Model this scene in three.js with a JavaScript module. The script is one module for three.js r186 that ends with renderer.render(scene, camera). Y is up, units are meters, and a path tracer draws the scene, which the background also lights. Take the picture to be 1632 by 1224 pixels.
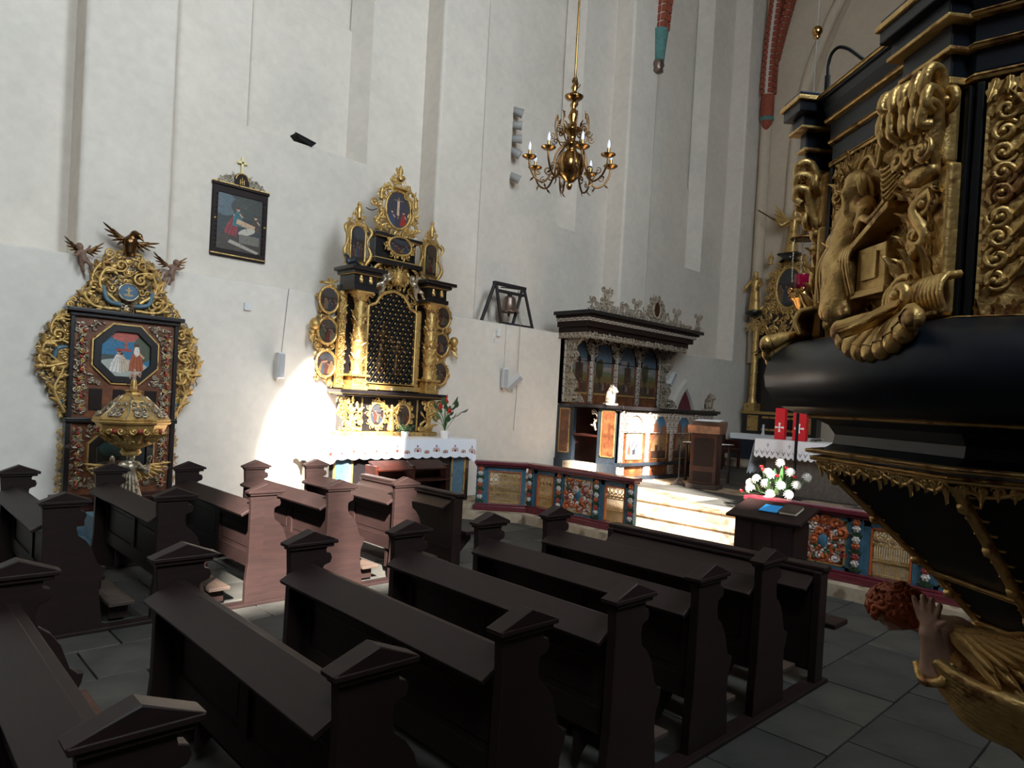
import * as THREE from 'three';
import { RoundedBoxGeometry } from 'three/addons/geometries/RoundedBoxGeometry.js';
import { mergeGeometries, mergeVertices, toCreasedNormals } from 'three/addons/utils/BufferGeometryUtils.js';
import { MarchingCubes } from 'three/addons/objects/MarchingCubes.js';
import { RectAreaLightUniformsLib } from 'three/addons/lights/RectAreaLightUniformsLib.js';

// ---------------------------------------------------------------- camera, sky, sun, window light, exposure
const scene = new THREE.Scene();
const camera = new THREE.PerspectiveCamera(2 * Math.atan(612 / 1092.4) * 180 / Math.PI, 1632 / 1224, 0.05, 80);
{
  const yaw = 0.8022, pitch = -0.0146, roll = 0.0550;
  const fw = new THREE.Vector3(-Math.sin(yaw) * Math.cos(pitch), Math.sin(pitch), -Math.cos(yaw) * Math.cos(pitch));
  const r0 = new THREE.Vector3(Math.cos(yaw), 0, -Math.sin(yaw));
  const u0 = new THREE.Vector3().crossVectors(r0, fw);
  const r = r0.clone().multiplyScalar(Math.cos(roll)).addScaledVector(u0, Math.sin(roll));
  const u = r0.clone().multiplyScalar(-Math.sin(roll)).addScaledVector(u0, Math.cos(roll));
  camera.position.set(0, 2.07, 0);
  camera.quaternion.setFromRotationMatrix(new THREE.Matrix4().makeBasis(r, u, fw.clone().negate()));
  camera.setViewOffset(1632, 1224, 0, -43.8, 1632, 1224);
}
scene.add(camera);
const renderer = new THREE.WebGLRenderer({ antialias: true });
renderer.toneMapping = THREE.LinearToneMapping;
renderer.toneMappingExposure = 0.76;
renderer.shadowMap.enabled = true;
scene.background = new THREE.Color().setRGB(0.80, 0.90, 1.0);

// afternoon sun from the south-west, through the tall windows of the south wall
const sun = new THREE.DirectionalLight(new THREE.Color().setRGB(1.0, 0.93, 0.84), 80);
{
  const d = new THREE.Vector3(-0.709, -0.574, -0.410).normalize();
  sun.target.position.set(-7, 1, -6);
  sun.position.copy(sun.target.position).addScaledVector(d, -40);
  sun.castShadow = true; sun.shadow.mapSize.set(4096, 4096); sun.shadow.radius = 3;
  Object.assign(sun.shadow.camera, { left: -22, right: 22, top: 22, bottom: -22, near: 1, far: 90 });
  scene.add(sun, sun.target);
}
// south windows: [centre z, width, sill y, head y]; skylight enters through each of them
const SOUTH = 2.5;
const WINDOWS = [[1.66, 2.4, 7.0, 13.4], [-5.05, 2.35, 6.15, 12.3]];
RectAreaLightUniformsLib.init();
const skyLights = [];
for (const [wz, ww, y0, y1] of WINDOWS) {
  const l = new THREE.RectAreaLight(new THREE.Color().setRGB(0.80, 0.92, 1.0), 32, ww * 0.9, (y1 - y0) * 0.95);
  l.position.set(SOUTH - 0.03, (y0 + y1) / 2, wz);
  l.lookAt(SOUTH - 5, (y0 + y1) / 2, wz);
  scene.add(l); skyLights.push(l);
}

// ---------------------------------------------------------------- helpers
let seed = 12345;
const rnd = () => { seed = (seed * 1664525 + 1013904223) >>> 0; return seed / 4294967296; };
const rr = (a, b) => a + (b - a) * rnd();
const reseed = (s) => { seed = s >>> 0; };
const V = (x, y, z = 0) => new THREE.Vector3(x, y, z);
const PI = Math.PI, TAU = PI * 2;
const taken = new Map();
function numbered(name) {
  const n = taken.get(name) ?? 0; taken.set(name, n + 1);
  return n ? `${name}_${String(n).padStart(3, '0')}` : name;
}
function nz(g) {
  const h = g.index ? g.toNonIndexed() : g;
  for (const k of Object.keys(h.attributes)) if (!['position', 'normal', 'uv'].includes(k)) h.deleteAttribute(k);
  if (!h.attributes.normal) h.computeVertexNormals();
  if (!h.attributes.uv) h.setAttribute('uv', new THREE.BufferAttribute(new Float32Array(h.attributes.position.count * 2), 2));
  return h;
}
const merge = (...gs) => mergeGeometries(gs.flat(9).filter(Boolean).map(nz));
function metric(g) {                                   // uv in metres, laid on the face's main direction
  g = nz(g);
  const p = g.attributes.position, n = g.attributes.normal, uv = new Float32Array(p.count * 2);
  for (let i = 0; i < p.count; i += 3) {
    let ax = 0, ay = 0, az = 0;
    for (let j = i; j < i + 3; j++) { ax += n.getX(j); ay += n.getY(j); az += n.getZ(j); }
    ax = Math.abs(ax); ay = Math.abs(ay); az = Math.abs(az);
    for (let j = i; j < i + 3; j++) {
      const x = p.getX(j), y = p.getY(j), z = p.getZ(j);
      if (ay >= ax && ay >= az) { uv[2 * j] = x; uv[2 * j + 1] = z; }
      else if (ax >= az) { uv[2 * j] = z; uv[2 * j + 1] = y; }
      else { uv[2 * j] = x; uv[2 * j + 1] = y; }
    }
  }
  g.setAttribute('uv', new THREE.BufferAttribute(uv, 2));
  return g;
}
function mesh(name, geo, mat, parent, keepUV) {
  let g = Array.isArray(geo) ? merge(geo) : geo;
  if (!keepUV && !g.userData.metric) { g = metric(g); g.userData.metric = true; }
  const m = new THREE.Mesh(g, mat);
  m.name = parent ? name : numbered(name); m.castShadow = m.receiveShadow = true;
  (parent ?? scene).add(m);
  return m;
}
function thing(name, label, category, pos = [0, 0, 0], turn = 0, group) {
  const o = new THREE.Group(); o.name = numbered(name); scene.add(o);
  o.position.set(...pos); o.rotation.y = turn; o.userData = { label, category };
  if (group) o.userData.group = group;
  return o;
}
function solo(name, label, category, geo, mat, group, keepUV) {
  const m = mesh(name, geo, mat, null, keepUV); m.userData = { label, category };
  if (group) m.userData.group = group;
  return m;
}
function struct(name, label, category) {
  const o = new THREE.Group(); o.name = numbered(name); scene.add(o);
  o.userData = { kind: 'structure', label, category };
  return o;
}
function sub(name, parent, pos = [0, 0, 0]) { const o = new THREE.Group(); o.name = name; o.position.set(...pos); parent.add(o); return o; }
// shapes
function box(w, h, d, x = 0, y = 0, z = 0, b = 0) {
  const g = b ? new RoundedBoxGeometry(w, h, d, 1, Math.min(b, w / 2.01, h / 2.01, d / 2.01)) : new THREE.BoxGeometry(w, h, d);
  return g.translate(x, y, z);
}
const bx = (x0, x1, y0, y1, z0, z1, b = 0) => box(Math.abs(x1 - x0), Math.abs(y1 - y0), Math.abs(z1 - z0), (x0 + x1) / 2, (y0 + y1) / 2, (z0 + z1) / 2, b);
const sph = (r, x, y, z, sx = 1, sy = 1, sz = 1, n = 8) => new THREE.SphereGeometry(r, n, Math.max(4, n - 2)).scale(sx, sy, sz).translate(x, y, z);
const cyl = (r0, r1, h, x, y, z, n = 12) => new THREE.CylinderGeometry(r1, r0, h, n).translate(x, y + h / 2, z);
function lathe(prof, n = 24, x = 0, y = 0, z = 0) {
  return new THREE.LatheGeometry(prof.map((q) => new THREE.Vector2(Math.max(q[0], 1e-4), q[1])), n).translate(x, y, z);
}
function octo(prof, flat = true) {                     // eight-sided moulding; prof radii are to the flats
  const c = 1 / Math.cos(PI / 8);
  const g = new THREE.LatheGeometry(prof.map((q) => new THREE.Vector2(Math.max(q[0] * c, 1e-4), q[1])), 8).rotateY(PI / 8);
  if (!flat) return g;
  const h = nz(g); h.computeVertexNormals(); return h;
}
function shapeOf(pts) { const s = new THREE.Shape(); pts.forEach((p, i) => (i ? s.lineTo(p[0], p[1]) : s.moveTo(p[0], p[1]))); return s; }
function ext(pts, depth, bevel = 0, holes = []) {      // outline in x,y pushed out along +z
  const s = pts instanceof THREE.Shape ? pts : shapeOf(pts);
  for (const h of holes) s.holes.push(h instanceof THREE.Path ? h : new THREE.Path(h.map((p) => new THREE.Vector2(p[0], p[1]))));
  return new THREE.ExtrudeGeometry(s, { depth, bevelEnabled: bevel > 0, bevelThickness: bevel, bevelSize: bevel, bevelSegments: 1, curveSegments: 10 });
}
function curvePts(pts, n = 24) { return new THREE.CatmullRomCurve3(pts.map((p) => (p.isVector3 ? p : V(...p)))).getPoints(n); }
function tube(pts, rad, seg = 6, flat = 1) {           // swept round bar, rad a number or f(t)
  const f = typeof rad === 'function' ? rad : () => rad, n = pts.length;
  const pos = [], nor = [], idx = [];
  let up = V(0, 0, 1);
  const t0 = pts[1].clone().sub(pts[0]).normalize();
  if (Math.abs(t0.z) > 0.9) up = V(0, 1, 0);
  let N = V().crossVectors(t0, up).normalize();
  for (let i = 0; i < n; i++) {
    const T = pts[Math.min(i + 1, n - 1)].clone().sub(pts[Math.max(i - 1, 0)]).normalize();
    N.addScaledVector(T, -N.dot(T)).normalize();
    const B = V().crossVectors(T, N), r = f(i / (n - 1));
    for (let k = 0; k < seg; k++) {
      const a = k / seg * TAU, c = Math.cos(a), s = Math.sin(a);
      const d = N.clone().multiplyScalar(c).addScaledVector(B, s * flat);
      pos.push(pts[i].x + d.x * r, pts[i].y + d.y * r, pts[i].z + d.z * r);
      const m = N.clone().multiplyScalar(c).addScaledVector(B, s / flat).normalize();
      nor.push(m.x, m.y, m.z);
    }
  }
  for (let i = 0; i < n - 1; i++) for (let k = 0; k < seg; k++) {
    const a = i * seg + k, b = i * seg + (k + 1) % seg, c = a + seg, d = b + seg;
    idx.push(a, c, b, b, c, d);
  }
  for (const [e, fl] of [[0, 0], [n - 1, 1]]) for (let k = 1; k < seg - 1; k++) fl ? idx.push(e * seg, e * seg + k + 1, e * seg + k) : idx.push(e * seg, e * seg + k, e * seg + k + 1);
  const g = new THREE.BufferGeometry();
  g.setAttribute('position', new THREE.Float32BufferAttribute(pos, 3));
  g.setAttribute('normal', new THREE.Float32BufferAttribute(nor, 3));
  for (let i = 0; i < idx.length; i += 3) { const t = idx[i + 1]; idx[i + 1] = idx[i + 2]; idx[i + 2] = t; }
  g.setIndex(idx);
  return g;
}
function scroll(x, y, R, turns = 1.4, dir = 1, a0 = 0, w = 0.2, z = 0) {   // carved volute, w relative to R
  const pts = [], n = Math.ceil(turns * 11) + 3;
  for (let i = 0; i <= n; i++) {
    const t = i / n, a = a0 + dir * turns * TAU * t, q = R * Math.pow(1 - t * 0.86, 0.9);
    pts.push(V(x + Math.cos(a) * q, y + Math.sin(a) * q, z + R * 0.28 * t));
  }
  const e = pts[n];
  return [tube(pts, (t) => R * w * (0.35 + 0.75 * Math.sin(PI * (0.12 + 0.74 * t))), FINE ? 8 : 5), sph(R * w * 1.25, e.x, e.y, e.z, 1, 1, 1, 6)];
}
let FINE = false;                                       // finer leaves for carving seen close up
function leaf(L, W, curl = 0.3, lobes = 3) {           // acanthus leaf along +y, face to +z
  const nu = FINE ? 18 : 8, nv = FINE ? 8 : 4, pos = [], idx = [];
  for (let s = 0; s < 2; s++) for (let i = 0; i <= nu; i++) {
    const u = i / nu, wd = W * Math.pow(Math.sin(PI * Math.min(0.98, 0.08 + 0.9 * u)), 0.7) * (0.78 + 0.22 * Math.cos(u * lobes * TAU)) * (1.05 - 0.55 * u);
    const bend = curl * L * u * u;
    for (let j = 0; j <= nv; j++) {
      const v = j / nv * 2 - 1;
      const ridge = (1 - v * v) * W * 0.42 + Math.cos(v * PI * 2) * W * 0.10;
      pos.push(v * wd, u * L * (1 - 0.25 * Math.abs(curl) * u), s ? bend - W * 0.12 : bend + ridge);
    }
  }
  const st = (nu + 1) * (nv + 1);
  for (let s = 0; s < 2; s++) for (let i = 0; i < nu; i++) for (let j = 0; j < nv; j++) {
    const a = s * st + i * (nv + 1) + j, b = a + 1, c = a + nv + 1, d = c + 1;
    s ? idx.push(a, c, b, b, c, d) : idx.push(a, b, c, b, d, c);
  }
  const g = new THREE.BufferGeometry();
  g.setAttribute('position', new THREE.Float32BufferAttribute(pos, 3)); g.setIndex(idx); g.computeVertexNormals();
  return g;
}
const put = (g, x, y, z, rz = 0, rx = 0, ry = 0) => g.rotateX(rx).rotateY(ry).rotateZ(rz).translate(x, y, z);
function inside(poly, x, y) {
  let c = false;
  for (let i = 0, j = poly.length - 1; i < poly.length; j = i++) {
    const [xi, yi] = poly[i], [xj, yj] = poly[j];
    if (yi > y !== yj > y && x < (xj - xi) * (y - yi) / (yj - yi) + xi) c = !c;
  }
  return c;
}
// carved foliage filling an outline: volutes, leaves and berries; mirror repeats it on the other side
function foliage(poly, step, z = 0, o = {}) {
  const { scrolls = 0.5, w = 0.24, mirror = false, pearls = 0.25, curl = 0.25, avoid = null } = o;
  const out = [];
  const xs = poly.map((p) => p[0]), ys = poly.map((p) => p[1]);
  let row = 0;
  for (let y = Math.min(...ys) + step * 0.4; y < Math.max(...ys); y += step * 0.82, row++)
    for (let x = Math.min(...xs) + (row % 2 ? 0.5 : 0) * step + step * 0.2; x < Math.max(...xs); x += step) {
      const px = x + rr(-0.18, 0.18) * step, py = y + rr(-0.18, 0.18) * step;
      const a = rnd() * TAU, k = rnd(), R = step * rr(0.5, 0.68), dz = rr(0, 0.2) * step, q = rnd(), dir = rnd() < 0.5 ? 1 : -1;
      if (!inside(poly, px, py) || (avoid && avoid(px, py))) continue;
      if (k < scrolls) out.push(...scroll(px, py, R, rr(1.0, 1.5), dir, a, w, z + dz));
      else out.push(put(leaf(step * rr(1.0, 1.45), step * rr(0.28, 0.42), curl, 3), px - Math.cos(a + PI / 2) * step * 0.5, py - Math.sin(a + PI / 2) * step * 0.5, z + dz * 0.6, a));
      if (q < pearls) out.push(sph(step * 0.16, px + rr(-0.3, 0.3) * step, py + rr(-0.3, 0.3) * step, z + step * 0.25, 1, 1, 1, 6));
    }
  if (!out.length) return out;
  const g = merge(out);
  return mirror ? [g, flipX(g.clone())] : [g];
}
function flipX(g) {
  g = nz(g); g.scale(-1, 1, 1);
  const p = g.attributes.position.array, n = g.attributes.normal.array;
  for (let i = 0; i < p.length; i += 9) for (let k = 0; k < 3; k++) {
    let t = p[i + 3 + k]; p[i + 3 + k] = p[i + 6 + k]; p[i + 6 + k] = t;
    t = n[i + 3 + k]; n[i + 3 + k] = n[i + 6 + k]; n[i + 6 + k] = t;
  }
  return g;
}
// stem with leaves on both sides, ending in a volute
function acanthus(pts, w, nleaf, L, z = 0) {
  const c = curvePts(pts.map((p) => V(p[0], p[1], p[2] ?? z)), 26), out = [tube(c, (t) => w * (1.1 - 0.55 * t), 6)];
  for (let i = 1; i <= nleaf; i++) {
    const k = Math.round(i / (nleaf + 1) * 25), T = c[k + 1].clone().sub(c[k]), a = Math.atan2(T.y, T.x);
    for (const s of [-1, 1]) out.push(put(leaf(L * rr(0.8, 1.15), L * 0.32, 0.3, 3), c[k].x, c[k].y, c[k].z, a - PI / 2 + s * rr(0.55, 0.95)));
  }
  const e = c[26], T = e.clone().sub(c[25]), a = Math.atan2(T.y, T.x), R = L * 0.62;
  out.push(...scroll(e.x + Math.cos(a + PI / 2) * R, e.y + Math.sin(a + PI / 2) * R, R, 1.3, 1, a - PI / 2, 0.26, e.z));
  return out;
}
// one continuous surface round a skeleton: bones [x,y,z,r, x,y,z,r]; smooth union
function body(bones, cell = 0.012, k = 0.02) {
  let lo = [1e9, 1e9, 1e9], hi = [-1e9, -1e9, -1e9];
  for (const b of bones) for (const o of [0, 4]) for (let i = 0; i < 3; i++) { lo[i] = Math.min(lo[i], b[o + i] - b[o + 3]); hi[i] = Math.max(hi[i], b[o + i] + b[o + 3]); }
  const S = Math.max(...hi.map((h, i) => h - lo[i])) + cell * 8, c = hi.map((h, i) => (h + lo[i]) / 2);
  const N = Math.min(84, Math.max(20, Math.ceil(S / cell)));
  const mc = new MarchingCubes(N, new THREE.MeshBasicMaterial(), false, false, 60000);
  mc.isolation = 0;
  const half = N / 2;
  for (let z = 0; z < N; z++) for (let y = 0; y < N; y++) for (let x = 0; x < N; x++) {
    const px = c[0] + (x - half) / half * S / 2, py = c[1] + (y - half) / half * S / 2, pz = c[2] + (z - half) / half * S / 2;
    let d = 1e9;
    for (const b of bones) {
      const vx = b[4] - b[0], vy = b[5] - b[1], vz = b[6] - b[2], L2 = vx * vx + vy * vy + vz * vz;
      let t = L2 > 1e-12 ? ((px - b[0]) * vx + (py - b[1]) * vy + (pz - b[2]) * vz) / L2 : 0;
      t = t < 0 ? 0 : t > 1 ? 1 : t;
      const e = Math.hypot(px - b[0] - vx * t, py - b[1] - vy * t, pz - b[2] - vz * t) - (b[3] + (b[7] - b[3]) * t);
      if (d > 1e8) d = e;
      else { const h = Math.max(k - Math.abs(d - e), 0) / k; d = Math.min(d, e) - h * h * k * 0.25; }
    }
    mc.field[z * N * N + y * N + x] = -d;
  }
  mc.update();
  const n = mc.count, g = new THREE.BufferGeometry();
  const p = new Float32Array(n * 3);
  for (let i = 0; i < n; i++) for (let a = 0; a < 3; a++) p[3 * i + a] = c[a] + mc.positionArray[3 * i + a] * S / 2;
  g.setAttribute('position', new THREE.BufferAttribute(p, 3));
  const m = mergeVertices(g, S / N * 0.05); m.computeVertexNormals();
  return nz(m);
}
// ---------------------------------------------------------------- textures and materials
function hash(x, y, s) { let h = (x * 374761393 + y * 668265263 + s * 974711) | 0; h = Math.imul(h ^ (h >>> 13), 1274126177); return ((h ^ (h >>> 16)) >>> 0) / 4294967296; }
function vnoise(x, y, per, s) {                        // tiling value noise
  const xi = Math.floor(x), yi = Math.floor(y), fx = x - xi, fy = y - yi, m = (v) => ((v % per) + per) % per;
  const sx = fx * fx * (3 - 2 * fx), sy = fy * fy * (3 - 2 * fy);
  const a = hash(m(xi), m(yi), s), b = hash(m(xi + 1), m(yi), s), c = hash(m(xi), m(yi + 1), s), d = hash(m(xi + 1), m(yi + 1), s);
  return a + (b - a) * sx + (c - a) * sy + (a - b - c + d) * sx * sy;
}
const fbm = (u, v, f, s, o = 4) => { let r = 0, a = 0.5, t = 0; for (let i = 0; i < o; i++) { r += a * vnoise(u * f, v * f, f, s + i); t += a; a *= 0.5; f *= 2; } return r / t; };
function tex(n, metres, fn, srgb = true) {             // fn(u,v) -> [r,g,b] 0..1 or a grey
  const d = new Uint8Array(n * n * 4);
  for (let y = 0; y < n; y++) for (let x = 0; x < n; x++) {
    let c = fn(x / n, y / n); if (!c.length) c = [c, c, c];
    const i = (y * n + x) * 4;
    for (let k = 0; k < 3; k++) d[i + k] = Math.max(0, Math.min(255, c[k] * 255));
    d[i + 3] = 255;
  }
  const t = new THREE.DataTexture(d, n, n); t.wrapS = t.wrapT = THREE.RepeatWrapping; t.magFilter = THREE.LinearFilter; t.minFilter = THREE.LinearMipmapLinearFilter; t.generateMipmaps = true;
  t.repeat.set(1 / metres, 1 / metres); if (srgb) t.colorSpace = THREE.SRGBColorSpace; t.needsUpdate = true;
  return t;
}
const mix = (a, b, t) => a.map((v, i) => v + (b[i] - v) * t);
const clamp = (x) => Math.max(0, Math.min(1, x));
const std = (o) => new THREE.MeshStandardMaterial({ roughness: 0.7, ...o });
const phy = (o) => new THREE.MeshPhysicalMaterial({ roughness: 0.5, ...o });
const plasterMap = tex(512, 3.2, (u, v) => { const a = fbm(u, v, 4, 1), b = fbm(u, v, 32, 7, 3); const t = 0.90 + (a - 0.5) * 0.07 + (b - 0.5) * 0.05; return [t, t * 0.995, t * 0.985]; });
const plasterBump = tex(512, 3.2, (u, v) => fbm(u, v, 6, 21, 5) * 0.8 + fbm(u, v, 64, 5, 2) * 0.2, false);
const woodFn = (dark, light, s, stretch = 24) => (u, v) => {
  const warp = fbm(u, v, 4, s + 3, 3) * 0.12, g = fbm(u, v * 1 + warp, 4, s, 3);
  const grain = vnoise((u) * 6, (v + warp) * stretch * 4, 96, s + 9) * 0.5 + vnoise(u * 3, (v + warp) * stretch, 24, s + 11) * 0.5;
  return mix(dark, light, clamp(grain * 0.75 + g * 0.35 - 0.05));
};
const pewMap = tex(512, 0.9, woodFn([0.115, 0.078, 0.073], [0.165, 0.109, 0.10], 40));
const wornMap = tex(512, 0.7, woodFn([0.16, 0.12, 0.10], [0.34, 0.27, 0.22], 50));
const walnutMap = tex(512, 0.6, (u, v) => { const a = fbm(u, v, 6, 61, 5), b = fbm(u, v, 24, 66, 3); return mix([0.33, 0.18, 0.10], [0.58, 0.36, 0.22], clamp(a * 1.4 - 0.25 + (b - 0.5) * 0.4)); });
const stoneMap = tex(512, 1.7, (u, v) => { const a = fbm(u, v, 5, 71, 5), b = fbm(u, v, 40, 75, 3); const t = clamp(a * 1.2 - 0.1); return mix([0.33, 0.34, 0.34], [0.55, 0.545, 0.53], clamp(t * 0.8 + b * 0.25)); });
const stoneBump = tex(256, 1.1, (u, v) => fbm(u, v, 8, 79, 5), false);
const sandstoneMap = tex(512, 1.3, (u, v) => { const a = fbm(u, v, 5, 81, 5), b = fbm(u, v, 48, 85, 3), st = clamp((fbm(u, v, 7, 88, 4) - 0.56) * 6); return mix(mix([0.55, 0.47, 0.38], [0.80, 0.74, 0.65], clamp(a * 1.1 + b * 0.2 - 0.1)), [0.40, 0.32, 0.25], st * 0.7); });
const giltMap = tex(512, 0.32, (u, v) => { const a = fbm(u, v, 6, 91, 5), w = clamp((a - 0.63) * 6); return mix(mix([0.74, 0.60, 0.36], [0.87, 0.74, 0.48], fbm(u, v, 16, 95, 3)), [0.45, 0.29, 0.18], w); });
const giltRough = tex(256, 0.32, (u, v) => [0, 0.30 + 0.35 * fbm(u, v, 10, 97, 4), 0], false);
const giltBump = tex(256, 0.12, (u, v) => fbm(u, v, 9, 98, 4), false);
const silverMap = tex(256, 0.25, (u, v) => { const a = fbm(u, v, 8, 101, 5); return mix([0.78, 0.75, 0.70], [0.45, 0.40, 0.34], clamp((a - 0.5) * 5)); });
const filigreeMap = tex(512, 0.16, (u, v) => { const a = fbm(u, v, 7, 103, 3), b = Math.abs(a - 0.5) * 9; return mix([0.83, 0.80, 0.75], [0.22, 0.16, 0.14], clamp(b > 0.5 ? (b - 0.5) * 3 : 0) * 0.8); });
const spotMap = tex(256, 0.5, (u, v) => { const a = fbm(u, v, 10, 111, 4); const t = 0.9 + (a - 0.5) * 0.3; return [t, t, t]; });

const M = {
  plaster: std({ color: '#f3eadf', map: plasterMap, bumpMap: plasterBump, bumpScale: 0.008, roughness: 0.95 }),
  plasterLow: std({ color: '#f6efe6', map: plasterMap, bumpMap: plasterBump, bumpScale: 0.005, roughness: 0.95 }),
  pew: phy({ color: '#ffffff', map: pewMap, roughness: 0.5, specularIntensity: 0.45, bumpMap: pewMap, bumpScale: 0.002 }),
  worn: std({ color: '#ffffff', map: wornMap, roughness: 0.7 }),
  walnut: phy({ color: '#ffffff', map: walnutMap, roughness: 0.4, clearcoat: 0.2 }),
  mahog: phy({ color: '#7d5650', map: walnutMap, roughness: 0.45 }),
  ebony: phy({ color: '#1d191b', map: spotMap, roughness: 0.38, clearcoat: 0.3 }),
  blueblack: phy({ color: '#0d1824', map: spotMap, roughness: 0.42, clearcoat: 0.12, clearcoatRoughness: 0.35, specularIntensity: 0.6 }),
  slate: phy({ color: '#27303a', map: spotMap, roughness: 0.45 }),
  gilt: std({ color: '#ffffff', map: giltMap, metalness: 0.75, roughnessMap: giltRough, roughness: 1.0, bumpMap: giltBump, bumpScale: 0.003 }),
  silver: std({ color: '#ebe3d6', map: silverMap, metalness: 0.7, roughness: 0.38 }),
  silverLeaf: std({ color: '#f0ece4', map: silverMap, metalness: 0.35, roughness: 0.5 }),
  filigree: std({ color: '#ffffff', map: filigreeMap, roughness: 0.55 }),
  carvedWhite: std({ color: '#d3cbc2', map: silverMap, roughness: 0.6, metalness: 0.15 }),
  brass: std({ color: '#a9834f', metalness: 1, roughness: 0.22 }),
  brassDark: std({ color: '#77593a', metalness: 1, roughness: 0.3 }),
  bronze: std({ color: '#8f7c72', metalness: 0.85, roughness: 0.35 }),
  iron: std({ color: '#2a2326', roughness: 0.6, map: spotMap }),
  black: phy({ color: '#0b0b0d', roughness: 0.5, specularIntensity: 0.5 }),
  spotGrey: std({ color: '#a2a09e', roughness: 0.5 }),
  stone: std({ color: '#8a8883', map: stoneMap, bumpMap: stoneBump, bumpScale: 0.004, roughness: 0.62 }),
  stone2: std({ color: '#7d7a75', map: stoneMap, bumpMap: stoneBump, bumpScale: 0.004, roughness: 0.68 }),
  stone3: std({ color: '#96928b', map: stoneMap, bumpMap: stoneBump, bumpScale: 0.004, roughness: 0.58 }),
  joint: std({ color: '#4b4a48', roughness: 0.95 }),
  sand: std({ color: '#ffffff', map: sandstoneMap, bumpMap: stoneBump, bumpScale: 0.004, roughness: 0.8 }),
  sandTop: std({ color: '#f4ece2', map: sandstoneMap, roughness: 0.7 }),
  brick: std({ color: '#a2513a', map: spotMap, roughness: 0.85 }),
  apse: std({ color: '#dccbb5', map: plasterMap, bumpMap: plasterBump, bumpScale: 0.008, roughness: 0.95 }),
  darkBrick: std({ color: '#6b4a3c', map: spotMap, bumpMap: plasterBump, bumpScale: 0.02, roughness: 0.95 }),
  vault: std({ color: '#a89a88', map: plasterMap, roughness: 0.95 }),
  mortar: std({ color: '#c9bfb5', roughness: 0.95 }),
  teal: std({ color: '#5f8f8a', map: spotMap, roughness: 0.8 }),
  railBlue: std({ color: '#3f667a', map: spotMap, roughness: 0.55 }),
  railRed: phy({ color: '#6d2531', map: spotMap, roughness: 0.38, clearcoat: 0.3 }),
  paintRed: std({ color: '#a03a30', map: spotMap, roughness: 0.5 }),
  paintOrange: std({ color: '#c0602f', map: spotMap, roughness: 0.5 }),
  paintGreen: std({ color: '#3a5a3e', map: spotMap, roughness: 0.55 }),
  paintWhite: std({ color: '#d9cfc6', map: spotMap, roughness: 0.55 }),
  paintBlue: std({ color: '#44718c', map: spotMap, roughness: 0.5 }),
  greyBlue: std({ color: '#5c7c8d', map: spotMap, roughness: 0.5 }),
  flesh: std({ color: '#c8a38c', map: spotMap, roughness: 0.5 }),
  fleshDark: std({ color: '#8a6a58', map: spotMap, roughness: 0.55 }),
  hair: std({ color: '#b0542c', map: spotMap, roughness: 0.5, metalness: 0.25 }),
  whitePlastic: std({ color: '#dcdcdc', roughness: 0.45 }),
  linen: std({ color: '#f4f3f6', roughness: 0.9, side: THREE.DoubleSide }),
  potWhite: std({ color: '#f2f2f2', roughness: 0.3 }),
  leafGreen: phy({ color: '#2f5230', roughness: 0.42, side: THREE.DoubleSide }),
  leafLight: phy({ color: '#4c7240', roughness: 0.5, side: THREE.DoubleSide }),
  redFlower: std({ color: '#d5202a', roughness: 0.4, side: THREE.DoubleSide }),
  whiteFlower: std({ color: '#f0f0ec', roughness: 0.8, side: THREE.DoubleSide }),
  redWax: std({ color: '#d11326', roughness: 0.5 }),
  carpet: std({ color: '#5d3c30', map: spotMap, roughness: 1.0 }),
  rope: std({ color: '#8e8a86', roughness: 0.9 }),
  bulb: std({ color: '#eef0ff', roughness: 0.3, emissive: '#dfe6ff', emissiveIntensity: 0.35 }),
  glass: phy({ color: '#ffffff', transmission: 1, thickness: 0, roughness: 0.0 }),
  cyanBook: std({ color: '#2f8ed0', roughness: 0.6 }),
  paper: std({ color: '#cfc4ae', roughness: 0.8 }),
  soil: std({ color: '#3a2c22', roughness: 1 }),
};
// flat pictures, painted on a canvas
function canvasTex(w, h, draw, age = true) {
  const c = document.createElement('canvas'); c.width = w; c.height = h;
  draw(c.getContext('2d'), w, h); if (age) aged(c.getContext('2d'), w, h);
  const t = new THREE.CanvasTexture(c); t.colorSpace = THREE.SRGBColorSpace; t.needsUpdate = true;
  return t;
}
function blob(g, x, y, rx, ry, col, rot = 0) { g.save(); g.translate(x, y); g.rotate(rot); g.fillStyle = col; g.beginPath(); g.ellipse(0, 0, rx, ry, 0, 0, TAU); g.fill(); g.restore(); }
function aged(g, w, h, a = 0.16) { for (let i = 0; i < 500; i++) { g.save(); g.translate(rnd() * w, rnd() * h); g.rotate(rnd() * PI); g.fillStyle = rnd() < 0.6 ? `rgba(25,16,10,${a * rnd()})` : `rgba(225,200,160,${a * 0.7 * rnd()})`; g.fillRect(0, 0, w * rr(0.02, 0.14), h * rr(0.005, 0.02)); g.restore(); } }
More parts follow.
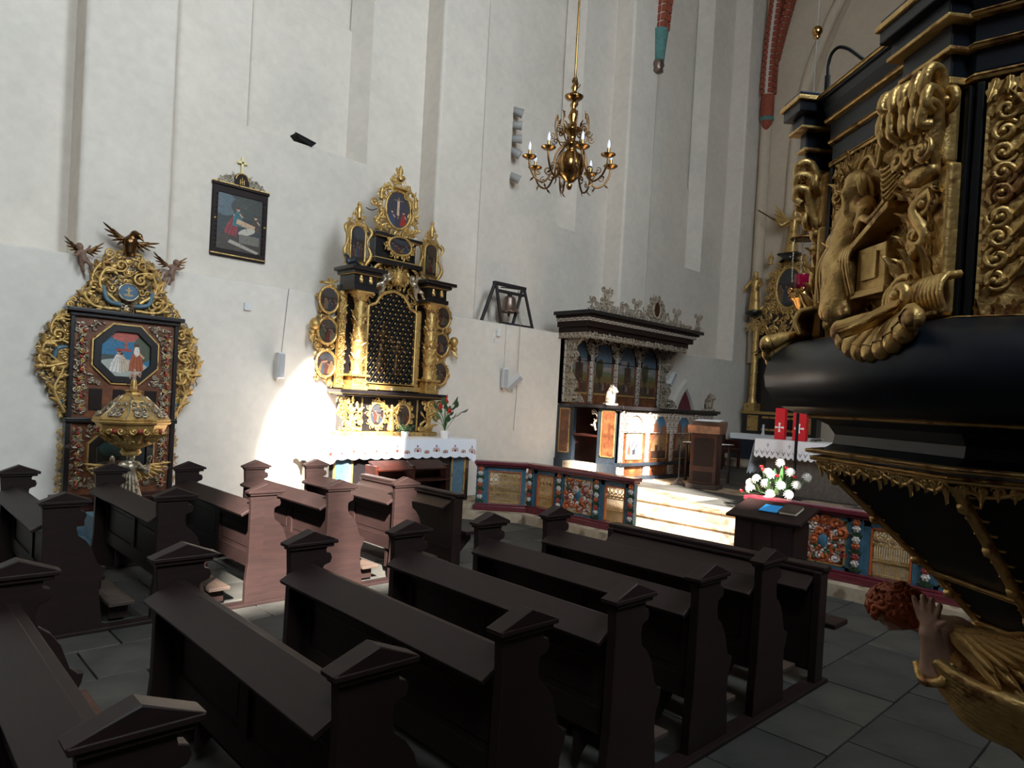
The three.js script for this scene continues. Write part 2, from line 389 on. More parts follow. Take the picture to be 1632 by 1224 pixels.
function person(g, x, y, h, robe, skin = '#c9a083', lean = 0) {
  g.save(); g.translate(x, y); g.rotate(lean);
  g.fillStyle = robe; g.beginPath(); g.moveTo(-h * 0.09, -h * 0.78); g.quadraticCurveTo(-h * 0.28, -h * 0.3, -h * 0.24, 0); g.lineTo(h * 0.24, 0); g.quadraticCurveTo(h * 0.24, -h * 0.4, h * 0.1, -h * 0.78); g.closePath(); g.fill();
  g.strokeStyle = 'rgba(0,0,0,0.28)'; g.lineWidth = h * 0.025;
  for (const k of [-0.1, 0.02, 0.12]) { g.beginPath(); g.moveTo(h * k * 0.5, -h * 0.7); g.lineTo(h * k * 1.4, 0); g.stroke(); }
  g.strokeStyle = skin; g.lineWidth = h * 0.07; g.beginPath(); g.moveTo(h * 0.08, -h * 0.68); g.lineTo(h * 0.26, -h * 0.5); g.stroke();
  blob(g, 0, -h * 0.89, h * 0.085, h * 0.11, skin); blob(g, 0, -h * 0.95, h * 0.09, h * 0.06, '#4a2f22');
  g.restore();
}
function paintDevotion(s, dark = 1) {
  return canvasTex(256, 320, (g, w, h) => {
    reseed(900 + s * 77);
    g.fillStyle = ['#3a2a26', '#2c2430', '#33302a', '#402a22'][s % 4]; g.fillRect(0, 0, w, h);
    blob(g, w * rr(0.3, 0.7), h * 0.2, w * 0.5, h * 0.2, ['#5d564e', '#4a5560', '#62574a', '#55504f'][s % 4]);
    for (let i = 0; i < 3; i++) blob(g, w * rr(0, 1), h * rr(0.5, 0.8), w * 0.3, h * 0.15, '#33251f');
    const cols = ['#8c2f2a', '#3d5570', '#9a8a74', '#6b3b33', '#5b6b4c', '#a58a5c'];
    const n = 3 + (s % 2);
    for (let i = 0; i < n; i++) person(g, w * (0.2 + 0.6 * (i + rr(-0.2, 0.2)) / (n - 1)), h * rr(0.82, 0.96), h * rr(0.38, 0.62), cols[(s + i * 2) % 6], '#c39a80', rr(-0.15, 0.15));
    blob(g, w * 0.5, h * 0.98, w * 0.6, h * 0.08, '#2a1d18');
    g.fillStyle = 'rgba(26,16,12,0.42)'; g.fillRect(0, 0, w, h);
  });
}
const landscape = (s) => canvasTex(256, 512, (g, w, h) => {
  reseed(300 + s * 31);
  const gr = g.createLinearGradient(0, 0, 0, h * 0.62); gr.addColorStop(0, '#1d4a78'); gr.addColorStop(0.55, '#6b93b4'); gr.addColorStop(1, '#c9b3a4'); g.fillStyle = gr; g.fillRect(0, 0, w, h);
  for (let i = 0; i < 5; i++) blob(g, w * rnd(), h * rr(0.3, 0.5), w * rr(0.15, 0.3), h * 0.03, 'rgba(222,200,190,0.55)');
  blob(g, w * rr(0.2, 0.8), h * 0.68, w * 0.7, h * 0.12, '#7d8a6a'); blob(g, w * rr(0.1, 0.9), h * 0.76, w * 0.8, h * 0.12, '#8a7a3e');
  g.fillStyle = '#5a4436'; g.fillRect(0, h * 0.8, w, h * 0.2);
  if (s % 2) { blob(g, w * 0.25, h * 0.52, w * 0.22, h * 0.2, '#3b3f24'); blob(g, w * 0.32, h * 0.42, w * 0.16, h * 0.12, '#4c4f2c'); g.fillStyle = '#3a2b20'; g.fillRect(w * 0.24, h * 0.6, w * 0.05, h * 0.25); }
  else { g.fillStyle = '#4d3328'; g.fillRect(w * 0.35, h * 0.42, w * 0.42, h * 0.42); g.fillStyle = '#35231c'; g.fillRect(w * 0.5, h * 0.3, w * 0.14, h * 0.3); }
  person(g, w * 0.35, h * 0.93, h * 0.2, '#2e3346'); person(g, w * 0.66, h * 0.95, h * 0.24, '#7a2a28'); person(g, w * 0.52, h * 0.94, h * 0.16, '#b9a68a');
  g.fillStyle = 'rgba(30,20,14,0.38)'; g.fillRect(0, 0, w, h);
});
const panelScene = (s) => canvasTex(256, 384, (g, w, h) => {
  reseed(500 + s * 41);
  const gr = g.createLinearGradient(0, 0, 0, h * 0.5); gr.addColorStop(0, '#2f6ea0'); gr.addColorStop(1, '#8fb3c6'); g.fillStyle = gr; g.fillRect(0, 0, w, h);
  blob(g, w * 0.15, h * 0.45, w * 0.3, h * 0.35, '#8a5540'); blob(g, w * 0.8, h * 0.42, w * 0.26, h * 0.22, '#a5664a');
  blob(g, w * 0.6, h * 0.72, w * 0.6, h * 0.28, '#9b7550'); g.fillStyle = '#3a2720'; g.fillRect(0, h * 0.82, w, h * 0.2);
  g.fillStyle = '#31211b'; g.fillRect(w * 0.22, h * 0.68, w * 0.2, h * 0.22); person(g, w * 0.68, h * 0.95, h * 0.3, '#5a3a34'); g.fillStyle = 'rgba(30,20,14,0.25)'; g.fillRect(0, 0, w, h);
});
const pictureMat = (t, o = {}) => phy({ map: t, roughness: 0.45, clearcoat: 0.4, clearcoatRoughness: 0.2, ...o });
// a flat picture of any outline: uv over its bounding box
function picture(pts, z = 0, th = 0.012) {
  const g = nz(ext(pts, th).translate(0, 0, z)), p = g.attributes.position, uv = g.attributes.uv;
  let x0 = 1e9, x1 = -1e9, y0 = 1e9, y1 = -1e9;
  for (let i = 0; i < p.count; i++) { x0 = Math.min(x0, p.getX(i)); x1 = Math.max(x1, p.getX(i)); y0 = Math.min(y0, p.getY(i)); y1 = Math.max(y1, p.getY(i)); }
  for (let i = 0; i < p.count; i++) uv.setXY(i, (p.getX(i) - x0) / (x1 - x0), (p.getY(i) - y0) / (y1 - y0));
  return g;
}
const ellPts = (cx, cy, rx, ry, n = 24) => Array.from({ length: n }, (_, i) => [cx + Math.cos(i / n * TAU) * rx, cy + Math.sin(i / n * TAU) * ry]);
const archPts = (x0, x1, y0, y1, n = 10) => { const r = (x1 - x0) / 2, c = (x0 + x1) / 2; const o = [[x0, y0], [x1, y0]]; for (let i = 0; i <= n; i++) o.push([c + Math.cos(i / n * PI) * r, y1 - r + Math.sin(i / n * PI) * r]); return o; };
const octPts = (cx, cy, r, k = 0.42) => [[1, k], [k, 1], [-k, 1], [-1, k], [-1, -k], [-k, -1], [k, -1], [1, -k]].map(([a, b]) => [cx + a * r, cy + b * r]);
const ringBar = (pts, r, z, seg = 6) => tube([...pts, pts[0], pts[1]].map((p) => V(p[0], p[1], z)), r, seg);
// ---------------------------------------------------------------- the church: floor, steps, walls, windows, vault ribs
const WALL = -10.35, LEDGE = 3.66, TOP = 17, EAST = -20.2, WEST = 11;
{
  const f = struct('floor', 'grey stone flag floor of the church nave', 'floor');
  mesh('bed', bx(-11.6, SOUTH + 0.4, -0.4, -0.03, EAST - 0.5, WEST + 0.4), M.joint, f);
  // flags: those in the aisles one by one, the rest joined
  reseed(77);
  const S = 0.62, rest = [], near = [], mats = [M.stone, M.stone2, M.stone3];
  const gA = metric(box(S - 0.012, 0.05, S - 0.012, 0, -0.025, 0, 0.006)); gA.userData.metric = true;
  for (let z = EAST; z < WEST; z += S) for (let x = -11.5, i = 0; x < SOUTH; x += S, i++) {
    const off = (i % 2) * S * 0.5, zz = z + off;
    const vis = (x > -6.8 && x < -3.9 && zz > -8.4 && zz < 0.2) || (x > -10.2 && x < -1 && zz > -8.6 && zz < -4.9) || (x > -2.6 && x < -0.4 && zz > -7.2 && zz < -1.2) || (x > -9 && x < -5.8 && zz < 0 && zz > -5.2);
    (vis && near.length < 300 ? near : rest).push([x + S / 2, zz + S / 2]);
  }
  near.forEach(([x, z], i) => { const m = mesh('flagstone', gA, mats[Math.floor(rnd() * 3)], f); m.position.set(x, rr(-0.003, 0.001), z); });
  const restG = rest.map(([x, z]) => box(S - 0.012, 0.05, S - 0.012, x, -0.025, z));
  mesh('far_flagstones', restG, M.stone, f).userData.kind = 'stuff';
}
// sanctuary: plinth and two steps up to the platform
{
  const s = struct('sanctuary_steps', 'pale stone steps rising to the sanctuary platform', 'steps');
  const flat = (pts, y0, y1, m, name) => mesh(name, ext(pts.map(([x, z]) => [x, -z]), y1 - y0, 0).rotateX(-PI / 2).translate(0, y0, 0), m, s);
  flat([[WALL, -7.75], [-9.15, -7.55], [-8.2, -8.3], [SOUTH, -8.3], [SOUTH, -9.42], [WALL, -9.42]], 0, 0.153, M.sand, 'plinth_step');
  // blocks of the two risers
  for (const [y0, y1, z] of [[0.153, 0.353, -9.42], [0.353, 0.553, -9.74]]) {
    let x = WALL + 0.02;
    reseed(Math.round(y0 * 1000));
    while (x < SOUTH - 0.3) {
      const w = rr(0.75, 1.25), e = Math.min(x + w, SOUTH);
      mesh('step_block', bx(x + 0.002, e - 0.002, y0, y1 - 0.045, z - 0.5, z, 0.006), M.sand, s);
      mesh('step_tread', bx(x + 0.002, e - 0.002, y1 - 0.044, y1, z - 0.5, z + 0.03, 0.01), M.sandTop, s);
      x = e;
    }
  }
  flat([[WALL, -10.2], [SOUTH, -10.2], [SOUTH, EAST], [WALL, EAST]], 0, 0.548, M.joint, 'platform_bed');
  reseed(5);
  const S = 0.85, g = metric(box(S - 0.008, 0.012, S - 0.008, 0, 0.553, 0)); g.userData.metric = true;
  const far = [];
  for (let z = -10.24 - S / 2; z > EAST + 0.4; z -= S) for (let x = WALL + S / 2; x < SOUTH - 0.2; x += S)
    if (z > -14.4 && x < -3.6) mesh('paving_slab', g, [M.stone3, M.stone, M.sandTop][Math.floor(rnd() * 3)], s).position.set(x, -0.006, z);
    else far.push(box(S - 0.008, 0.012, S - 0.008, x, 0.547, z));
  mesh('far_paving', far, M.stone, s).userData.kind = 'stuff';
}
// north wall: thick lower wall with a ledge; above it piers, bays and blind window niches
{
  const w = struct('wall_north', 'white plastered north wall with piers and blind niches', 'wall');
  mesh('lower_wall', bx(-11.6, WALL, -0.3, LEDGE, EAST - 0.4, WEST + 0.3, 0.03), M.plasterLow, w);
  const niches = [[-4.42, -6.62], [-10.18, -12.4], [-15.86, -18.1], [1.35, -0.85]];
  const hole = ([a, b]) => [[b, 6.22], [a, 6.22], [a, 14.5], [b, 14.5]];
  mesh('bay_wall', ext([[EAST - 0.4, LEDGE - 0.01], [WEST + 0.3, LEDGE - 0.01], [WEST + 0.3, TOP], [EAST - 0.4, TOP]], 0.7, 0, niches.map(hole)).rotateY(-PI / 2).translate(-11.0, 0, 0), M.plaster, w);
  for (const [a, b] of niches) {
    mesh('niche_back', bx(-12.0, -11.68, 6.0, 14.8, a + 0.2, b - 0.2), M.plaster, w);
    mesh('niche_infill', bx(-11.75, -11.42, 6.15, 8.7, a - 0.17, b - 0.05, 0.02), M.plaster, w);        // the blocked lower half stands forward of the back
    mesh('niche_infill', bx(-11.75, -11.50, 8.7, 14.6, a - 0.17, b - 0.05, 0.02), M.plaster, w);
    mesh('niche_splay', ext([[-11.0, -b], [-11.45, -b + 0.01], [-11.45, -b - 0.2]], 8.4).rotateX(-PI / 2).translate(0, 6.2, 0), M.plaster, w);
  }
  for (const z of [-2.06, -7.81, -13.56, -19.3, 3.7, 9.4]) mesh('pier', bx(-11.3, -10.45, LEDGE - 0.03, TOP, z, z - 1.13, 0.07), M.plaster, w);
}
// south wall with tall windows
{
  const w = struct('wall_south', 'bare brick south wall with tall pointed windows', 'wall');
  const s = shapeOf([[EAST - 0.4, -0.3], [WEST + 0.4, -0.3], [WEST + 0.4, TOP], [EAST - 0.4, TOP]]);
  for (const [cz, ww, y0, y1] of WINDOWS) {
    const h = new THREE.Path(); const a = cz - ww / 2, b = cz + ww / 2, sp = y1 - ww * 0.7;
    h.moveTo(a, y0); h.lineTo(b, y0); h.lineTo(b, sp); h.quadraticCurveTo(b - ww * 0.1, y1 - ww * 0.2, cz, y1); h.quadraticCurveTo(a + ww * 0.1, y1 - ww * 0.2, a, sp); h.closePath();
    s.holes.push(h);
  }
  mesh('south_masonry', ext(s, 0.4).rotateY(-PI / 2).translate(SOUTH + 0.4, 0, 0), M.darkBrick, w);
  WINDOWS.forEach(([cz, ww, y0, y1], i) => {
    const g = struct(`window_${i + 1}`, `${['western', 'eastern'][i]} tall pointed window of the brick south wall`, 'window');
    mesh('mullion', bx(SOUTH + 0.16, SOUTH + 0.24, y0, y1 - 0.1, cz - 0.06, cz + 0.06), M.sand, g);
    const bars = []; for (let y = y0 + 0.9; y < y1 - 0.6; y += 0.95) bars.push(bx(SOUTH + 0.18, SOUTH + 0.22, y, y + 0.03, cz - ww / 2, cz + ww / 2));
    mesh('saddle_bars', bars, M.iron, g);
    for (const k of [-1, 1]) mesh('pane', bx(SOUTH + 0.195, SOUTH + 0.205, y0, y1 - ww * 0.35, cz + (k < 0 ? -ww / 2 : 0.06), cz + (k < 0 ? -0.06 : ww / 2)), M.glass, g);
  });
}
// west wall, east wall, ceiling
{
  const w = struct('wall_west', 'bare brick west wall behind the pews', 'wall');
  mesh('west_masonry', bx(-11.6, SOUTH + 0.4, -0.3, TOP, WEST, WEST + 0.4), M.darkBrick, w);
  const c = struct('ceiling', 'greyish plastered vault over the nave', 'ceiling');
  mesh('vault_plaster', bx(-11.6, SOUTH + 0.4, TOP, TOP + 0.3, EAST - 0.5, WEST + 0.4), M.vault, c);
  const e = struct('wall_east', 'plastered east wall with a tall pointed blind arch', 'wall');
  const s = shapeOf([[-11.6, -0.3], [SOUTH + 0.4, -0.3], [SOUTH + 0.4, TOP], [-11.6, TOP]]);
  const h = new THREE.Path(); h.moveTo(-9.2, 4.2); h.lineTo(-3.8, 4.2); h.lineTo(-3.8, 10.2); h.quadraticCurveTo(-4.1, 14.0, -6.5, 16.4); h.quadraticCurveTo(-8.9, 14.0, -9.2, 10.2); h.closePath(); s.holes.push(h);
  mesh('east_masonry', ext(s, 0.5).translate(0, 0, EAST - 0.5), M.apse, e);
  mesh('arch_back', bx(-9.6, -3.4, 3.8, TOP, EAST - 0.75, EAST - 0.45), M.apse, e);
  // moulded arch band, proud of the wall
  const band = (d) => [V(-9.3 + d, 4.2, EAST), V(-9.3 + d, 10.2, EAST), V(-9.05 + d * 0.9, 12.1, EAST), V(-8.3 + d * 0.8, 14.0, EAST), V(-7.3 + d * 0.6, 15.6, EAST), V(-6.5, 16.5, EAST)];
  mesh('arch_moulding', tube(curvePts(band(0), 40), 0.16, 8), M.apse, e);
  mesh('corner_shaft', cyl(0.17, 0.17, TOP - LEDGE, -10.2, LEDGE, EAST + 0.1, 14), M.apse, e);
}
// brick ribs springing from corbels
function rib(name, label, pts, w, d, courses, corbel) {
  const g = struct(name, label, 'vault rib');
  const c = new THREE.CatmullRomCurve3(pts.map((p) => V(...p)));
  mesh('mortar_core', tube(c.getPoints(30), w * 0.42, 8), M.mortar, g);
  const L = c.getLength(), brick = metric(box(w, L / courses * 0.84, d, 0, 0, 0, 0.008)); brick.userData.metric = true;
  const q = new THREE.Quaternion();
  for (let i = 0; i < courses; i++) for (const k of [-1, 1]) {
    const t = (i + 0.5) / courses, p = c.getPointAt(t), T = c.getTangentAt(t);
    const m = mesh('brick', brick, M.brick, g);
    q.setFromUnitVectors(V(0, 1, 0), T); m.quaternion.copy(q); m.scale.x = 0.47;
    m.position.copy(p).add(V(k * w * 0.26, 0, 0).applyQuaternion(q));
  }
  corbel(g);
  return g;
}
rib('vault_rib', 'red brick vault rib above a green corbel on the pier', [[-10.38, 11.7, -14.6], [-10.3, 12.7, -14.62], [-10.05, 14.2, -14.7], [-9.6, 15.6, -14.8], [-9.0, 16.9, -14.9]], 0.30, 0.26, 26, (g) => {
  mesh('corbel', lathe([[0.02, 0], [0.15, 0.03], [0.13, 0.12], [0.17, 0.2], [0.14, 0.3]], 8, -10.4, 10.62, -14.55), M.bronze, g);
  mesh('corbel_shaft', lathe([[0.13, 0], [0.17, 0.5], [0.2, 0.82]], 8, -10.4, 10.9, -14.58), M.teal, g);
});
rib('vault_rib', 'double red brick vault rib above a pointed red corbel', [[-10.15, 11.9, -20.0], [-10.12, 13.0, -19.98], [-9.98, 14.8, -19.95], [-9.7, 16.9, -19.9]], 0.40, 0.3, 30, (g) => {
  mesh('corbel', lathe([[0.01, 0], [0.16, 0.28], [0.2, 0.42], [0.17, 0.5], [0.21, 0.56], [0.2, 1.15]], 8, -10.15, 10.72, -20.0), M.brick, g);
  mesh('corbel_band', lathe([[0.18, 0], [0.225, 0.05], [0.22, 0.1], [0.18, 0.13]], 8, -10.15, 11.08, -20.0), M.teal, g);
});
rib('vault_rib', 'slender red brick rib curving away from the double rib', [[-10.0, 12.9, -20.0], [-9.75, 14.0, -20.0], [-9.3, 15.4, -19.95], [-8.6, 16.9, -19.9]], 0.22, 0.24, 24, () => {});
// ---------------------------------------------------------------- pews
// local frame of a pew: x along the bench, +z to the west (behind), -z to the altar; origin at the floor under the middle
const pewEndPts = [[-0.305, 0.03], [-0.285, 0.2], [-0.268, 0.31], [-0.275, 0.4], [-0.306, 0.48], [-0.313, 0.52], [-0.285, 0.525], [-0.25, 0.56], [-0.225, 0.63], [-0.205, 0.69], [-0.16, 0.755], [-0.105, 0.80], [-0.092, 0.86], [-0.096, 0.91], [-0.115, 0.925], [-0.148, 0.935], [-0.158, 0.96], [-0.148, 0.99], [-0.118, 1.0], [-0.112, 1.02], [-0.13, 1.06], [0.138, 1.06], [0.128, 0.9], [0.132, 0.4], [0.15, 0.2], [0.15, 0.03]];
function pewEnd(x) {                                   // profile in z,y pushed along x
  return ext(pewEndPts.map(([z, y]) => [-z, y]), 0.05, 0.004).rotateY(PI / 2).translate(x - 0.025, 0, 0);
}
function pewCap(x) {
  const tri = ext([[-0.185, 1.085], [0.165, 1.085], [-0.01, 1.15]].map(([z, y]) => [-z, y]), 0.085, 0.006).rotateY(PI / 2).translate(x - 0.0425, 0, 0);
  return [tri, bx(x - 0.055, x + 0.055, 1.062, 1.086, -0.19, 0.17, 0.006), bx(x - 0.045, x + 0.045, 1.04, 1.063, -0.165, 0.15, 0.006)];
}
function makePew(len, label, group, carpet) {
  const t = thing('pew', label, 'pew', [0, 0, 0], 0, group), h = len / 2;
  for (const s of [-1, 1]) { const e = mesh('end_panel', pewEnd(s * h), M.pew, t); mesh('pediment_cap', pewCap(s * h), M.pew, e); }
  const L = len - 0.05;
  mesh('back_frame', [bx(-L / 2, L / 2, 0.73, 0.93, -0.01, 0.03), bx(-L / 2, L / 2, 0.30, 0.44, -0.01, 0.03), bx(-0.05, 0.05, 0.44, 0.73, -0.01, 0.03), bx(-L / 2, -L / 2 + 0.1, 0.44, 0.73, -0.01, 0.03), bx(L / 2 - 0.1, L / 2, 0.44, 0.73, -0.01, 0.03)], M.pew, t);
  for (const s of [-1, 1]) mesh('back_panel', [bx(s * 0.05, s * (L / 2 - 0.1), 0.44, 0.73, 0.0, 0.012), bx(s * 0.09, s * (L / 2 - 0.14), 0.48, 0.69, -0.004, 0.018, 0.006)], M.pew, t);
  const plank = box(len - 0.055, 0.028, 0.20, 0, 0, 0, 0.006).rotateX(0.50).translate(0, 0.897, 0.112);
  mesh('book_rest', plank, M.pew, t);
  mesh('top_rail', bx(-L / 2, L / 2, 0.905, 0.94, -0.025, 0.045, 0.008), M.pew, t);
  mesh('seat', box(L, 0.035, 0.32, 0, 0.42, -0.17, 0.008), carpet ? M.carpet : M.pew, t);
  mesh('seat_apron', bx(-L / 2, L / 2, 0.33, 0.40, -0.30, -0.275), M.pew, t);
  const k = mesh('kneeler', box(L - 0.04, 0.035, 0.2, 0, 0.17, 0.36, 0.008).rotateX(0), M.worn, t);
  for (const s of [-1, 1]) mesh('kneeler_foot', bx(s * (L / 2 - 0.14) - 0.025, s * (L / 2 - 0.14) + 0.025, 0.03, 0.155, 0.29, 0.43), M.pew, k);
  for (const s of [-1, 1]) { const b = ext([[0.0, 0.08], [0.26, 0.31], [0.26, 0.40], [0.0, 0.40]], 0.04).rotateY(PI / 2).translate(s * (L / 2 - 0.3), 0, -0.0); mesh('seat_bracket', b, M.pew, t); }
  return t;
}
const ordinal = ['first', 'second', 'third', 'fourth', 'fifth', 'sixth', 'seventh'];
const N_Z = [-1.245, -2.075, -2.895, -3.705, -4.525], S_Z = [-0.61, -1.40, -2.19, -2.985, -3.785, -4.59];
const NX = [-8.42, -6.355], SX = [-4.11, -2.125];
const pewN = makePew(NX[1] - NX[0], 'x', 'pews of the block beside the wall altars', false);
const pewS = makePew(SX[1] - SX[0], 'x', 'pews of the block beside the pulpit', true);
N_Z.slice().reverse().forEach((z, i) => {
  const p = i ? pewN.clone() : pewN;
  if (i) { p.name = numbered('pew'); scene.add(p); p.userData = { ...pewN.userData }; }
  p.position.set((NX[0] + NX[1]) / 2, 0.0, z);
  p.userData.label = `dark wooden pew in the block by the wall altars, ${ordinal[i]} row behind its front desk`;
});
S_Z.slice().reverse().forEach((z, i) => {
  const p = i ? pewS.clone() : pewS;
  if (i) { p.name = numbered('pew'); scene.add(p); p.userData = { ...pewS.userData }; }
  p.position.set((SX[0] + SX[1]) / 2, 0.0, z);
  p.userData.label = `dark wooden pew in the block beside the pulpit, ${ordinal[i]} row behind its front desk`;
});
function frontDesk(x0, x1, z, label) {
  const t = thing('pew_front_desk', label, 'desk', [(x0 + x1) / 2, 0, z]), L = x1 - x0, h = L / 2;
  for (const s of [-1, 1]) mesh('end_board', bx(s * h - 0.03, s * h + 0.03, 0.03, 0.88, -0.07, 0.07, 0.006), M.pew, t);
  mesh('front_frame', [bx(-h, h, 0.72, 0.88, -0.02, 0.03), bx(-h, h, 0.1, 0.26, -0.02, 0.03), ...[-h + 0.05, -0.0, h - 0.05].map((x) => bx(x - 0.05, x + 0.05, 0.26, 0.72, -0.02, 0.03))], M.pew, t);
  for (const s of [-1, 1]) mesh('front_panel', bx(s * 0.05, s * (h - 0.1), 0.26, 0.72, -0.01, 0.012), M.pew, t);
  mesh('top_rail', [box(L + 0.1, 0.04, 0.13, 0, 0.905, -0.02, 0.012), bx(-h - 0.03, h + 0.03, 0.86, 0.888, -0.09, 0.06, 0.008)], M.pew, t);
  mesh('book_rest', box(L - 0.06, 0.026, 0.2, 0, 0, 0, 0.006).rotateX(0.5).translate(0, 0.80, 0.11), M.pew, t);
  mesh('bench_plank', box(L + 0.16, 0.045, 0.26, 0.02, 0.45, -0.22, 0.012), M.pew, t);
  for (const s of [-1, 1]) mesh('bench_bracket', ext([[0.06, 0.12], [0.30, 0.34], [0.30, 0.43], [0.06, 0.43]], 0.04).rotateY(PI / 2).translate(s * (h - 0.1), 0, 0), M.pew, t);
  mesh('kneeler', box(L - 0.14, 0.035, 0.2, 0, 0.17, 0.3, 0.008), M.worn, t);
  return t;
}
frontDesk(NX[0] + 0.0, NX[1] + 0.02, -5.29, 'panelled dark front desk of the pew block by the wall altars');
frontDesk(SX[0], SX[1] + 0.02, -5.47, 'panelled dark front desk of the pew block beside the pulpit');
// floor beams that carry the pew ends
for (const [x, z0, z1, l] of [[NX[1], -0.6, -5.4, 'wooden floor beam along the aisle under the wall-side pews'], [NX[0], -0.6, -5.4, 'wooden floor beam along the wall side of the pews'], [SX[0], 0.2, -5.6, 'wooden floor beam along the aisle under the pulpit-side pews'], [SX[1], 0.2, -5.6, 'wooden floor beam along the pew ends nearest the pulpit']])
  solo('floor_beam', l, 'beam', bx(x - 0.05, x + 0.075, 0, 0.03, z0, z1, 0.006), M.pew);
// ---------------------------------------------------------------- figures
// simple robed figure, feet at 0, facing +z; arms end points given
function robed(h, o = {}) {
  const { la = [0.22, 0.62, 0.12], ra = [-0.22, 0.62, 0.12], lean = 0, cell = h / 60, headTilt = 0 } = o;
  const s = h, b = [];
  const T = (x, y, z) => [x * s + lean * y * s, y * s, z * s];
  const bone = (p, r, q, r2) => b.push([...T(...p), r * s, ...T(...q), r2 * s]);
  bone([0, 0.04, 0], 0.13, [0, 0.45, 0], 0.095); bone([0.06, 0.03, 0.03], 0.08, [0.04, 0.42, 0.02], 0.07); bone([-0.07, 0.03, -0.02], 0.09, [-0.03, 0.42, 0], 0.07);
  bone([0, 0.45, 0], 0.085, [0, 0.74, 0.01], 0.09); bone([-0.09, 0.78, 0], 0.05, [0.09, 0.78, 0], 0.05);
  bone([0, 0.8, 0], 0.035, [0, 0.87, 0.015], 0.035); bone([headTilt, 0.905, 0.015], 0.06, [headTilt, 0.95, 0.01], 0.055);
  for (const [a, sx] of [[la, 1], [ra, -1]]) {
    const el = [sx * 0.17, 0.62, 0.02]; el[0] = (sx * 0.13 + a[0]) / 2 + sx * 0.04; el[1] = Math.min(0.66, (0.77 + a[1]) / 2); el[2] = a[2] * 0.35;
    bone([sx * 0.11, 0.77, 0], 0.045, el, 0.036); bone(el, 0.036, a, 0.024); bone(a, 0.026, [a[0] + sx * 0.01, a[1] + 0.03, a[2] + 0.02], 0.02);
  }
  return body(b, cell, 0.04 * s);
}
function putto(h, o = {}) {                            // naked child, feet at 0
  const { la = [0.3, 0.75, 0.1], ra = [-0.3, 0.7, 0.1], lf = [0.1, 0, 0.05], rf = [-0.12, 0.06, -0.1] } = o, b = [], s = h;
  const bone = (p, r, q, r2) => b.push([p[0] * s, p[1] * s, p[2] * s, r * s, q[0] * s, q[1] * s, q[2] * s, r2 * s]);
  bone([0, 0.42, 0], 0.12, [0, 0.66, 0], 0.12); bone([-0.09, 0.7, 0], 0.05, [0.09, 0.7, 0], 0.05); bone([0, 0.74, 0], 0.05, [0, 0.8, 0.01], 0.05); bone([0, 0.88, 0.02], 0.115, [0, 0.91, 0], 0.11);
  for (const [f, sx] of [[lf, 1], [rf, -1]]) { const k = [f[0] * 0.7 + sx * 0.04, f[1] + 0.22, f[2] + 0.06]; bone([sx * 0.06, 0.4, 0], 0.085, k, 0.065); bone(k, 0.065, f, 0.04); bone(f, 0.04, [f[0], f[1] - 0.01, f[2] + 0.08], 0.03); }
  for (const [a, sx] of [[la, 1], [ra, -1]]) { const e = [(a[0] + sx * 0.12) / 2, (a[1] + 0.7) / 2 - 0.04, a[2] * 0.5]; bone([sx * 0.11, 0.7, 0], 0.05, e, 0.045); bone(e, 0.045, a, 0.032); }
  return body(b, h / 46, 0.04 * s);
}
function wing(L, s = 1, n = 6) {                       // feathered wing spreading along +x*s, up
  const out = [];
  for (let r = 0; r < 2; r++) for (let i = 0; i < n; i++) { const q = i / (n - 1), a = -0.55 + q * 1.25 + r * 0.12; out.push(put(leaf(L * (r ? 0.42 : 0.55 + 0.35 * q), L * 0.13, 0.12, 1), s * L * 0.34 * q, L * 0.20 * q, r * L * 0.04 - 0.003 * i, s * (a - PI / 2))); }
  out.push(tube(curvePts([[0, 0, 0], [s * L * 0.22, L * 0.15, 0], [s * L * 0.46, L * 0.24, 0.01]], 8), (t) => L * 0.075 * (1.1 - t * 0.6), 6));
  return out;
}
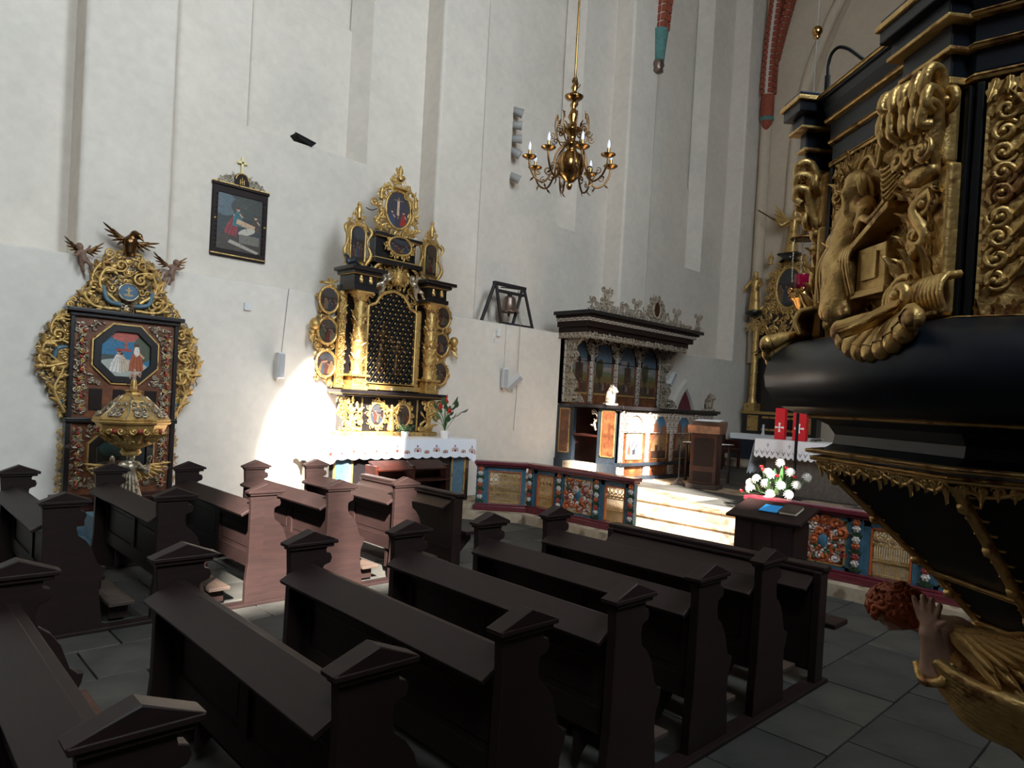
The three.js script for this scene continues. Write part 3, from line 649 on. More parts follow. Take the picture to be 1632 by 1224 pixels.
// ---------------------------------------------------------------- carved baptism retable on the wall (left)
{
  reseed(101);
  const t = thing('baptism_retable', 'carved and gilded brown retable with octagonal paintings behind the font', 'altarpiece', [WALL, 0, -2.63], PI / 2);
  mesh('plinth', [bx(-0.72, 0.72, 0, 0.5, 0.02, 0.42, 0.01), bx(-0.78, 0.78, 0.5, 0.56, 0.02, 0.48, 0.012)], M.mahog, t);
  mesh('plinth_step', bx(-0.85, 0.85, 0.0, 0.2, 0.42, 0.60, 0.01), M.greyBlue, t);
  mesh('carcass', [bx(-0.62, 0.62, 0.56, 2.92, 0.02, 0.16)], M.walnut, t);
  for (const s of [-1, 1]) { mesh('edge_strip', bx(s * 0.595, s * 0.655, 0.56, 1.5, 0.02, 0.2, 0.008), M.ebony, t); mesh('edge_strip', bx(s * 0.595, s * 0.645, 1.56, 2.9, 0.02, 0.2, 0.008), M.ebony, t); }
  mesh('cornice', [bx(-0.66, 0.66, 2.86, 2.91, 0.02, 0.22, 0.008), bx(-0.70, 0.70, 2.91, 2.965, 0.02, 0.28, 0.012)], M.ebony, t);
  mesh('middle_ledge', [bx(-0.67, 0.67, 1.50, 1.56, 0.02, 0.24, 0.01)], M.ebony, t);
  // octagon paintings
  const baptism = canvasTex(256, 256, (g, w, h) => {
    g.fillStyle = '#2f6f93'; g.fillRect(0, 0, w, h); blob(g, w * 0.5, h * 0.1, w * 0.3, h * 0.12, '#b5584c'); g.fillStyle = '#a8584c'; g.fillRect(w * 0.47, h * 0.1, w * 0.06, h * 0.28);
    blob(g, w * 0.85, h * 0.35, w * 0.2, h * 0.3, '#4b5340'); blob(g, w * 0.15, h * 0.62, w * 0.3, h * 0.1, '#3e4a4a'); blob(g, w * 0.4, h * 0.85, w * 0.6, h * 0.25, '#aab0a8');
    person(g, w * 0.3, h * 0.9, h * 0.5, '#e2dcd4', '#b98a78', 0.15); person(g, w * 0.5, h * 0.88, h * 0.42, '#cbbba4', '#c9a083', -0.2); person(g, w * 0.72, h * 0.86, h * 0.6, '#a9552f');
    blob(g, w * 0.72, h * 0.42, w * 0.06, h * 0.11, '#e2d6cc'); g.fillStyle = '#a83c34'; g.fillRect(w * 0.3, h * 0.38, w * 0.32, h * 0.05);
  });
  const darkScene = canvasTex(256, 256, (g, w, h) => { g.fillStyle = '#15201d'; g.fillRect(0, 0, w, h); blob(g, w * 0.35, h * 0.3, w * 0.3, h * 0.22, '#1f4a4c'); blob(g, w * 0.4, h * 0.85, w * 0.6, h * 0.25, '#6a6660'); person(g, w * 0.3, h * 0.92, h * 0.4, '#b8b0a4'); person(g, w * 0.68, h * 0.94, h * 0.5, '#5f3026'); });
  for (const [cy, tx] of [[2.41, baptism], [1.06, darkScene]]) {
    const p = mesh('octagon_painting', picture(octPts(0, cy, 0.30), 0.165), pictureMat(tx), t, true);
    mesh('black_frame', ext(octPts(0, cy, 0.375), 0.05, 0.008, [octPts(0, cy, 0.30)]).translate(0, 0, 0.16), M.ebony, p);
    mesh('gilt_frame', ext(octPts(0, cy, 0.40), 0.035, 0.004, [octPts(0, cy, 0.37)]).translate(0, 0, 0.16), M.gilt, p);
    for (const sx of [-1, 1]) for (const sy of [-1, 1]) mesh('spandrel_carving', foliage([[sx * 0.24, cy + sy * 0.41], [sx * 0.42, cy + sy * 0.41], [sx * 0.42, cy + sy * 0.23]], 0.055, 0.17), M.silver, p);
  }
  for (const x of [-0.33, 0, 0.33]) mesh('small_panel', [bx(x - (x ? 0.075 : 0.13), x + (x ? 0.075 : 0.13), 1.66, 1.94, 0.16, 0.175, 0.004)], M.pew, t);
  // fruit and flower strips
  for (const s of [-1, 1]) for (const [y0, y1] of [[1.6, 2.78], [0.62, 1.42]]) {
    const c = mesh('flower_strip', foliage([[s * 0.45, y0], [s * 0.57, y0], [s * 0.57, y1], [s * 0.45, y1]], 0.058, 0.17, { pearls: 0.5, w: 0.3 }), M.silver, t);
    const red = []; for (let y = y0 + 0.06; y < y1; y += 0.17) red.push(sph(0.024, s * 0.51 + rr(-0.02, 0.02), y, 0.205), sph(0.018, s * 0.51 + rr(-0.04, 0.04), y + 0.05, 0.2));
    mesh('red_roses', red, M.paintRed, c);
    const go = []; for (let y = y0 + 0.1; y < y1; y += 0.12) go.push(...scroll(s * 0.51 + rr(-0.02, 0.02), y, 0.03, 1.2, rnd() < 0.5 ? 1 : -1, rnd() * 6, 0.3, 0.19));
    mesh('gilt_scrolls', go, M.gilt, c);
    mesh('edge_leaves', foliage([[s * 0.655, y0 - 0.02], [s * 0.72, y0 - 0.02], [s * 0.72, y1], [s * 0.655, y1]], 0.05, 0.1), M.gilt, t);
  }
  // side wings: big gilded acanthus with grey-blue ground
  for (const s of [-1, 1]) {
    const outline = [[0.64, 2.86], [0.70, 2.95], [0.80, 2.86], [0.90, 2.72], [0.97, 2.5], [1.0, 2.3], [0.96, 2.1], [0.88, 1.95], [0.80, 1.82], [0.74, 1.66], [0.70, 1.56], [0.64, 1.58]].map(([x, y]) => [s * x, y]);
    const wg = mesh('side_wing', foliage(outline, 0.075, 0.10, { scrolls: 0.35, w: 0.34, curl: 0.45 }), M.gilt, t);
    const st = [];
    st.push(...acanthus([[s * 0.66, 1.62], [s * 0.78, 1.92], [s * 0.70, 2.18], [s * 0.84, 2.34]], 0.022, 5, 0.13, 0.15), ...acanthus([[s * 0.66, 2.25], [s * 0.9, 2.2], [s * 0.9, 2.48], [s * 0.75, 2.52]], 0.022, 5, 0.13, 0.16), ...acanthus([[s * 0.66, 2.5], [s * 0.84, 2.62], [s * 0.78, 2.82], [s * 0.68, 2.8]], 0.02, 4, 0.11, 0.15));
    mesh('wing_stems', st, M.gilt, wg);
    for (const b of [tube(curvePts([[s * 0.65, 2.46, 0.1], [s * 0.76, 2.42, 0.12], [s * 0.79, 2.28, 0.1]], 10), 0.028, 6), tube(curvePts([[s * 0.67, 1.74, 0.1], [s * 0.76, 1.86, 0.12], [s * 0.78, 2.02, 0.1]], 10), 0.026, 6)]) mesh('blue_ribbon', b, M.greyBlue, wg);
    mesh('silver_curls', foliage(outline.map(([x, y]) => [x * 0.97, y]), 0.11, 0.07, { w: 0.2, scrolls: 0.6 }), M.silver, wg);
  }
  // pediment
  const ped = [[0.0, 2.97], [0.66, 2.97], [0.64, 3.12], [0.54, 3.22], [0.46, 3.36], [0.40, 3.54], [0.28, 3.68], [0.12, 3.78], [0, 3.8]];
  const pg = mesh('pediment', foliage(ped, 0.078, 0.1, { mirror: true, w: 0.34, curl: 0.4, scrolls: 0.35, avoid: (x, y) => Math.hypot(x, y - 3.24) < 0.12 }), M.gilt, t);
  const ps = [];
  for (const s of [-1, 1]) ps.push(...acanthus([[s * 0.1, 3.0], [s * 0.4, 3.02], [s * 0.5, 3.16], [s * 0.38, 3.2]], 0.026, 4, 0.12, 0.15), ...acanthus([[s * 0.14, 3.1], [s * 0.34, 3.3], [s * 0.26, 3.52], [s * 0.12, 3.5]], 0.026, 4, 0.13, 0.17), ...acanthus([[s * 0.3, 3.2], [s * 0.42, 3.36], [s * 0.34, 3.56], [s * 0.2, 3.66]], 0.02, 4, 0.11, 0.14));
  mesh('pediment_stems', ps, M.gilt, pg);
  mesh('pediment_curls', foliage(ped, 0.1, 0.075, { mirror: true, w: 0.22, scrolls: 0.6 }), M.silver, pg);
  for (const s of [-1, 1]) mesh('blue_ribbon', tube(curvePts([[s * 0.08, 3.06, 0.17], [s * 0.24, 3.1, 0.19], [s * 0.3, 3.28, 0.17]], 10), 0.03, 6), M.greyBlue, pg);
  const med = mesh('medallion', picture(ellPts(0, 3.24, 0.115, 0.105), 0.17), pictureMat(canvasTex(128, 128, (g, w, h) => { g.fillStyle = '#2c5a78'; g.fillRect(0, 0, w, h); g.fillStyle = '#b6975a'; g.fillRect(58, 26, 12, 60); g.fillRect(42, 44, 44, 10); blob(g, 64, 88, 34, 10, '#a58a55'); })), pg, true);
  mesh('medallion_frame', ringBar(ellPts(0, 3.24, 0.12, 0.11), 0.014, 0.18), M.silver, med);
  // pelican and cherubs
  const pel = mesh('pelican', body([[0, 3.78, 0.12, 0.07, 0, 3.9, 0.12, 0.085], [0, 3.92, 0.12, 0.07, 0.05, 4.02, 0.15, 0.045], [0.05, 4.02, 0.15, 0.045, 0.09, 4.0, 0.2, 0.035], [0.09, 4.0, 0.2, 0.022, 0.13, 3.94, 0.24, 0.01]], 0.012, 0.04), M.brassDark, t);
  mesh('pelican_wing', wing(0.26, 1, 5).map((g) => g.rotateZ(-0.5).translate(0.04, 3.92, 0.1)), M.brassDark, pel);
  mesh('pelican_wing', wing(0.26, -1, 5).map((g) => g.rotateZ(0.1).translate(-0.04, 3.94, 0.1)), M.brassDark, pel);
  for (const s of [-1, 1]) {
    const c = mesh('cherub', putto(0.36, { la: [0.32, 0.85, 0.05], ra: [-0.25, 0.6, 0.15] }).rotateZ(-s * 0.35).translate(s * 0.47, 3.44, 0.15), M.fleshDark, t);
    for (const k of [-1, 1]) mesh('cherub_wing', wing(0.19, k, 5).map((g) => g.translate(s * 0.52 + k * 0.03, 3.70, 0.1)), M.brassDark, c);
  }
}
// ---------------------------------------------------------------- baptismal font carried by a kneeling angel
{
  reseed(202);
  const t = thing('baptismal_font', 'gilded basin font with domed lid carried by a silver-robed angel', 'font', [-9.2, 0, -2.48], PI / 2);
  mesh('base_step', [box(0.95, 0.14, 0.95, 0.0, 0.07, 0.06, 0.01), box(0.75, 0.3, 0.75, 0, 0.29, 0, 0.015)], M.greyBlue, t);
  const ang = mesh('angel_body', robed(0.78, { la: [0.26, 0.88, 0.05], ra: [-0.26, 0.88, 0.05] }).translate(0, 0.44, 0), M.silver, t);
  mesh('robe_folds', Array.from({ length: 14 }, (_, i) => { const a = i / 14 * TAU; return tube(curvePts([[Math.cos(a) * 0.06, 0.95, Math.sin(a) * 0.06], [Math.cos(a) * 0.11, 0.7, Math.sin(a) * 0.11], [Math.cos(a + 0.2) * 0.19, 0.45, Math.sin(a + 0.2) * 0.17]], 8), (q) => 0.012 + 0.02 * q, 5); }), M.silver, ang);
  mesh('angel_wing', wing(0.34, 1, 7).map((g) => g.rotateZ(-0.5).translate(0.06, 1.0, -0.06)), M.gilt, ang);
  mesh('angel_wing', wing(0.34, -1, 7).map((g) => g.rotateZ(0.5).translate(-0.06, 1.0, -0.06)), M.gilt, ang);
  mesh('stem', lathe([[0.09, 1.16], [0.12, 1.2], [0.1, 1.24], [0.23, 1.30], [0.26, 1.34], [0.235, 1.36]], 16), M.gilt, t);
  const basin = mesh('basin', octo([[0.20, 1.33], [0.25, 1.36], [0.30, 1.42], [0.345, 1.5], [0.36, 1.545]]), M.gilt, t);
  const orn = [];
  for (let i = 0; i < 16; i++) { const a = i / 16 * TAU; orn.push(put(leaf(0.19, 0.065, 0.35, 3), 0, 0, 0).rotateX(0.55).translate(0, 1.33, 0.24).rotateY(a)); orn.push(...scroll(0, 1.47, 0.05, 1.3, i % 2 ? 1 : -1, 1, 0.3, 0.335).map((g) => g.rotateY(a + 0.2))); }
  mesh('basin_carving', orn, M.gilt, basin);
  mesh('basin_roses', Array.from({ length: 8 }, (_, i) => sph(0.03, Math.sin(i / 8 * TAU) * 0.35, 1.47, Math.cos(i / 8 * TAU) * 0.35)), M.paintRed, basin);
  mesh('rim', [octo([[0.34, 1.54], [0.39, 1.555], [0.4, 1.575], [0.385, 1.59], [0.395, 1.605], [0.38, 1.62]])], M.gilt, t);
  const lid = mesh('lid', octo([[0.38, 1.62], [0.345, 1.66], [0.29, 1.70], [0.235, 1.76], [0.19, 1.83], [0.13, 1.88], [0.09, 1.90], [0.075, 1.93], [0.10, 1.945], [0.06, 1.96]]), M.gilt, t);
  const lo = [];
  for (let i = 0; i < 8; i++) { const a = i / 8 * TAU + PI / 8; lo.push(tube(curvePts([[0, 1.62, 0.40], [0, 1.70, 0.315], [0, 1.78, 0.24], [0, 1.88, 0.14]], 10), 0.014, 5).rotateY(a));
    for (const [y, z, s] of [[1.665, 0.35, 0.05], [1.72, 0.275, 0.045], [1.79, 0.22, 0.035]]) { lo.push(...scroll(0.045, 0, s, 1.2, 1, 1, 0.3).concat(scroll(-0.045, 0, s, 1.2, -1, 2, 0.3)).map((g) => g.rotateX(-0.8).translate(0, y, z).rotateY(a + PI / 8))); } }
  mesh('lid_carving', lo, M.silver, lid);
  mesh('lid_figure', robed(0.26, { la: [0.25, 0.8, 0.1], ra: [-0.2, 0.55, 0.15], cell: 0.006 }).translate(0, 1.95, 0), M.flesh, lid);
  mesh('lid_figure_robe', lathe([[0.035, 1.95], [0.04, 2.0], [0.03, 2.08]], 12), M.gilt, lid);
}
// ---------------------------------------------------------------- gilded side altar with a latticed shrine
{
  reseed(303);
  const t = thing('side_altar', 'tall black and gold side altar with oval paintings and a studded lattice', 'altarpiece', [WALL, 0, -6.78], PI / 2);
  // predella
  const pr = mesh('predella', [bx(-0.9, 0.9, 1.36, 2.02, 0.02, 0.28, 0.006)], M.ebony, t);
  mesh('predella_base', [bx(-0.98, 0.98, 1.36, 1.43, 0.02, 0.38, 0.01)], M.gilt, pr);
  mesh('predella_cornice', [bx(-1.02, 1.02, 2.02, 2.06, 0.02, 0.42, 0.008), bx(-1.1, 1.1, 2.06, 2.12, 0.02, 0.5, 0.012)], M.ebony, pr);
  mesh('cornice_gilt_line', [bx(-1.06, 1.06, 2.045, 2.062, 0.02, 0.455)], M.gilt, pr);
  for (const s of [-1, 1]) {
    mesh('predella_strip', [bx(s * 0.56, s * 0.585, 1.44, 2.0, 0.28, 0.30)], M.gilt, pr);
    mesh('console_scroll', [...acanthus([[s * 0.62, 1.46], [s * 0.8, 1.52], [s * 0.78, 1.72], [s * 0.9, 1.86]], 0.04, 5, 0.15, 0.33), ...foliage([[s * 0.6, 1.42], [s * 0.92, 1.42], [s * 1.08, 1.98], [s * 0.62, 1.98]], 0.12, 0.30, { w: 0.32 })], M.gilt, pr);
  }
  [-1, 1].forEach((s, i) => {
    const p = mesh('predella_painting', picture(ellPts(s * 0.27, 1.72, 0.13, 0.18), 0.285), pictureMat(paintDevotion(i + 1)), pr, true);
    const fr = [ringBar(ellPts(s * 0.27, 1.72, 0.15, 0.20), 0.022, 0.30)];
    for (let k = 0; k < 12; k++) { const a = k / 12 * TAU; fr.push(...scroll(s * 0.27 + Math.cos(a) * 0.19, 1.72 + Math.sin(a) * 0.24, 0.05, 1.2, k % 2 ? 1 : -1, a, 0.28, 0.30)); }
    mesh('oval_frame', fr, M.gilt, p);
  });
  mesh('centre_angel', [robed(0.44, { la: [0.28, 0.9, 0.1], ra: [-0.28, 0.9, 0.1] }).translate(0, 1.46, 0.33), ...wing(0.24, 1, 5).map((g) => g.translate(0.04, 1.82, 0.31)), ...wing(0.24, -1, 5).map((g) => g.translate(-0.04, 1.82, 0.31))], M.gilt, pr);
  // body
  mesh('back_board', [bx(-1.0, 1.0, 2.12, 3.85, 0.02, 0.12), bx(-0.62, 0.62, 3.85, 4.35, 0.02, 0.12)], M.ebony, t);
  for (const s of [-1, 1]) {
    const c = thingPart('column', t);
    mesh('pedestal', [bx(s * 0.74 - 0.15, s * 0.74 + 0.15, 2.12, 2.2, 0.1, 0.48, 0.01), bx(s * 0.74 - 0.17, s * 0.74 + 0.17, 2.34, 2.38, 0.1, 0.5, 0.01), bx(s * 0.74 - 0.12, s * 0.74 + 0.12, 2.2, 2.34, 0.1, 0.44, 0.01), ...foliage([[s * 0.74 - 0.12, 2.18], [s * 0.74 + 0.12, 2.18], [s * 0.74 + 0.12, 2.36], [s * 0.74 - 0.12, 2.36]], 0.06, 0.44)], M.gilt, c);
    mesh('shaft', lathe([[0.115, 0], [0.12, 0.03], [0.09, 0.06], [0.1, 0.08], [0.1, 0.5], [0.115, 0.52], [0.115, 0.55], [0.098, 0.58], [0.088, 1.16], [0.105, 1.19], [0.09, 1.21]], 18, s * 0.74, 2.38, 0.34), M.gilt, c);
    const rel = [];
    for (let i = 0; i < 54; i++) { const a = i * 2.4, y = 2.5 + i / 54 * 0.98; rel.push(put(leaf(0.11, 0.036, 0.25, 3), 0, -0.04, 0.095, rr(-0.9, 0.9)).rotateY(a).translate(s * 0.74, y, 0.34)); if (i % 2) rel.push(sph(0.016, s * 0.74 + Math.sin(a + 1) * 0.1, y, 0.34 + Math.cos(a + 1) * 0.1, 1, 1, 1, 6)); }
    mesh('shaft_carving', rel, M.gilt, c);
    const cap = [lathe([[0.09, 0], [0.1, 0.05], [0.14, 0.12], [0.15, 0.14]], 12, s * 0.74, 3.58, 0.34), box(0.32, 0.03, 0.32, s * 0.74, 3.735, 0.34)];
    for (let i = 0; i < 8; i++) cap.push(leaf(0.13, 0.045, 0.5, 2).translate(0, 0, 0.09).rotateY(i / 8 * TAU).translate(s * 0.74, 3.59, 0.34));
    mesh('capital', cap, M.gilt, c);
    mesh('inner_pilaster', [bx(s * 0.9, s * 1.02, 2.14, 3.74, 0.1, 0.2, 0.006), ...foliage([[s * 0.91, 2.2], [s * 1.01, 2.2], [s * 1.01, 3.7], [s * 0.91, 3.7]], 0.07, 0.2)], M.gilt, t);
    // entablature block above each column
    const e = mesh('entablature', [bx(s * 0.74 - 0.24, s * 0.74 + 0.24, 3.75, 3.82, 0.02, 0.52, 0.008), bx(s * 0.74 - 0.21, s * 0.74 + 0.21, 3.82, 4.02, 0.02, 0.48), bx(s * 0.74 - 0.27, s * 0.74 + 0.27, 4.02, 4.07, 0.02, 0.56, 0.008), bx(s * 0.74 - 0.34, s * 0.74 + 0.34, 4.07, 4.13, 0.02, 0.62, 0.012)], M.ebony, t);
    mesh('frieze_ornament', [bx(s * 0.74 - 0.25, s * 0.74 + 0.25, 4.01, 4.03, 0.02, 0.535), ...[-0.09, 0.09].map((k) => [sph(0.045, s * 0.74 + k, 3.92, 0.49, 0.8, 1.3, 0.6), put(leaf(0.13, 0.05, 0.3, 2), s * 0.74 + k, 3.99, 0.49, PI)])], M.gilt, e);
    // wings with three little ovals
    const w = mesh('side_wing', foliage([[1.02, 2.16], [1.1, 2.2], [1.34, 2.3], [1.42, 2.5], [1.36, 2.75], [1.42, 3.0], [1.46, 3.1], [1.38, 3.3], [1.38, 3.6], [1.3, 3.85], [1.14, 3.95], [1.02, 3.9]].map(([x, y]) => [s * x, y]), 0.095, 0.05, { w: 0.34, scrolls: 0.5, avoid: (x, y) => [3.57, 3.06, 2.52].some((cy) => Math.hypot((Math.abs(x) - 1.18) / 0.19, (y - cy) / 0.24) < 0.9) }), M.gilt, t);
    [3.57, 3.06, 2.52].forEach((cy, i) => {
      const p = mesh('wing_painting', picture(ellPts(s * 1.18, cy, 0.165, 0.205), 0.1), pictureMat(paintDevotion(3 + i + (s > 0 ? 3 : 0))), w, true);
      mesh('oval_frame', [ringBar(ellPts(s * 1.18, cy, 0.175, 0.215), 0.026, 0.11), ...Array.from({ length: 4 }, (_, k) => sph(0.03, s * 1.18 + Math.cos(k * PI / 2) * 0.185, cy + Math.sin(k * PI / 2) * 0.225, 0.13))], M.gilt, p);
    });
    mesh('cherub_head', [sph(0.085, s * 1.44, 3.14, 0.16, 1, 1.1, 1, 12), sph(0.06, s * 1.47, 3.0, 0.14), put(leaf(0.26, 0.08, 0.3, 3), s * 1.45, 3.06, 0.13, PI + s * 0.2)], M.gilt, w);
    // upper side pictures
    const up = mesh('upper_painting', picture(archPts(s * 0.76 - 0.125, s * 0.76 + 0.125, 4.28, 4.84), 0.2), pictureMat(paintDevotion(9 + (s > 0))), t, true);
    mesh('upper_frame', [ringBar(archPts(s * 0.76 - 0.14, s * 0.76 + 0.14, 4.265, 4.86), 0.022, 0.21), ...[-1, 1].map((k) => [tube(curvePts([[s * 0.76 + k * 0.17, 4.22, 0.2], [s * 0.76 + k * 0.25, 4.4, 0.22], [s * 0.76 + k * 0.18, 4.6, 0.2], [s * 0.76 + k * 0.25, 4.78, 0.22], [s * 0.76 + k * 0.19, 4.86, 0.2]], 18), (q) => 0.028 + 0.012 * Math.sin(q * 9), 6)]), ...foliage([[s * 0.76 - 0.2, 4.14], [s * 0.76 + 0.2, 4.14], [s * 0.76 + 0.15, 4.26], [s * 0.76 - 0.15, 4.26]], 0.08, 0.19), bx(s * 0.76 - 0.17, s * 0.76 + 0.17, 4.2, 4.9, 0.1, 0.2)], M.gilt, up);
    mesh('finial', [...foliage([[s * 0.76 - 0.19, 4.86], [s * 0.76 + 0.19, 4.86], [s * 0.76 + 0.1, 5.06], [s * 0.76 + 0.03, 5.22], [s * 0.76 - 0.03, 5.22], [s * 0.76 - 0.1, 5.06]], 0.055, 0.18, { w: 0.36 }), sph(0.035, s * 0.76, 5.22, 0.2), lathe([[0.05, 0], [0.03, 0.08], [0.045, 0.14], [0.015, 0.25]], 8, s * 0.76, 4.98, 0.2)], M.gilt, up);
  }
  // arched lattice with gilded stars
  const arch = [[-0.5, 2.24], [0.5, 2.24], [0.5, 3.55], [0.46, 3.58], [0.36, 3.62], [0.3, 3.72], [0.2, 3.82], [0, 3.88], [-0.2, 3.82], [-0.3, 3.72], [-0.36, 3.62], [-0.46, 3.58], [-0.5, 3.55]];
  const sh = thingPart('lattice_shrine', t);
  mesh('shrine_recess', ext(arch, 0.02).translate(0, 0, 0.12), M.black, sh);
  const bars = [], stars = [];
  for (let k = -24; k <= 24; k++) for (const s of [-1, 1]) {
    const pts = []; for (let y = 2.24; y <= 3.88; y += 0.02) { const x = k * 0.115 + s * (y - 3.0) * 0.72; if (inside(arch, x, y)) pts.push([x, y]); }
    if (pts.length > 2) { const a = pts[0], b = pts[pts.length - 1]; bars.push(tube([V(a[0], a[1], 0.2), V(b[0], b[1], 0.2)], 0.0075, 4)); }
  }
  mesh('lattice_bars', bars, M.ebony, sh);
  const st = metric(merge([0, 1].map((k) => box(0.036, 0.012, 0.012, 0, 0, 0).rotateZ(k * PI / 2)), sph(0.012, 0, 0, 0.006, 1, 1, 1, 6))); st.userData.metric = true;
  for (let j = 0; j < 24; j++) for (let k = -6; k <= 6; k++) { const y = 2.28 + j * 0.08, x = (k + (j % 2) * 0.5) * 0.115; if (inside(arch, x, y) && inside(arch, x * 1.06, y)) mesh('star', st, M.gilt, sh).position.set(x, y, 0.212); }
  mesh('figures_in_shrine', [robed(0.8, { la: [0.2, 0.6, 0.15], cell: 0.02 }).translate(-0.12, 2.5, 0.14).scale(1, 1, 0.9), robed(0.6, { cell: 0.016 }).translate(0.2, 2.45, 0.14)].map((g) => g.scale(1, 1, 0.5).translate(0, 0, 0.07)), M.brassDark, sh);
  mesh('arch_frame', [ringBar(arch, 0.03, 0.22, 6), bx(-0.62, 0.62, 2.14, 2.22, 0.1, 0.3, 0.01), ...[-1, 1].map((s) => bx(s * 0.52, s * 0.6, 2.2, 3.6, 0.1, 0.24, 0.008))], M.gilt, sh);
  mesh('silver_knobs', [-0.3, 0, 0.3].map((x) => sph(0.035, x, 2.16, 0.3)), M.silver, sh);
  // arch spandrels, sunburst and reclining angels
  const top = thingPart('crowning_group', t);
  mesh('spandrels', foliage([[-0.6, 3.62], [-0.42, 3.66], [-0.3, 3.82], [0, 3.94], [0.3, 3.82], [0.42, 3.66], [0.6, 3.62], [0.6, 4.1], [0.3, 4.3], [-0.3, 4.3], [-0.6, 4.1]], 0.11, 0.16, { w: 0.3 }), M.gilt, top);
  const rays = []; for (let i = 0; i < 28; i++) { const a = i / 28 * TAU, L = i % 2 ? 0.2 : 0.145; rays.push(new THREE.ConeGeometry(0.013, L, 4).translate(0, L / 2 + 0.05, 0).rotateZ(a).translate(0, 4.1, 0.36)); }
  mesh('sunburst', [...rays, sph(0.062, 0, 4.1, 0.36, 1, 1, 0.5, 12)], M.gilt, top);
  for (const s of [-1, 1]) mesh('reclining_angel', [putto(0.44, { la: [0.2, 0.95, 0.1], ra: [-0.2, 0.9, 0.1] }).rotateZ(s * 0.55).translate(s * 0.46, 3.78, 0.38), ...wing(0.22, s, 5).map((g) => g.translate(s * 0.34, 4.08, 0.3))], M.silver, top);
  for (const s of [-1, 1]) mesh('broken_cornice', tube(curvePts([[s * 0.5, 4.1, 0.25], [s * 0.42, 4.24, 0.27], [s * 0.24, 4.36, 0.27], [s * 0.05, 4.38, 0.25]], 14), 0.03, 6), M.gilt, top);
  // attic block with oval, and the crowning oval
  mesh('attic', [bx(-0.42, 0.42, 4.36, 4.78, 0.02, 0.2, 0.006), bx(-0.5, 0.5, 4.30, 4.38, 0.02, 0.34, 0.01), bx(-0.5, 0.5, 4.78, 4.83, 0.02, 0.3, 0.01)], M.ebony, top);
  mesh('attic_lines', [bx(-0.48, 0.48, 4.385, 4.40, 0.02, 0.31), bx(-0.47, 0.47, 4.765, 4.78, 0.02, 0.27)], M.gilt, top);
  const o2 = mesh('small_oval_painting', picture(ellPts(0.04, 4.66, 0.22, 0.14), 0.26), pictureMat(paintDevotion(13)), t, true);
  const f2 = [ringBar(ellPts(0.04, 4.66, 0.24, 0.16), 0.026, 0.28)]; for (let k = 0; k < 14; k++) { const a = k / 14 * TAU; f2.push(...scroll(0.04 + Math.cos(a) * 0.285, 4.66 + Math.sin(a) * 0.205, 0.05, 1.1, k % 2 ? 1 : -1, a, 0.3, 0.27)); }
  mesh('oval_frame', f2, M.gilt, o2);
  const o1 = mesh('crowning_painting', picture(ellPts(0, 5.29, 0.24, 0.31), 0.2), pictureMat(canvasTex(256, 320, (g, w, h) => { g.fillStyle = '#3c3a44'; g.fillRect(0, 0, w, h); g.fillStyle = '#8a7058'; g.fillRect(w * 0.48, h * 0.15, w * 0.05, h * 0.6); g.fillRect(w * 0.3, h * 0.22, w * 0.4, h * 0.03); g.fillStyle = '#c9ad92'; g.fillRect(w * 0.45, h * 0.25, w * 0.1, h * 0.4); person(g, w * 0.25, h * 0.92, h * 0.4, '#3b4a66'); person(g, w * 0.74, h * 0.92, h * 0.42, '#9a2c26'); })), t, true);
  const f1 = [ringBar(ellPts(0, 5.29, 0.26, 0.33), 0.026, 0.22)];
  for (const s of [-1, 1]) f1.push(...acanthus([[s * 0.2, 4.9], [s * 0.42, 5.0], [s * 0.32, 5.2], [s * 0.42, 5.36]], 0.03, 5, 0.12, 0.2), ...acanthus([[s * 0.36, 5.4], [s * 0.34, 5.58], [s * 0.2, 5.66], [s * 0.12, 5.6]], 0.03, 4, 0.1, 0.22));
  f1.push(...foliage([[-0.4, 4.86], [0.4, 4.86], [0.44, 5.0], [0.4, 5.5], [0.25, 5.66], [-0.25, 5.66], [-0.4, 5.5], [-0.44, 5.0]], 0.1, 0.18, { w: 0.3, avoid: (x, y) => Math.hypot(x / 0.27, (y - 5.29) / 0.34) < 1 }));
  mesh('carved_frame', f1, M.gilt, o1);
  mesh('crown_finial', [bx(-0.14, 0.14, 5.64, 5.68, 0.12, 0.3, 0.008), ...foliage([[-0.24, 5.66], [0.24, 5.66], [0.15, 5.82], [0.06, 6.0], [-0.06, 6.0], [-0.15, 5.82]], 0.06, 0.2, { w: 0.36 }), lathe([[0.05, 0], [0.07, 0.04], [0.03, 0.1], [0.05, 0.16], [0.012, 0.26]], 10, 0, 5.8, 0.22)], M.gilt, o1);
  mesh('bracket_arm', tube(curvePts([[-0.42, 5.22, 0.2], [-0.56, 5.16, 0.24], [-0.66, 5.18, 0.24]], 10), 0.008, 5), M.iron, o1);
}
function thingPart(name, parent) { const o = new THREE.Group(); o.name = name; parent.add(o); return o; }
// pigeon-dark bird on the altar's left entablature
solo('carved_bird', 'small dark bird figure on the left cornice of the lattice altar', 'bird', body([[-9.9, 4.18, -5.72, 0.045, -9.9, 4.22, -5.82, 0.05], [-9.9, 4.22, -5.72, 0.035, -9.88, 4.27, -5.66, 0.03], [-9.9, 4.2, -5.84, 0.03, -9.92, 4.17, -5.95, 0.012]], 0.008, 0.02), M.slate);
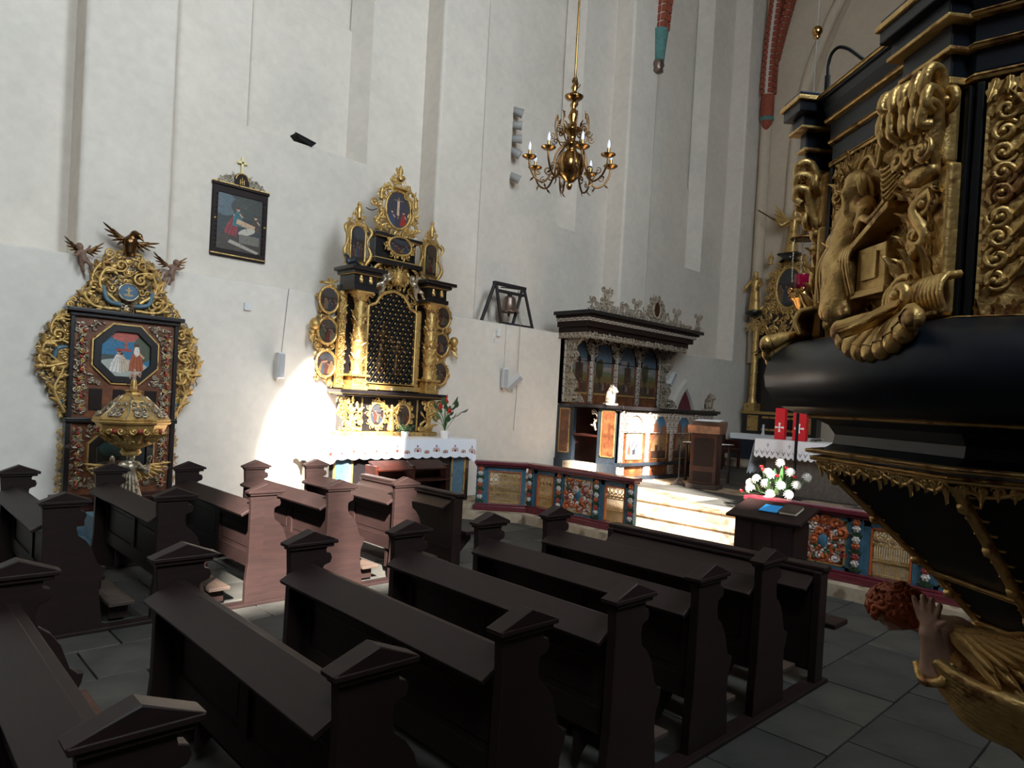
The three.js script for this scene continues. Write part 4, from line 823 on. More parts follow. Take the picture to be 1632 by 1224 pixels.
// mensa with cloth
{
  reseed(404);
  const t = thing('altar_table', 'altar table with grey-blue painted front panels below the lattice altar', 'table', [-9.85, 0, -6.66], PI / 2);
  mesh('table_step', bx(-1.75, 1.75, 0, 0.24, -0.45, 0.76, 0.01), M.sand, t);
  mesh('table_body', [bx(-1.36, 1.45, 0.24, 1.30, -0.45, 0.42, 0.01)], M.ebony, t);
  mesh('table_top', bx(-1.44, 1.44, 1.30, 1.345, -0.45, 0.52, 0.01), M.sand, t);
  for (const [x0, x1] of [[-1.30, -0.96], [1.02, 1.34]]) { const p = mesh('painted_panel', bx(x0, x1, 0.34, 1.2, 0.42, 0.435), M.greyBlue, t); mesh('gilt_border', ext([[x0, 0.34], [x1, 0.34], [x1, 1.2], [x0, 1.2]], 0.012, 0.003, [[[x0 + 0.03, 0.37], [x1 - 0.03, 0.37], [x1 - 0.03, 1.17], [x0 + 0.03, 1.17]]]).translate(0, 0, 0.436), M.gilt, p); }
  // cloth
  const clothTex = canvasTex(2048, 256, (g, w, h) => {
    g.fillStyle = '#f3f2f7'; g.fillRect(0, 0, w, h);
    for (let i = 0; i < 15; i++) {
      const x = (i + 0.5) / 15 * w, big = i % 2 === 0, y = h * (big ? 0.60 : 0.70), k = big ? 1.35 : 1.0;
      for (let p = 0; p < 11; p++) { const a = -PI / 2 + (p - 5) * 0.4; blob(g, x + Math.cos(a) * 30 * k, y + Math.sin(a) * 26 * k, 4.5, 11 * k, p % 2 ? '#a4583c' : '#8f7648', a + PI / 2); }
      blob(g, x, y, 15 * k, 14 * k, '#ad4a30'); blob(g, x, y - 3, 8 * k, 8 * k, '#6f2d30'); if (big) { blob(g, x, y - 62, 11, 14, '#95607a'); blob(g, x, y - 60, 5, 7, '#5f3850'); g.fillStyle = '#7f7a4e'; g.fillRect(x - 2, y - 48, 4, 26); }
    }
  }, false);
  const cm = std({ map: clothTex, roughness: 0.95, side: THREE.DoubleSide });
  const nx = 150, ny = 14, pos = [], uv = [], idx = [];
  const X0 = -1.52, X1 = 1.50;
  for (let j = 0; j <= ny; j++) for (let i = 0; i <= nx; i++) {
    const u = i / nx, v = j / ny, x = X0 + (X1 - X0) * u, scal = 0.028 * Math.abs(Math.sin(u * 15 * PI)) ;
    const edge = Math.max(0, Math.abs(u - 0.5) - 0.42) / 0.08;
    const drop = (0.315 + scal - 0.02 + edge * 0.10) * v;
    const fold = (0.012 * Math.sin(u * 47) + 0.01 * Math.sin(u * 23 + 1)) * v + edge * 0.03 * Math.sin(u * 160) * v;
    pos.push(x, 1.352 - drop, 0.535 + fold + 0.015 * v); uv.push(u, 1 - v);
  }
  for (let j = 0; j < ny; j++) for (let i = 0; i < nx; i++) { const a = j * (nx + 1) + i, b = a + 1, c = a + nx + 1, d = c + 1; idx.push(a, c, b, b, c, d); }
  const g = new THREE.BufferGeometry(); g.setAttribute('position', new THREE.Float32BufferAttribute(pos, 3)); g.setAttribute('uv', new THREE.Float32BufferAttribute(uv, 2)); g.setIndex(idx); g.computeVertexNormals();
  const c = thing('altar_cloth', 'white cloth with scalloped embroidered hem on the lattice altar table', 'tablecloth', [-9.85, 0, -6.66], PI / 2);
  mesh('embroidered_hem', g, cm, c, true);
  mesh('cloth_top', [bx(X0, X1, 1.346, 1.354, -0.42, 0.535, 0.002)], M.linen, c);
  for (const s of [-1, 1]) {
    const p2 = []; const x = s < 0 ? X0 : X1;
    const sg = new THREE.PlaneGeometry(0.95, 0.42, 12, 8); const sp = sg.attributes.position;
    for (let i = 0; i < sp.count; i++) { const a = sp.getX(i), b = sp.getY(i); const v = (0.21 - b) / 0.42; sp.setXYZ(i, x + s * (0.01 + 0.02 * Math.sin(a * 22) * v), 1.352 - v * (0.42 - 0.05 * Math.abs(Math.sin(a * 12))), 0.06 + a); }
    sg.computeVertexNormals(); mesh('side_drop', sg, M.linen, c);
  }
}
// shelf desk in front of the mensa
{
  const t = thing('kneeling_desk', 'reddish-brown double shelf desk in front of the embroidered altar cloth', 'desk', [-8.92, 0, -6.42], PI / 2);
  mesh('carcass', [...[-0.68, 0, 0.68].map((x) => bx(x - 0.025, x + 0.025, 0.24, 0.98, -0.16, 0.14, 0.004)), bx(-0.7, 0.7, 0.24, 0.3, -0.16, 0.14), bx(-0.7, 0.7, 0.3, 0.96, -0.16, -0.14)], M.mahog, t);
  for (const y of [0.5, 0.72]) mesh('shelf', bx(-0.73, 0.73, y, y + 0.025, -0.15, 0.16, 0.004), M.mahog, t);
  for (const s of [-1, 1]) mesh('sloping_top', box(0.66, 0.03, 0.3, s * 0.35, 0, 0, 0.006).rotateX(0.4).translate(0, 0.97, 0.02), M.mahog, t);
  mesh('desk_step', bx(-0.8, 0.8, 0.0, 0.24, -0.155, 0.3, 0.01), M.sand, t);
}
// pot plants on the mensa
function pot(x, y, z, r, h, label) {
  const t = thing('potted_plant', label, 'plant', [x, y, z]);
  mesh('pot', lathe([[0.001, 0], [r * 0.72, 0], [r * 0.95, h * 0.95], [r, h], [r * 0.88, h], [r * 0.84, h * 0.86], [0.001, h * 0.86]], 20), M.potWhite, t);
  mesh('soil', cyl(r * 0.82, r * 0.82, 0.012, 0, h * 0.85, 0), M.soil, t);
  return t;
}
function flatLeaf(L, W, fold = 0.15) {                 // broad green leaf along +y
  const g = new THREE.PlaneGeometry(2, 1, 4, 8).translate(0, 0.5, 0), p = g.attributes.position;
  for (let i = 0; i < p.count; i++) { const v = p.getX(i), u = p.getY(i), w = W * Math.pow(Math.sin(PI * Math.pow(u, 0.75)), 0.8); p.setXYZ(i, v * w, u * L, -0.35 * L * u * u + fold * Math.abs(v) * w); }
  g.computeVertexNormals(); return g;
}
{
  reseed(505);
  const a = pot(-9.52, 1.354, -7.58, 0.085, 0.14, 'red-flowering anthurium in a white pot on the embroidered altar cloth');
  for (let i = 0; i < 17; i++) {
    const an = i * 2.4, h = rr(0.12, 0.5), rad = rr(0.04, 0.2) * (i % 3 === 0 ? 1.25 : 1), e = V(Math.cos(an) * rad, 0.12 + h, Math.sin(an) * rad);
    const s = mesh('stalk', tube(curvePts([[0, 0.12, 0], [e.x * 0.35, 0.12 + h * 0.65, e.z * 0.35], [e.x, e.y, e.z]], 8), 0.004, 5), M.leafLight, a);
    mesh('leaf', flatLeaf(rr(0.13, 0.19), rr(0.04, 0.055)).rotateX(rr(0.7, 1.4)).rotateY(PI / 2 - an).translate(e.x, e.y, e.z), M.leafGreen, s);
  }
  const far = mesh('stalk', tube(curvePts([[0, 0.12, 0], [0.1, 0.4, -0.15], [0.02, 0.46, -0.3]], 8), 0.004, 5), M.leafLight, a);
  mesh('leaf', flatLeaf(0.22, 0.06).rotateX(1.6).rotateY(PI).translate(0.02, 0.47, -0.28), M.leafGreen, far);
  for (const [x, y, z] of [[0.05, 0.72, 0.08], [0.06, 0.64, 0.06], [0.06, 0.54, 0.2], [0.0, 0.47, -0.05]]) {
    const s = mesh('flower_stalk', tube(curvePts([[0, 0.12, 0], [x * 0.6, y * 0.6, z * 0.6], [x, y, z]], 8), 0.004, 5), M.leafLight, a);
    mesh('red_spathe', flatLeaf(0.11, 0.05, 0.3).rotateX(0.7).rotateY(rr(0.5, 2.4)).translate(x, y - 0.03, z), M.redFlower, s);
  }
  const b = pot(-9.5, 1.354, -6.72, 0.07, 0.115, 'small trailing fern in a white pot at the middle of the altar cloth');
  for (let i = 0; i < 26; i++) { const an = i * 2.4, r = rr(0.05, 0.2); const s = mesh('frond', [tube(curvePts([[0, 0.1, 0], [Math.cos(an) * r * 0.5, rr(0.16, 0.2), Math.sin(an) * r * 0.5], [Math.cos(an) * r, rr(0.08, 0.18), Math.sin(an) * r]], 6), 0.003, 4)], M.leafLight, b);
    mesh('leaf', flatLeaf(rr(0.07, 0.1), 0.026).rotateX(1.3).rotateY(PI / 2 - an).translate(Math.cos(an) * r * 0.6, rr(0.12, 0.2), Math.sin(an) * r * 0.6), M.leafGreen, s); }
}
// ---------------------------------------------------------------- things on the north wall
{
  reseed(606);
  const t = thing('framed_painting', 'dark framed station painting crowned by a gilt cross', 'painting', [-11.0, 4.1, -4.37], PI / 2);
  mesh('canvas', picture([[-0.36, 0.1], [0.36, 0.1], [0.36, 0.98], [-0.36, 0.98]], 0.03), pictureMat(canvasTex(384, 512, (g, w, h) => {
    g.fillStyle = '#2f3638'; g.fillRect(0, 0, w, h); blob(g, w * 0.15, h * 0.2, w * 0.3, h * 0.2, '#55646c'); blob(g, w * 0.7, h * 0.2, w * 0.4, h * 0.2, '#3b3f3a'); blob(g, w * 0.5, h * 0.9, w * 0.8, h * 0.2, '#3c342e');
    person(g, w * 0.3, h * 0.72, h * 0.42, '#8a2f36', '#c79b80', 0.2); person(g, w * 0.45, h * 0.55, h * 0.34, '#2f6a72', '#c79b80'); person(g, w * 0.85, h * 0.6, h * 0.3, '#4a3a30');
    g.save(); g.translate(w * 0.62, h * 0.5); g.rotate(0.25); g.fillStyle = '#c3a283'; g.fillRect(-w * 0.2, -h * 0.05, w * 0.42, h * 0.09); g.restore(); blob(g, w * 0.66, h * 0.62, w * 0.2, h * 0.06, '#b9b3a6', -0.4);
    g.fillStyle = '#6f6a62'; g.fillRect(w * 0.5, h * 0.68, w * 0.45, h * 0.16); g.fillStyle = '#a39a8e'; g.beginPath(); g.moveTo(w * 0.3, h * 0.8); g.lineTo(w * 0.95, h * 0.95); g.lineTo(w * 0.9, h * 0.99); g.lineTo(w * 0.25, h * 0.86); g.fill();
  })), t, true);
  mesh('frame', [ext([[-0.43, 0.0], [0.43, 0.0], [0.43, 1.08], [-0.43, 1.08]], 0.045, 0.008, [[[-0.36, 0.1], [0.36, 0.1], [0.36, 0.98], [-0.36, 0.98]]]), bx(-0.45, 0.45, 1.08, 1.12, 0, 0.08, 0.008)], M.pew, t);
  mesh('gilt_bead', bx(-0.44, 0.44, 0.02, 0.035, 0.05, 0.06), M.gilt, t); mesh('gilt_bead', bx(-0.45, 0.45, 1.12, 1.135, 0, 0.085), M.gilt, t); for (const s of [-1, 1]) mesh('gilt_stud', sph(0.022, s * 0.395, 0.56, 0.06), M.gilt, t);
  mesh('scalloped_edge', [-1, 1].map((s) => Array.from({ length: 12 }, (_, i) => sph(0.022, s * 0.375, 0.14 + i * 0.073, 0.05, 1, 1, 0.6, 6))), M.pew, t);
  const cr = mesh('crest', [ext(archPts(-0.11, 0.11, 1.1, 1.34), 0.05, 0.006)], M.pew, t);
  mesh('crest_arch', tube(archPts(-0.1, 0.1, 1.1, 1.33).slice(2).map(([x, y]) => V(x, y, 0.06)), 0.012, 5), M.gilt, cr);
  mesh('crest_foliage', foliage([[0.1, 1.13], [0.4, 1.13], [0.3, 1.22], [0.12, 1.32]], 0.06, 0.03, { mirror: true, w: 0.3 }), M.silverLeaf, cr);
  mesh('cross', [bx(-0.02, 0.02, 1.34, 1.6, 0.02, 0.05, 0.005), bx(-0.08, 0.08, 1.49, 1.53, 0.02, 0.05, 0.005)], std({ color: '#e3d29a', metalness: 0.3, roughness: 0.4 }), cr);
  mesh('monogram', [bx(-0.035, -0.025, 1.16, 1.24, 0.055, 0.062), bx(0.025, 0.035, 1.16, 1.24, 0.055, 0.062), bx(-0.035, 0.035, 1.195, 1.205, 0.055, 0.062), bx(-0.005, 0.005, 1.16, 1.27, 0.055, 0.062)], M.gilt, cr);
}
function smooth2(pts, a, b) { const m = curvePts(pts.slice(a, b + 1).map(([x, y]) => V(x, y, 0)), 60).map((p) => [p.x, p.y]); return [...pts.slice(0, a), ...m, ...pts.slice(b + 1)]; }
function wallThing(name, label, cat, y, z, parts, x = WALL, group) { const t = thing(name, label, cat, [x, y, z], PI / 2, group); for (const [n, g, m] of parts) mesh(n, g, m, t); return t; }
wallThing('junction_box', 'small white square box below the framed painting', 'box', 3.284, -4.3, [['cover', box(0.11, 0.11, 0.04, 0, 0, 0.02, 0.008), M.whitePlastic], ['cover_plate', box(0.06, 0.06, 0.01, 0, 0, 0.044, 0.003), M.whitePlastic]]);
const speakerParts = () => [['cabinet', box(0.12, 0.40, 0.13, 0, 0, 0.12, 0.012), M.whitePlastic], ['grille', box(0.095, 0.36, 0.012, 0, 0, 0.187, 0.003), std({ color: '#a9a9ab', roughness: 0.8 })], ['bracket', bx(-0.02, 0.02, -0.24, 0.02, 0, 0.07), M.whitePlastic]];
wallThing('column_loudspeaker', 'white column loudspeaker left of the lattice altar', 'loudspeaker', 2.43, -4.81, speakerParts());
wallThing('column_loudspeaker', 'white column loudspeaker hanging straight below the bell', 'loudspeaker', 2.54, -9.68, speakerParts().map(([n, g, m]) => [n, g.rotateY(-0.35), m]));
wallThing('column_loudspeaker', 'white column loudspeaker tilted forward below the bell', 'loudspeaker', 2.52, -9.95, speakerParts().map(([n, g, m]) => [n, n === 'bracket' ? g : g.rotateX(0.5).rotateZ(-0.6), m]));
wallThing('switch_box', 'white switch box just below the bell ledge', 'switch', 3.44, -9.46, [['cover', box(0.09, 0.12, 0.07, 0, 0, 0.035, 0.01), M.whitePlastic], ['lamp', cyl(0.03, 0.03, 0.05, 0, 0.05, 0.05), M.whitePlastic]]);
wallThing('switch_box', 'flat white wall plate under the switch box', 'switch', 3.29, -9.43, [['cover', box(0.09, 0.09, 0.02, 0, 0, 0.01, 0.006), M.whitePlastic]]);
solo('speaker_cable', 'thin cable running down the wall to the left loudspeaker', 'cable', tube([V(WALL + 0.006, 3.66, -4.95), V(WALL + 0.006, 3.4, -4.93), V(WALL + 0.006, 2.65, -4.88)], 0.005, 4), M.rope);
solo('speaker_cable', 'thin cable running down from the bell ledge to the loudspeakers', 'cable', tube([V(WALL + 0.006, 3.66, -9.7), V(WALL + 0.006, 2.72, -9.7)], 0.004, 4), M.rope);
solo('bell_rope', 'long thin bell rope hanging from the bell frame', 'rope', tube(curvePts([[-10.30, 3.7, -10.06], [-10.28, 3.0, -10.04], [-10.29, 2.2, -10.05], [-10.3, 1.46, -10.03]], 20), 0.006, 5), M.rope);
// bell in its wooden frame, on the ledge
{
  const t = thing('wooden_trestle', 'dark wooden trestle on the wall ledge holding the bell', 'trestle', [-10.55, LEDGE, -9.93], PI / 2);
  const beam = (a, b, r) => tube([V(...a), V(...b)], r, 4);
  mesh('top_beam', [bx(-0.47, 0.45, 0.80, 0.87, -0.02, 0.06, 0.008)], M.iron, t);
  mesh('cross_beam', [bx(-0.38, 0.40, 0.66, 0.72, -0.02, 0.05, 0.006)], M.iron, t);
  for (const [a, b] of [[[-0.44, 0.82, 0.02], [-0.76, 0.0, 0.02]], [[-0.40, 0.82, 0.02], [-0.2, 0.0, 0.02]], [[0.36, 0.82, 0.02], [0.12, 0.0, 0.02]], [[0.42, 0.82, 0.02], [0.74, 0.0, 0.02]]]) mesh('leg', beam(a, b, 0.045), M.iron, t);
  mesh('foot_rail', bx(-0.2, 0.74, 0.02, 0.06, 0.0, 0.04), M.iron, t);
  mesh('pull_lever', [beam([-0.3, 0.76, 0.06], [0.3, 0.8, 0.06], 0.012), beam([0.2, 0.8, 0.06], [0.22, 0.55, 0.06], 0.008)], M.iron, t);
  const b = thing('bell', 'small bronze bell hung in the dark trestle', 'bell', [-10.53, LEDGE + 0.28, -9.93], PI / 2);
  mesh('bell_body', lathe([[0.0, 0.33], [0.10, 0.33], [0.125, 0.29], [0.135, 0.18], [0.16, 0.08], [0.215, 0.02], [0.22, 0.0], [0.2, 0.0], [0.15, 0.07], [0.11, 0.25], [0.0, 0.28]], 28), M.bronze, b);
  mesh('bell_crown', [tube(curvePts([[-0.05, 0.33, 0], [-0.04, 0.4, 0], [0.04, 0.4, 0], [0.05, 0.33, 0]], 10), 0.016, 6), sph(0.03, 0, 0.36, 0)], M.iron, b);
  mesh('clapper', [tube([V(0, 0.25, 0), V(0, -0.06, 0)], 0.01, 6), sph(0.03, 0, -0.05, 0, 0.8, 1.4, 0.8)], M.iron, b);
}
// vent flap at the niche sill, spotlights behind the pier
wallThing('vent_flap', 'black vent flap on the sill of the left wall niche', 'vent', 6.27, -5.40, [['flap', ext([[-0.18, 0.07], [0.18, 0.0], [0.13, -0.05], [-0.1, 0.0]], 0.2, 0.005), M.black], ['flap_rim', tube([V(-0.19, 0.08, 0.2), V(0.19, 0.01, 0.2)], 0.012, 5), M.black]], -11.15);
{
  for (const [i, [y, z, a]] of [[8.5, -10.36, 0.3], [8.2, -10.34, 0], [7.9, -10.36, -0.1], [7.6, -10.36, 0.5], [7.05, -10.38, 0.4]].entries()) {
    const t = thing('spotlight', ['topmost', 'second highest', 'middle', 'fourth', 'lowest'][i] + ' grey spotlight on the stack beside the right wall niche', 'spotlight', [-11.3, y, z], PI / 2, 'spotlights in the bay beside the chandelier');
    mesh('housing', lathe([[0.0, -0.12], [0.07, -0.12], [0.085, 0.0], [0.1, 0.12], [0.09, 0.12], [0.0, 0.1]], 16).rotateX(PI / 2 + a).rotateY(0.9).translate(0.12, 0, 0.12), M.spotGrey, t);
    mesh('yoke', [bx(-0.02, 0.02, -0.1, 0.1, 0, 0.06), tube([V(0, 0, 0.03), V(0.12, 0, 0.12)], 0.014, 5)], M.rope, t);
  }
}
// ---------------------------------------------------------------- patron's stall with painted panels and a canopy
{
  reseed(707);
  const P = 0.553, t = thing('canopied_stall', 'dark canopied stall with painted arches and silvered carving', 'stall', [WALL, P, -11.41], PI / 2);
  // local: x to the east from the west end, y from the platform, z out from the wall
  const D = 1.75, Ln = 3.76, Y1 = 1.50;
  // west end: two posts with inlaid panels and an opening with a shelf
  for (const [z0, z1] of [[0.0, 0.5], [1.18, D]]) {
    const post = mesh('end_post', [bx(0, 0.1, 0.0, Y1, z0, z1, 0.008), bx(-0.03, 0.13, 0.0, 0.32, z0, z1, 0.01)], M.slate, t);
    mesh('inlay', [bx(-0.012, 0.0, 0.48, 1.42, z0 + 0.12, z1 - 0.12)], M.walnut, post);
    mesh('inlay_border', [[z0 + 0.1, z0 + 0.12], [z1 - 0.12, z1 - 0.1]].map(([a, b]) => bx(-0.016, 0, 0.46, 1.44, a, b)).concat([[0.46, 0.48], [1.42, 1.44]].map(([a, b]) => bx(-0.016, 0, a, b, z0 + 0.1, z1 - 0.1))), M.gilt, post);
  }
  mesh('inner_boards', [bx(0.5, 0.54, 0.05, Y1, 0.1, D - 0.1), bx(0.1, 0.54, 0.05, Y1, 1.2, 1.24), bx(0.0, 0.5, 0.86, 0.90, 0.5, 1.18), bx(0, 0.5, 0.04, 0.1, 0.4, 1.2)], M.mahog, t);
  mesh('entrance_step', box(0.35, 0.3, 0.75, -0.1, 0.15, 0.85, 0.015), M.sand, t);
  mesh('arm_scroll', [...acanthus([[0, 1.0], [-0.06, 1.15], [0.05, 1.28], [-0.04, 1.42]], 0.03, 4, 0.1, 0)].map((g) => g.rotateY(-PI / 2).translate(0.06, 0, 1.1)), M.carvedWhite, t);
  // painted front: four arches
  const front = mesh('front_board', [bx(0, Ln, 0, Y1, D - 0.06, D - 0.01)], M.walnut, t);
  mesh('front_plinth', [bx(-0.03, Ln + 0.03, 0.0, 0.07, D - 0.1, D + 0.1, 0.01), bx(-0.02, Ln + 0.02, 0.30, 0.36, D - 0.1, D + 0.09, 0.01)], M.slate, front);
  mesh('front_rail', [bx(-0.06, Ln + 0.1, Y1 - 0.02, Y1 + 0.05, 0.4, D + 0.12, 0.012), bx(-0.04, Ln + 0.06, Y1 - 0.06, Y1 - 0.02, D - 0.08, D + 0.06)], M.ebony, t);
  for (let i = 0; i < 4; i++) {
    const x0 = 0.12 + i * 0.93, cx = x0 + 0.42;
    const tex1 = i === 0 ? canvasTex(256, 384, (g, w, h) => { g.fillStyle = '#9a8a70'; g.fillRect(0, 0, w, h); g.fillStyle = '#c8b89a'; g.fillRect(w * 0.1, 0, w * 0.1, h); g.fillRect(w * 0.25, 0, w * 0.06, h); blob(g, w * 0.5, h * 0.3, w * 0.3, h * 0.25, '#b09a78'); person(g, w * 0.5, h * 0.75, h * 0.4, '#d8c3a0'); for (let k = 0; k < 14; k++) blob(g, w * (0.3 + 0.03 * k), h * (0.62 + 0.05 * ((k * 7) % 5)), 12, 10, k % 2 ? '#2e3340' : '#e8e4dc'); person(g, w * 0.2, h * 0.9, h * 0.3, '#b0483c'); g.fillStyle = '#272b36'; g.fillRect(w * 0.4, h * 0.78, w * 0.2, h * 0.12); }) : panelScene(i);
    const pn = mesh('front_painting', picture(archPts(cx - 0.27, cx + 0.27, 0.44, 1.36), D - 0.008, 0.01), pictureMat(tex1), front, true);
    mesh('silvered_arch', ext([[cx - 0.36, 1.0], [cx + 0.36, 1.0], [cx + 0.36, 1.44], [cx - 0.36, 1.44]], 0.03, 0.004, [archPts(cx - 0.28, cx + 0.28, 0.99, 1.37).map(([x, y]) => [x, Math.max(y, 1.003)])]).translate(0, 0, D), M.filigree, pn);
    mesh('gilt_edge', tube(archPts(cx - 0.285, cx + 0.285, 0.43, 1.375).map(([x, y]) => V(x, y, D + 0.005)), 0.01, 4), M.gilt, pn);
  }
  for (let i = 0; i <= 4; i++) { const x = 0.07 + i * 0.93; if (x > Ln) break; const s = mesh('silvered_pilaster', [bx(x - 0.06, x + 0.06, 0.37, 1.46, D, D + 0.03, 0.005), sph(0.065, x, 1.45, D + 0.03, 1, 1, 0.5, 10)], M.filigree, front); mesh('plinth_block', bx(x - 0.1, x + 0.1, 0.08, 0.29, D, D + 0.05, 0.006), M.filigree, s); }
  // lions on the rail
  const lion = (x, z, label, turn) => {
    const l = thing('lion_figure', label, 'figure', [WALL + z, P + Y1 + 0.052, -11.41 - x], turn);
    mesh('lion_body', body([[0, 0.1, 0, 0.09, 0, 0.22, 0.02, 0.1], [0.06, 0.06, 0.06, 0.035, 0.06, 0.2, 0.06, 0.04], [-0.06, 0.06, 0.06, 0.035, -0.06, 0.2, 0.06, 0.04], [0, 0.31, 0.05, 0.085, 0, 0.33, 0.09, 0.06], [0, 0.3, 0.13, 0.035, 0, 0.29, 0.15, 0.03], [0.07, 0.38, 0.04, 0.025, 0.09, 0.4, 0.04, 0.015], [-0.07, 0.38, 0.04, 0.025, -0.09, 0.4, 0.04, 0.015]], 0.011, 0.03), M.carvedWhite, l);
    mesh('mane', foliage(ellPts(0, 0.28, 0.14, 0.15), 0.06, 0.02, { w: 0.3 }), M.carvedWhite, l);
    mesh('base', box(0.28, 0.04, 0.26, 0, 0.02, 0.02, 0.008), M.carvedWhite, l);
  };
  lion(0.05, 1.42, 'sunlit white carved lion on the near corner of the stall rail', PI * 0.8);
  lion(3.45, 1.75, 'shaded carved lion at the far end of the stall rail', PI * 0.6);
  // upper back with four painted arches
  const back = mesh('back_board', [bx(0, Ln, Y1 + 0.04, 3.1, 0.0, 0.1)], M.walnut, t);
  for (let i = 0; i < 4; i++) {
    const cx = 0.51 + i * 0.92;
    const pn = mesh('back_painting', picture(archPts(cx - 0.31, cx + 0.31, 1.83, 2.98), 0.1, 0.01), pictureMat(landscape(i)), back, true);
    mesh('dark_arch', ext([[cx - 0.40, 2.55], [cx + 0.40, 2.55], [cx + 0.40, 3.05], [cx - 0.40, 3.05]], 0.03, 0.003, [archPts(cx - 0.32, cx + 0.32, 2.545, 2.99).map(([x, y]) => [x, Math.max(y, 2.553)])]).translate(0, 0, 0.11), M.pew, pn);
    mesh('arch_carving', foliage([[cx - 0.40, 2.6], [cx - 0.33, 2.7], [cx - 0.22, 2.95], [cx, 3.02], [cx + 0.22, 2.95], [cx + 0.33, 2.7], [cx + 0.40, 2.6], [cx + 0.40, 3.06], [cx - 0.40, 3.06]], 0.08, 0.14, { w: 0.26 }), M.carvedWhite, pn);
    mesh('sill', bx(cx - 0.33, cx + 0.33, 1.78, 1.82, 0.1, 0.13), M.gilt, pn);
  }
  for (let i = 0; i <= 4; i++) { const x = 0.05 + i * 0.92; mesh('silvered_pilaster', [bx(x - 0.05, x + 0.05, 1.58, 2.95, 0.1, 0.16, 0.006)], M.filigree, back); }
  // side brackets: pierced silvered scrollwork, and their posts
  for (const x of [0.02, Ln - 0.06]) {
    const b = mesh('bracket_post', [bx(x - 0.02, x + 0.08, Y1 + 0.04, 3.12, 0.0, 0.12)], M.ebony, t);
    const sil = smooth2([[0.1, 1.58], [0.72, 1.58], [0.6, 1.75], [0.42, 1.82], [0.5, 2.0], [0.36, 2.2], [0.3, 2.35], [0.4, 2.5], [0.5, 2.62], [0.42, 2.76], [0.6, 2.95], [0.75, 3.1], [0.1, 3.1]], 1, 11);
    mesh('bracket_scroll', [ext(sil, 0.03, 0.004).rotateY(-PI / 2).translate(x + 0.05, 0, 0), ...[[0.5, 1.7, 0.12], [0.36, 2.0, 0.1], [0.28, 2.3, 0.09], [0.38, 2.6, 0.1], [0.55, 2.98, 0.11], [0.3, 2.85, 0.1]].map(([z, y, r], k) => scroll(z, y, r, 1.4, k % 2 ? 1 : -1, k, 0.22, 0)).flat().map((g) => g.rotateY(-PI / 2).translate(x, 0, 0))], M.carvedWhite, b);
  }
  // canopy
  const can = mesh('canopy', [bx(-0.1, Ln + 0.2, 3.1, 3.22, 0, 0.8, 0.01), bx(-0.16, Ln + 0.3, 3.22, 3.34, 0, 0.88, 0.012), bx(-0.22, Ln + 0.42, 3.42, 3.47, 0, 0.98, 0.01)], M.pew, t);
  mesh('canopy_top', [bx(-0.30, Ln + 0.5, 3.47, 3.55, 0, 1.06, 0.012)], M.ebony, can);
  mesh('canopy_band', [bx(-0.19, Ln + 0.36, 3.34, 3.42, 0, 0.93, 0.01)], M.filigree, can);
  mesh('valance', [ext([[-0.06, 3.10], [-0.06, 2.98], ...Array.from({ length: 29 }, (_, i) => [-0.06 + (Ln + 0.2) * (i + 0.5) / 29, 2.97 + (i % 2 ? 0.03 : 0)]), [Ln + 0.14, 2.98], [Ln + 0.14, 3.10]], 0.03, 0.003).translate(0, 0, 0.76), bx(-0.09, -0.06, 2.98, 3.1, 0, 0.78)], M.carvedWhite, can);
  mesh('valance_carving', foliage([[-0.04, 2.99], [Ln + 0.12, 2.99], [Ln + 0.12, 3.09], [-0.04, 3.09]], 0.075, 0.795), M.silverLeaf, can);
  // crest: openwork with figures and a central cartouche
  const crest = mesh('crest', [...foliage([[-0.28, 3.55], [Ln + 0.48, 3.55], [Ln + 0.48, 3.72], [Ln + 0.2, 3.68], [2.9, 3.72], [2.6, 3.9], [2.4, 4.12], [2.2, 4.22], [2.0, 4.1], [1.8, 3.85], [1.5, 3.72], [1.1, 3.82], [0.7, 3.76], [0.4, 3.9], [0.1, 3.8], [-0.2, 3.84], [-0.3, 3.7]], 0.12, 0.92, { w: 0.26, scrolls: 0.75 })], M.carvedWhite, can);
  const cart = [ringBar(ellPts(2.2, 3.86, 0.15, 0.2), 0.03, 1.0)]; for (let k = 0; k < 10; k++) { const a = k / 10 * TAU; cart.push(...scroll(2.2 + Math.cos(a) * 0.24, 3.86 + Math.sin(a) * 0.29, 0.075, 1.2, k % 2 ? 1 : -1, a, 0.26, 0.97)); }
  mesh('cartouche', cart, M.carvedWhite, crest);
  mesh('cartouche_shield', ext(ellPts(2.2, 3.86, 0.13, 0.18), 0.03, 0.008).translate(0, 0, 0.96), M.mahog, crest);
  for (const [x, h] of [[0.35, 0.5], [1.45, 0.4], [3.1, 0.4], [4.1, 0.4]]) mesh('crest_figure', [putto(h, { la: [0.3, 0.9, 0.1], ra: [-0.3, 0.85, 0.1] }).translate(x, 3.55, 0.95), ...scroll(x + 0.14, 3.55 + h, 0.07, 1.2, 1, 2, 0.25, 0.95), ...scroll(x - 0.14, 3.55 + h, 0.07, 1.2, -1, 1, 0.25, 0.95)], M.carvedWhite, crest);
}
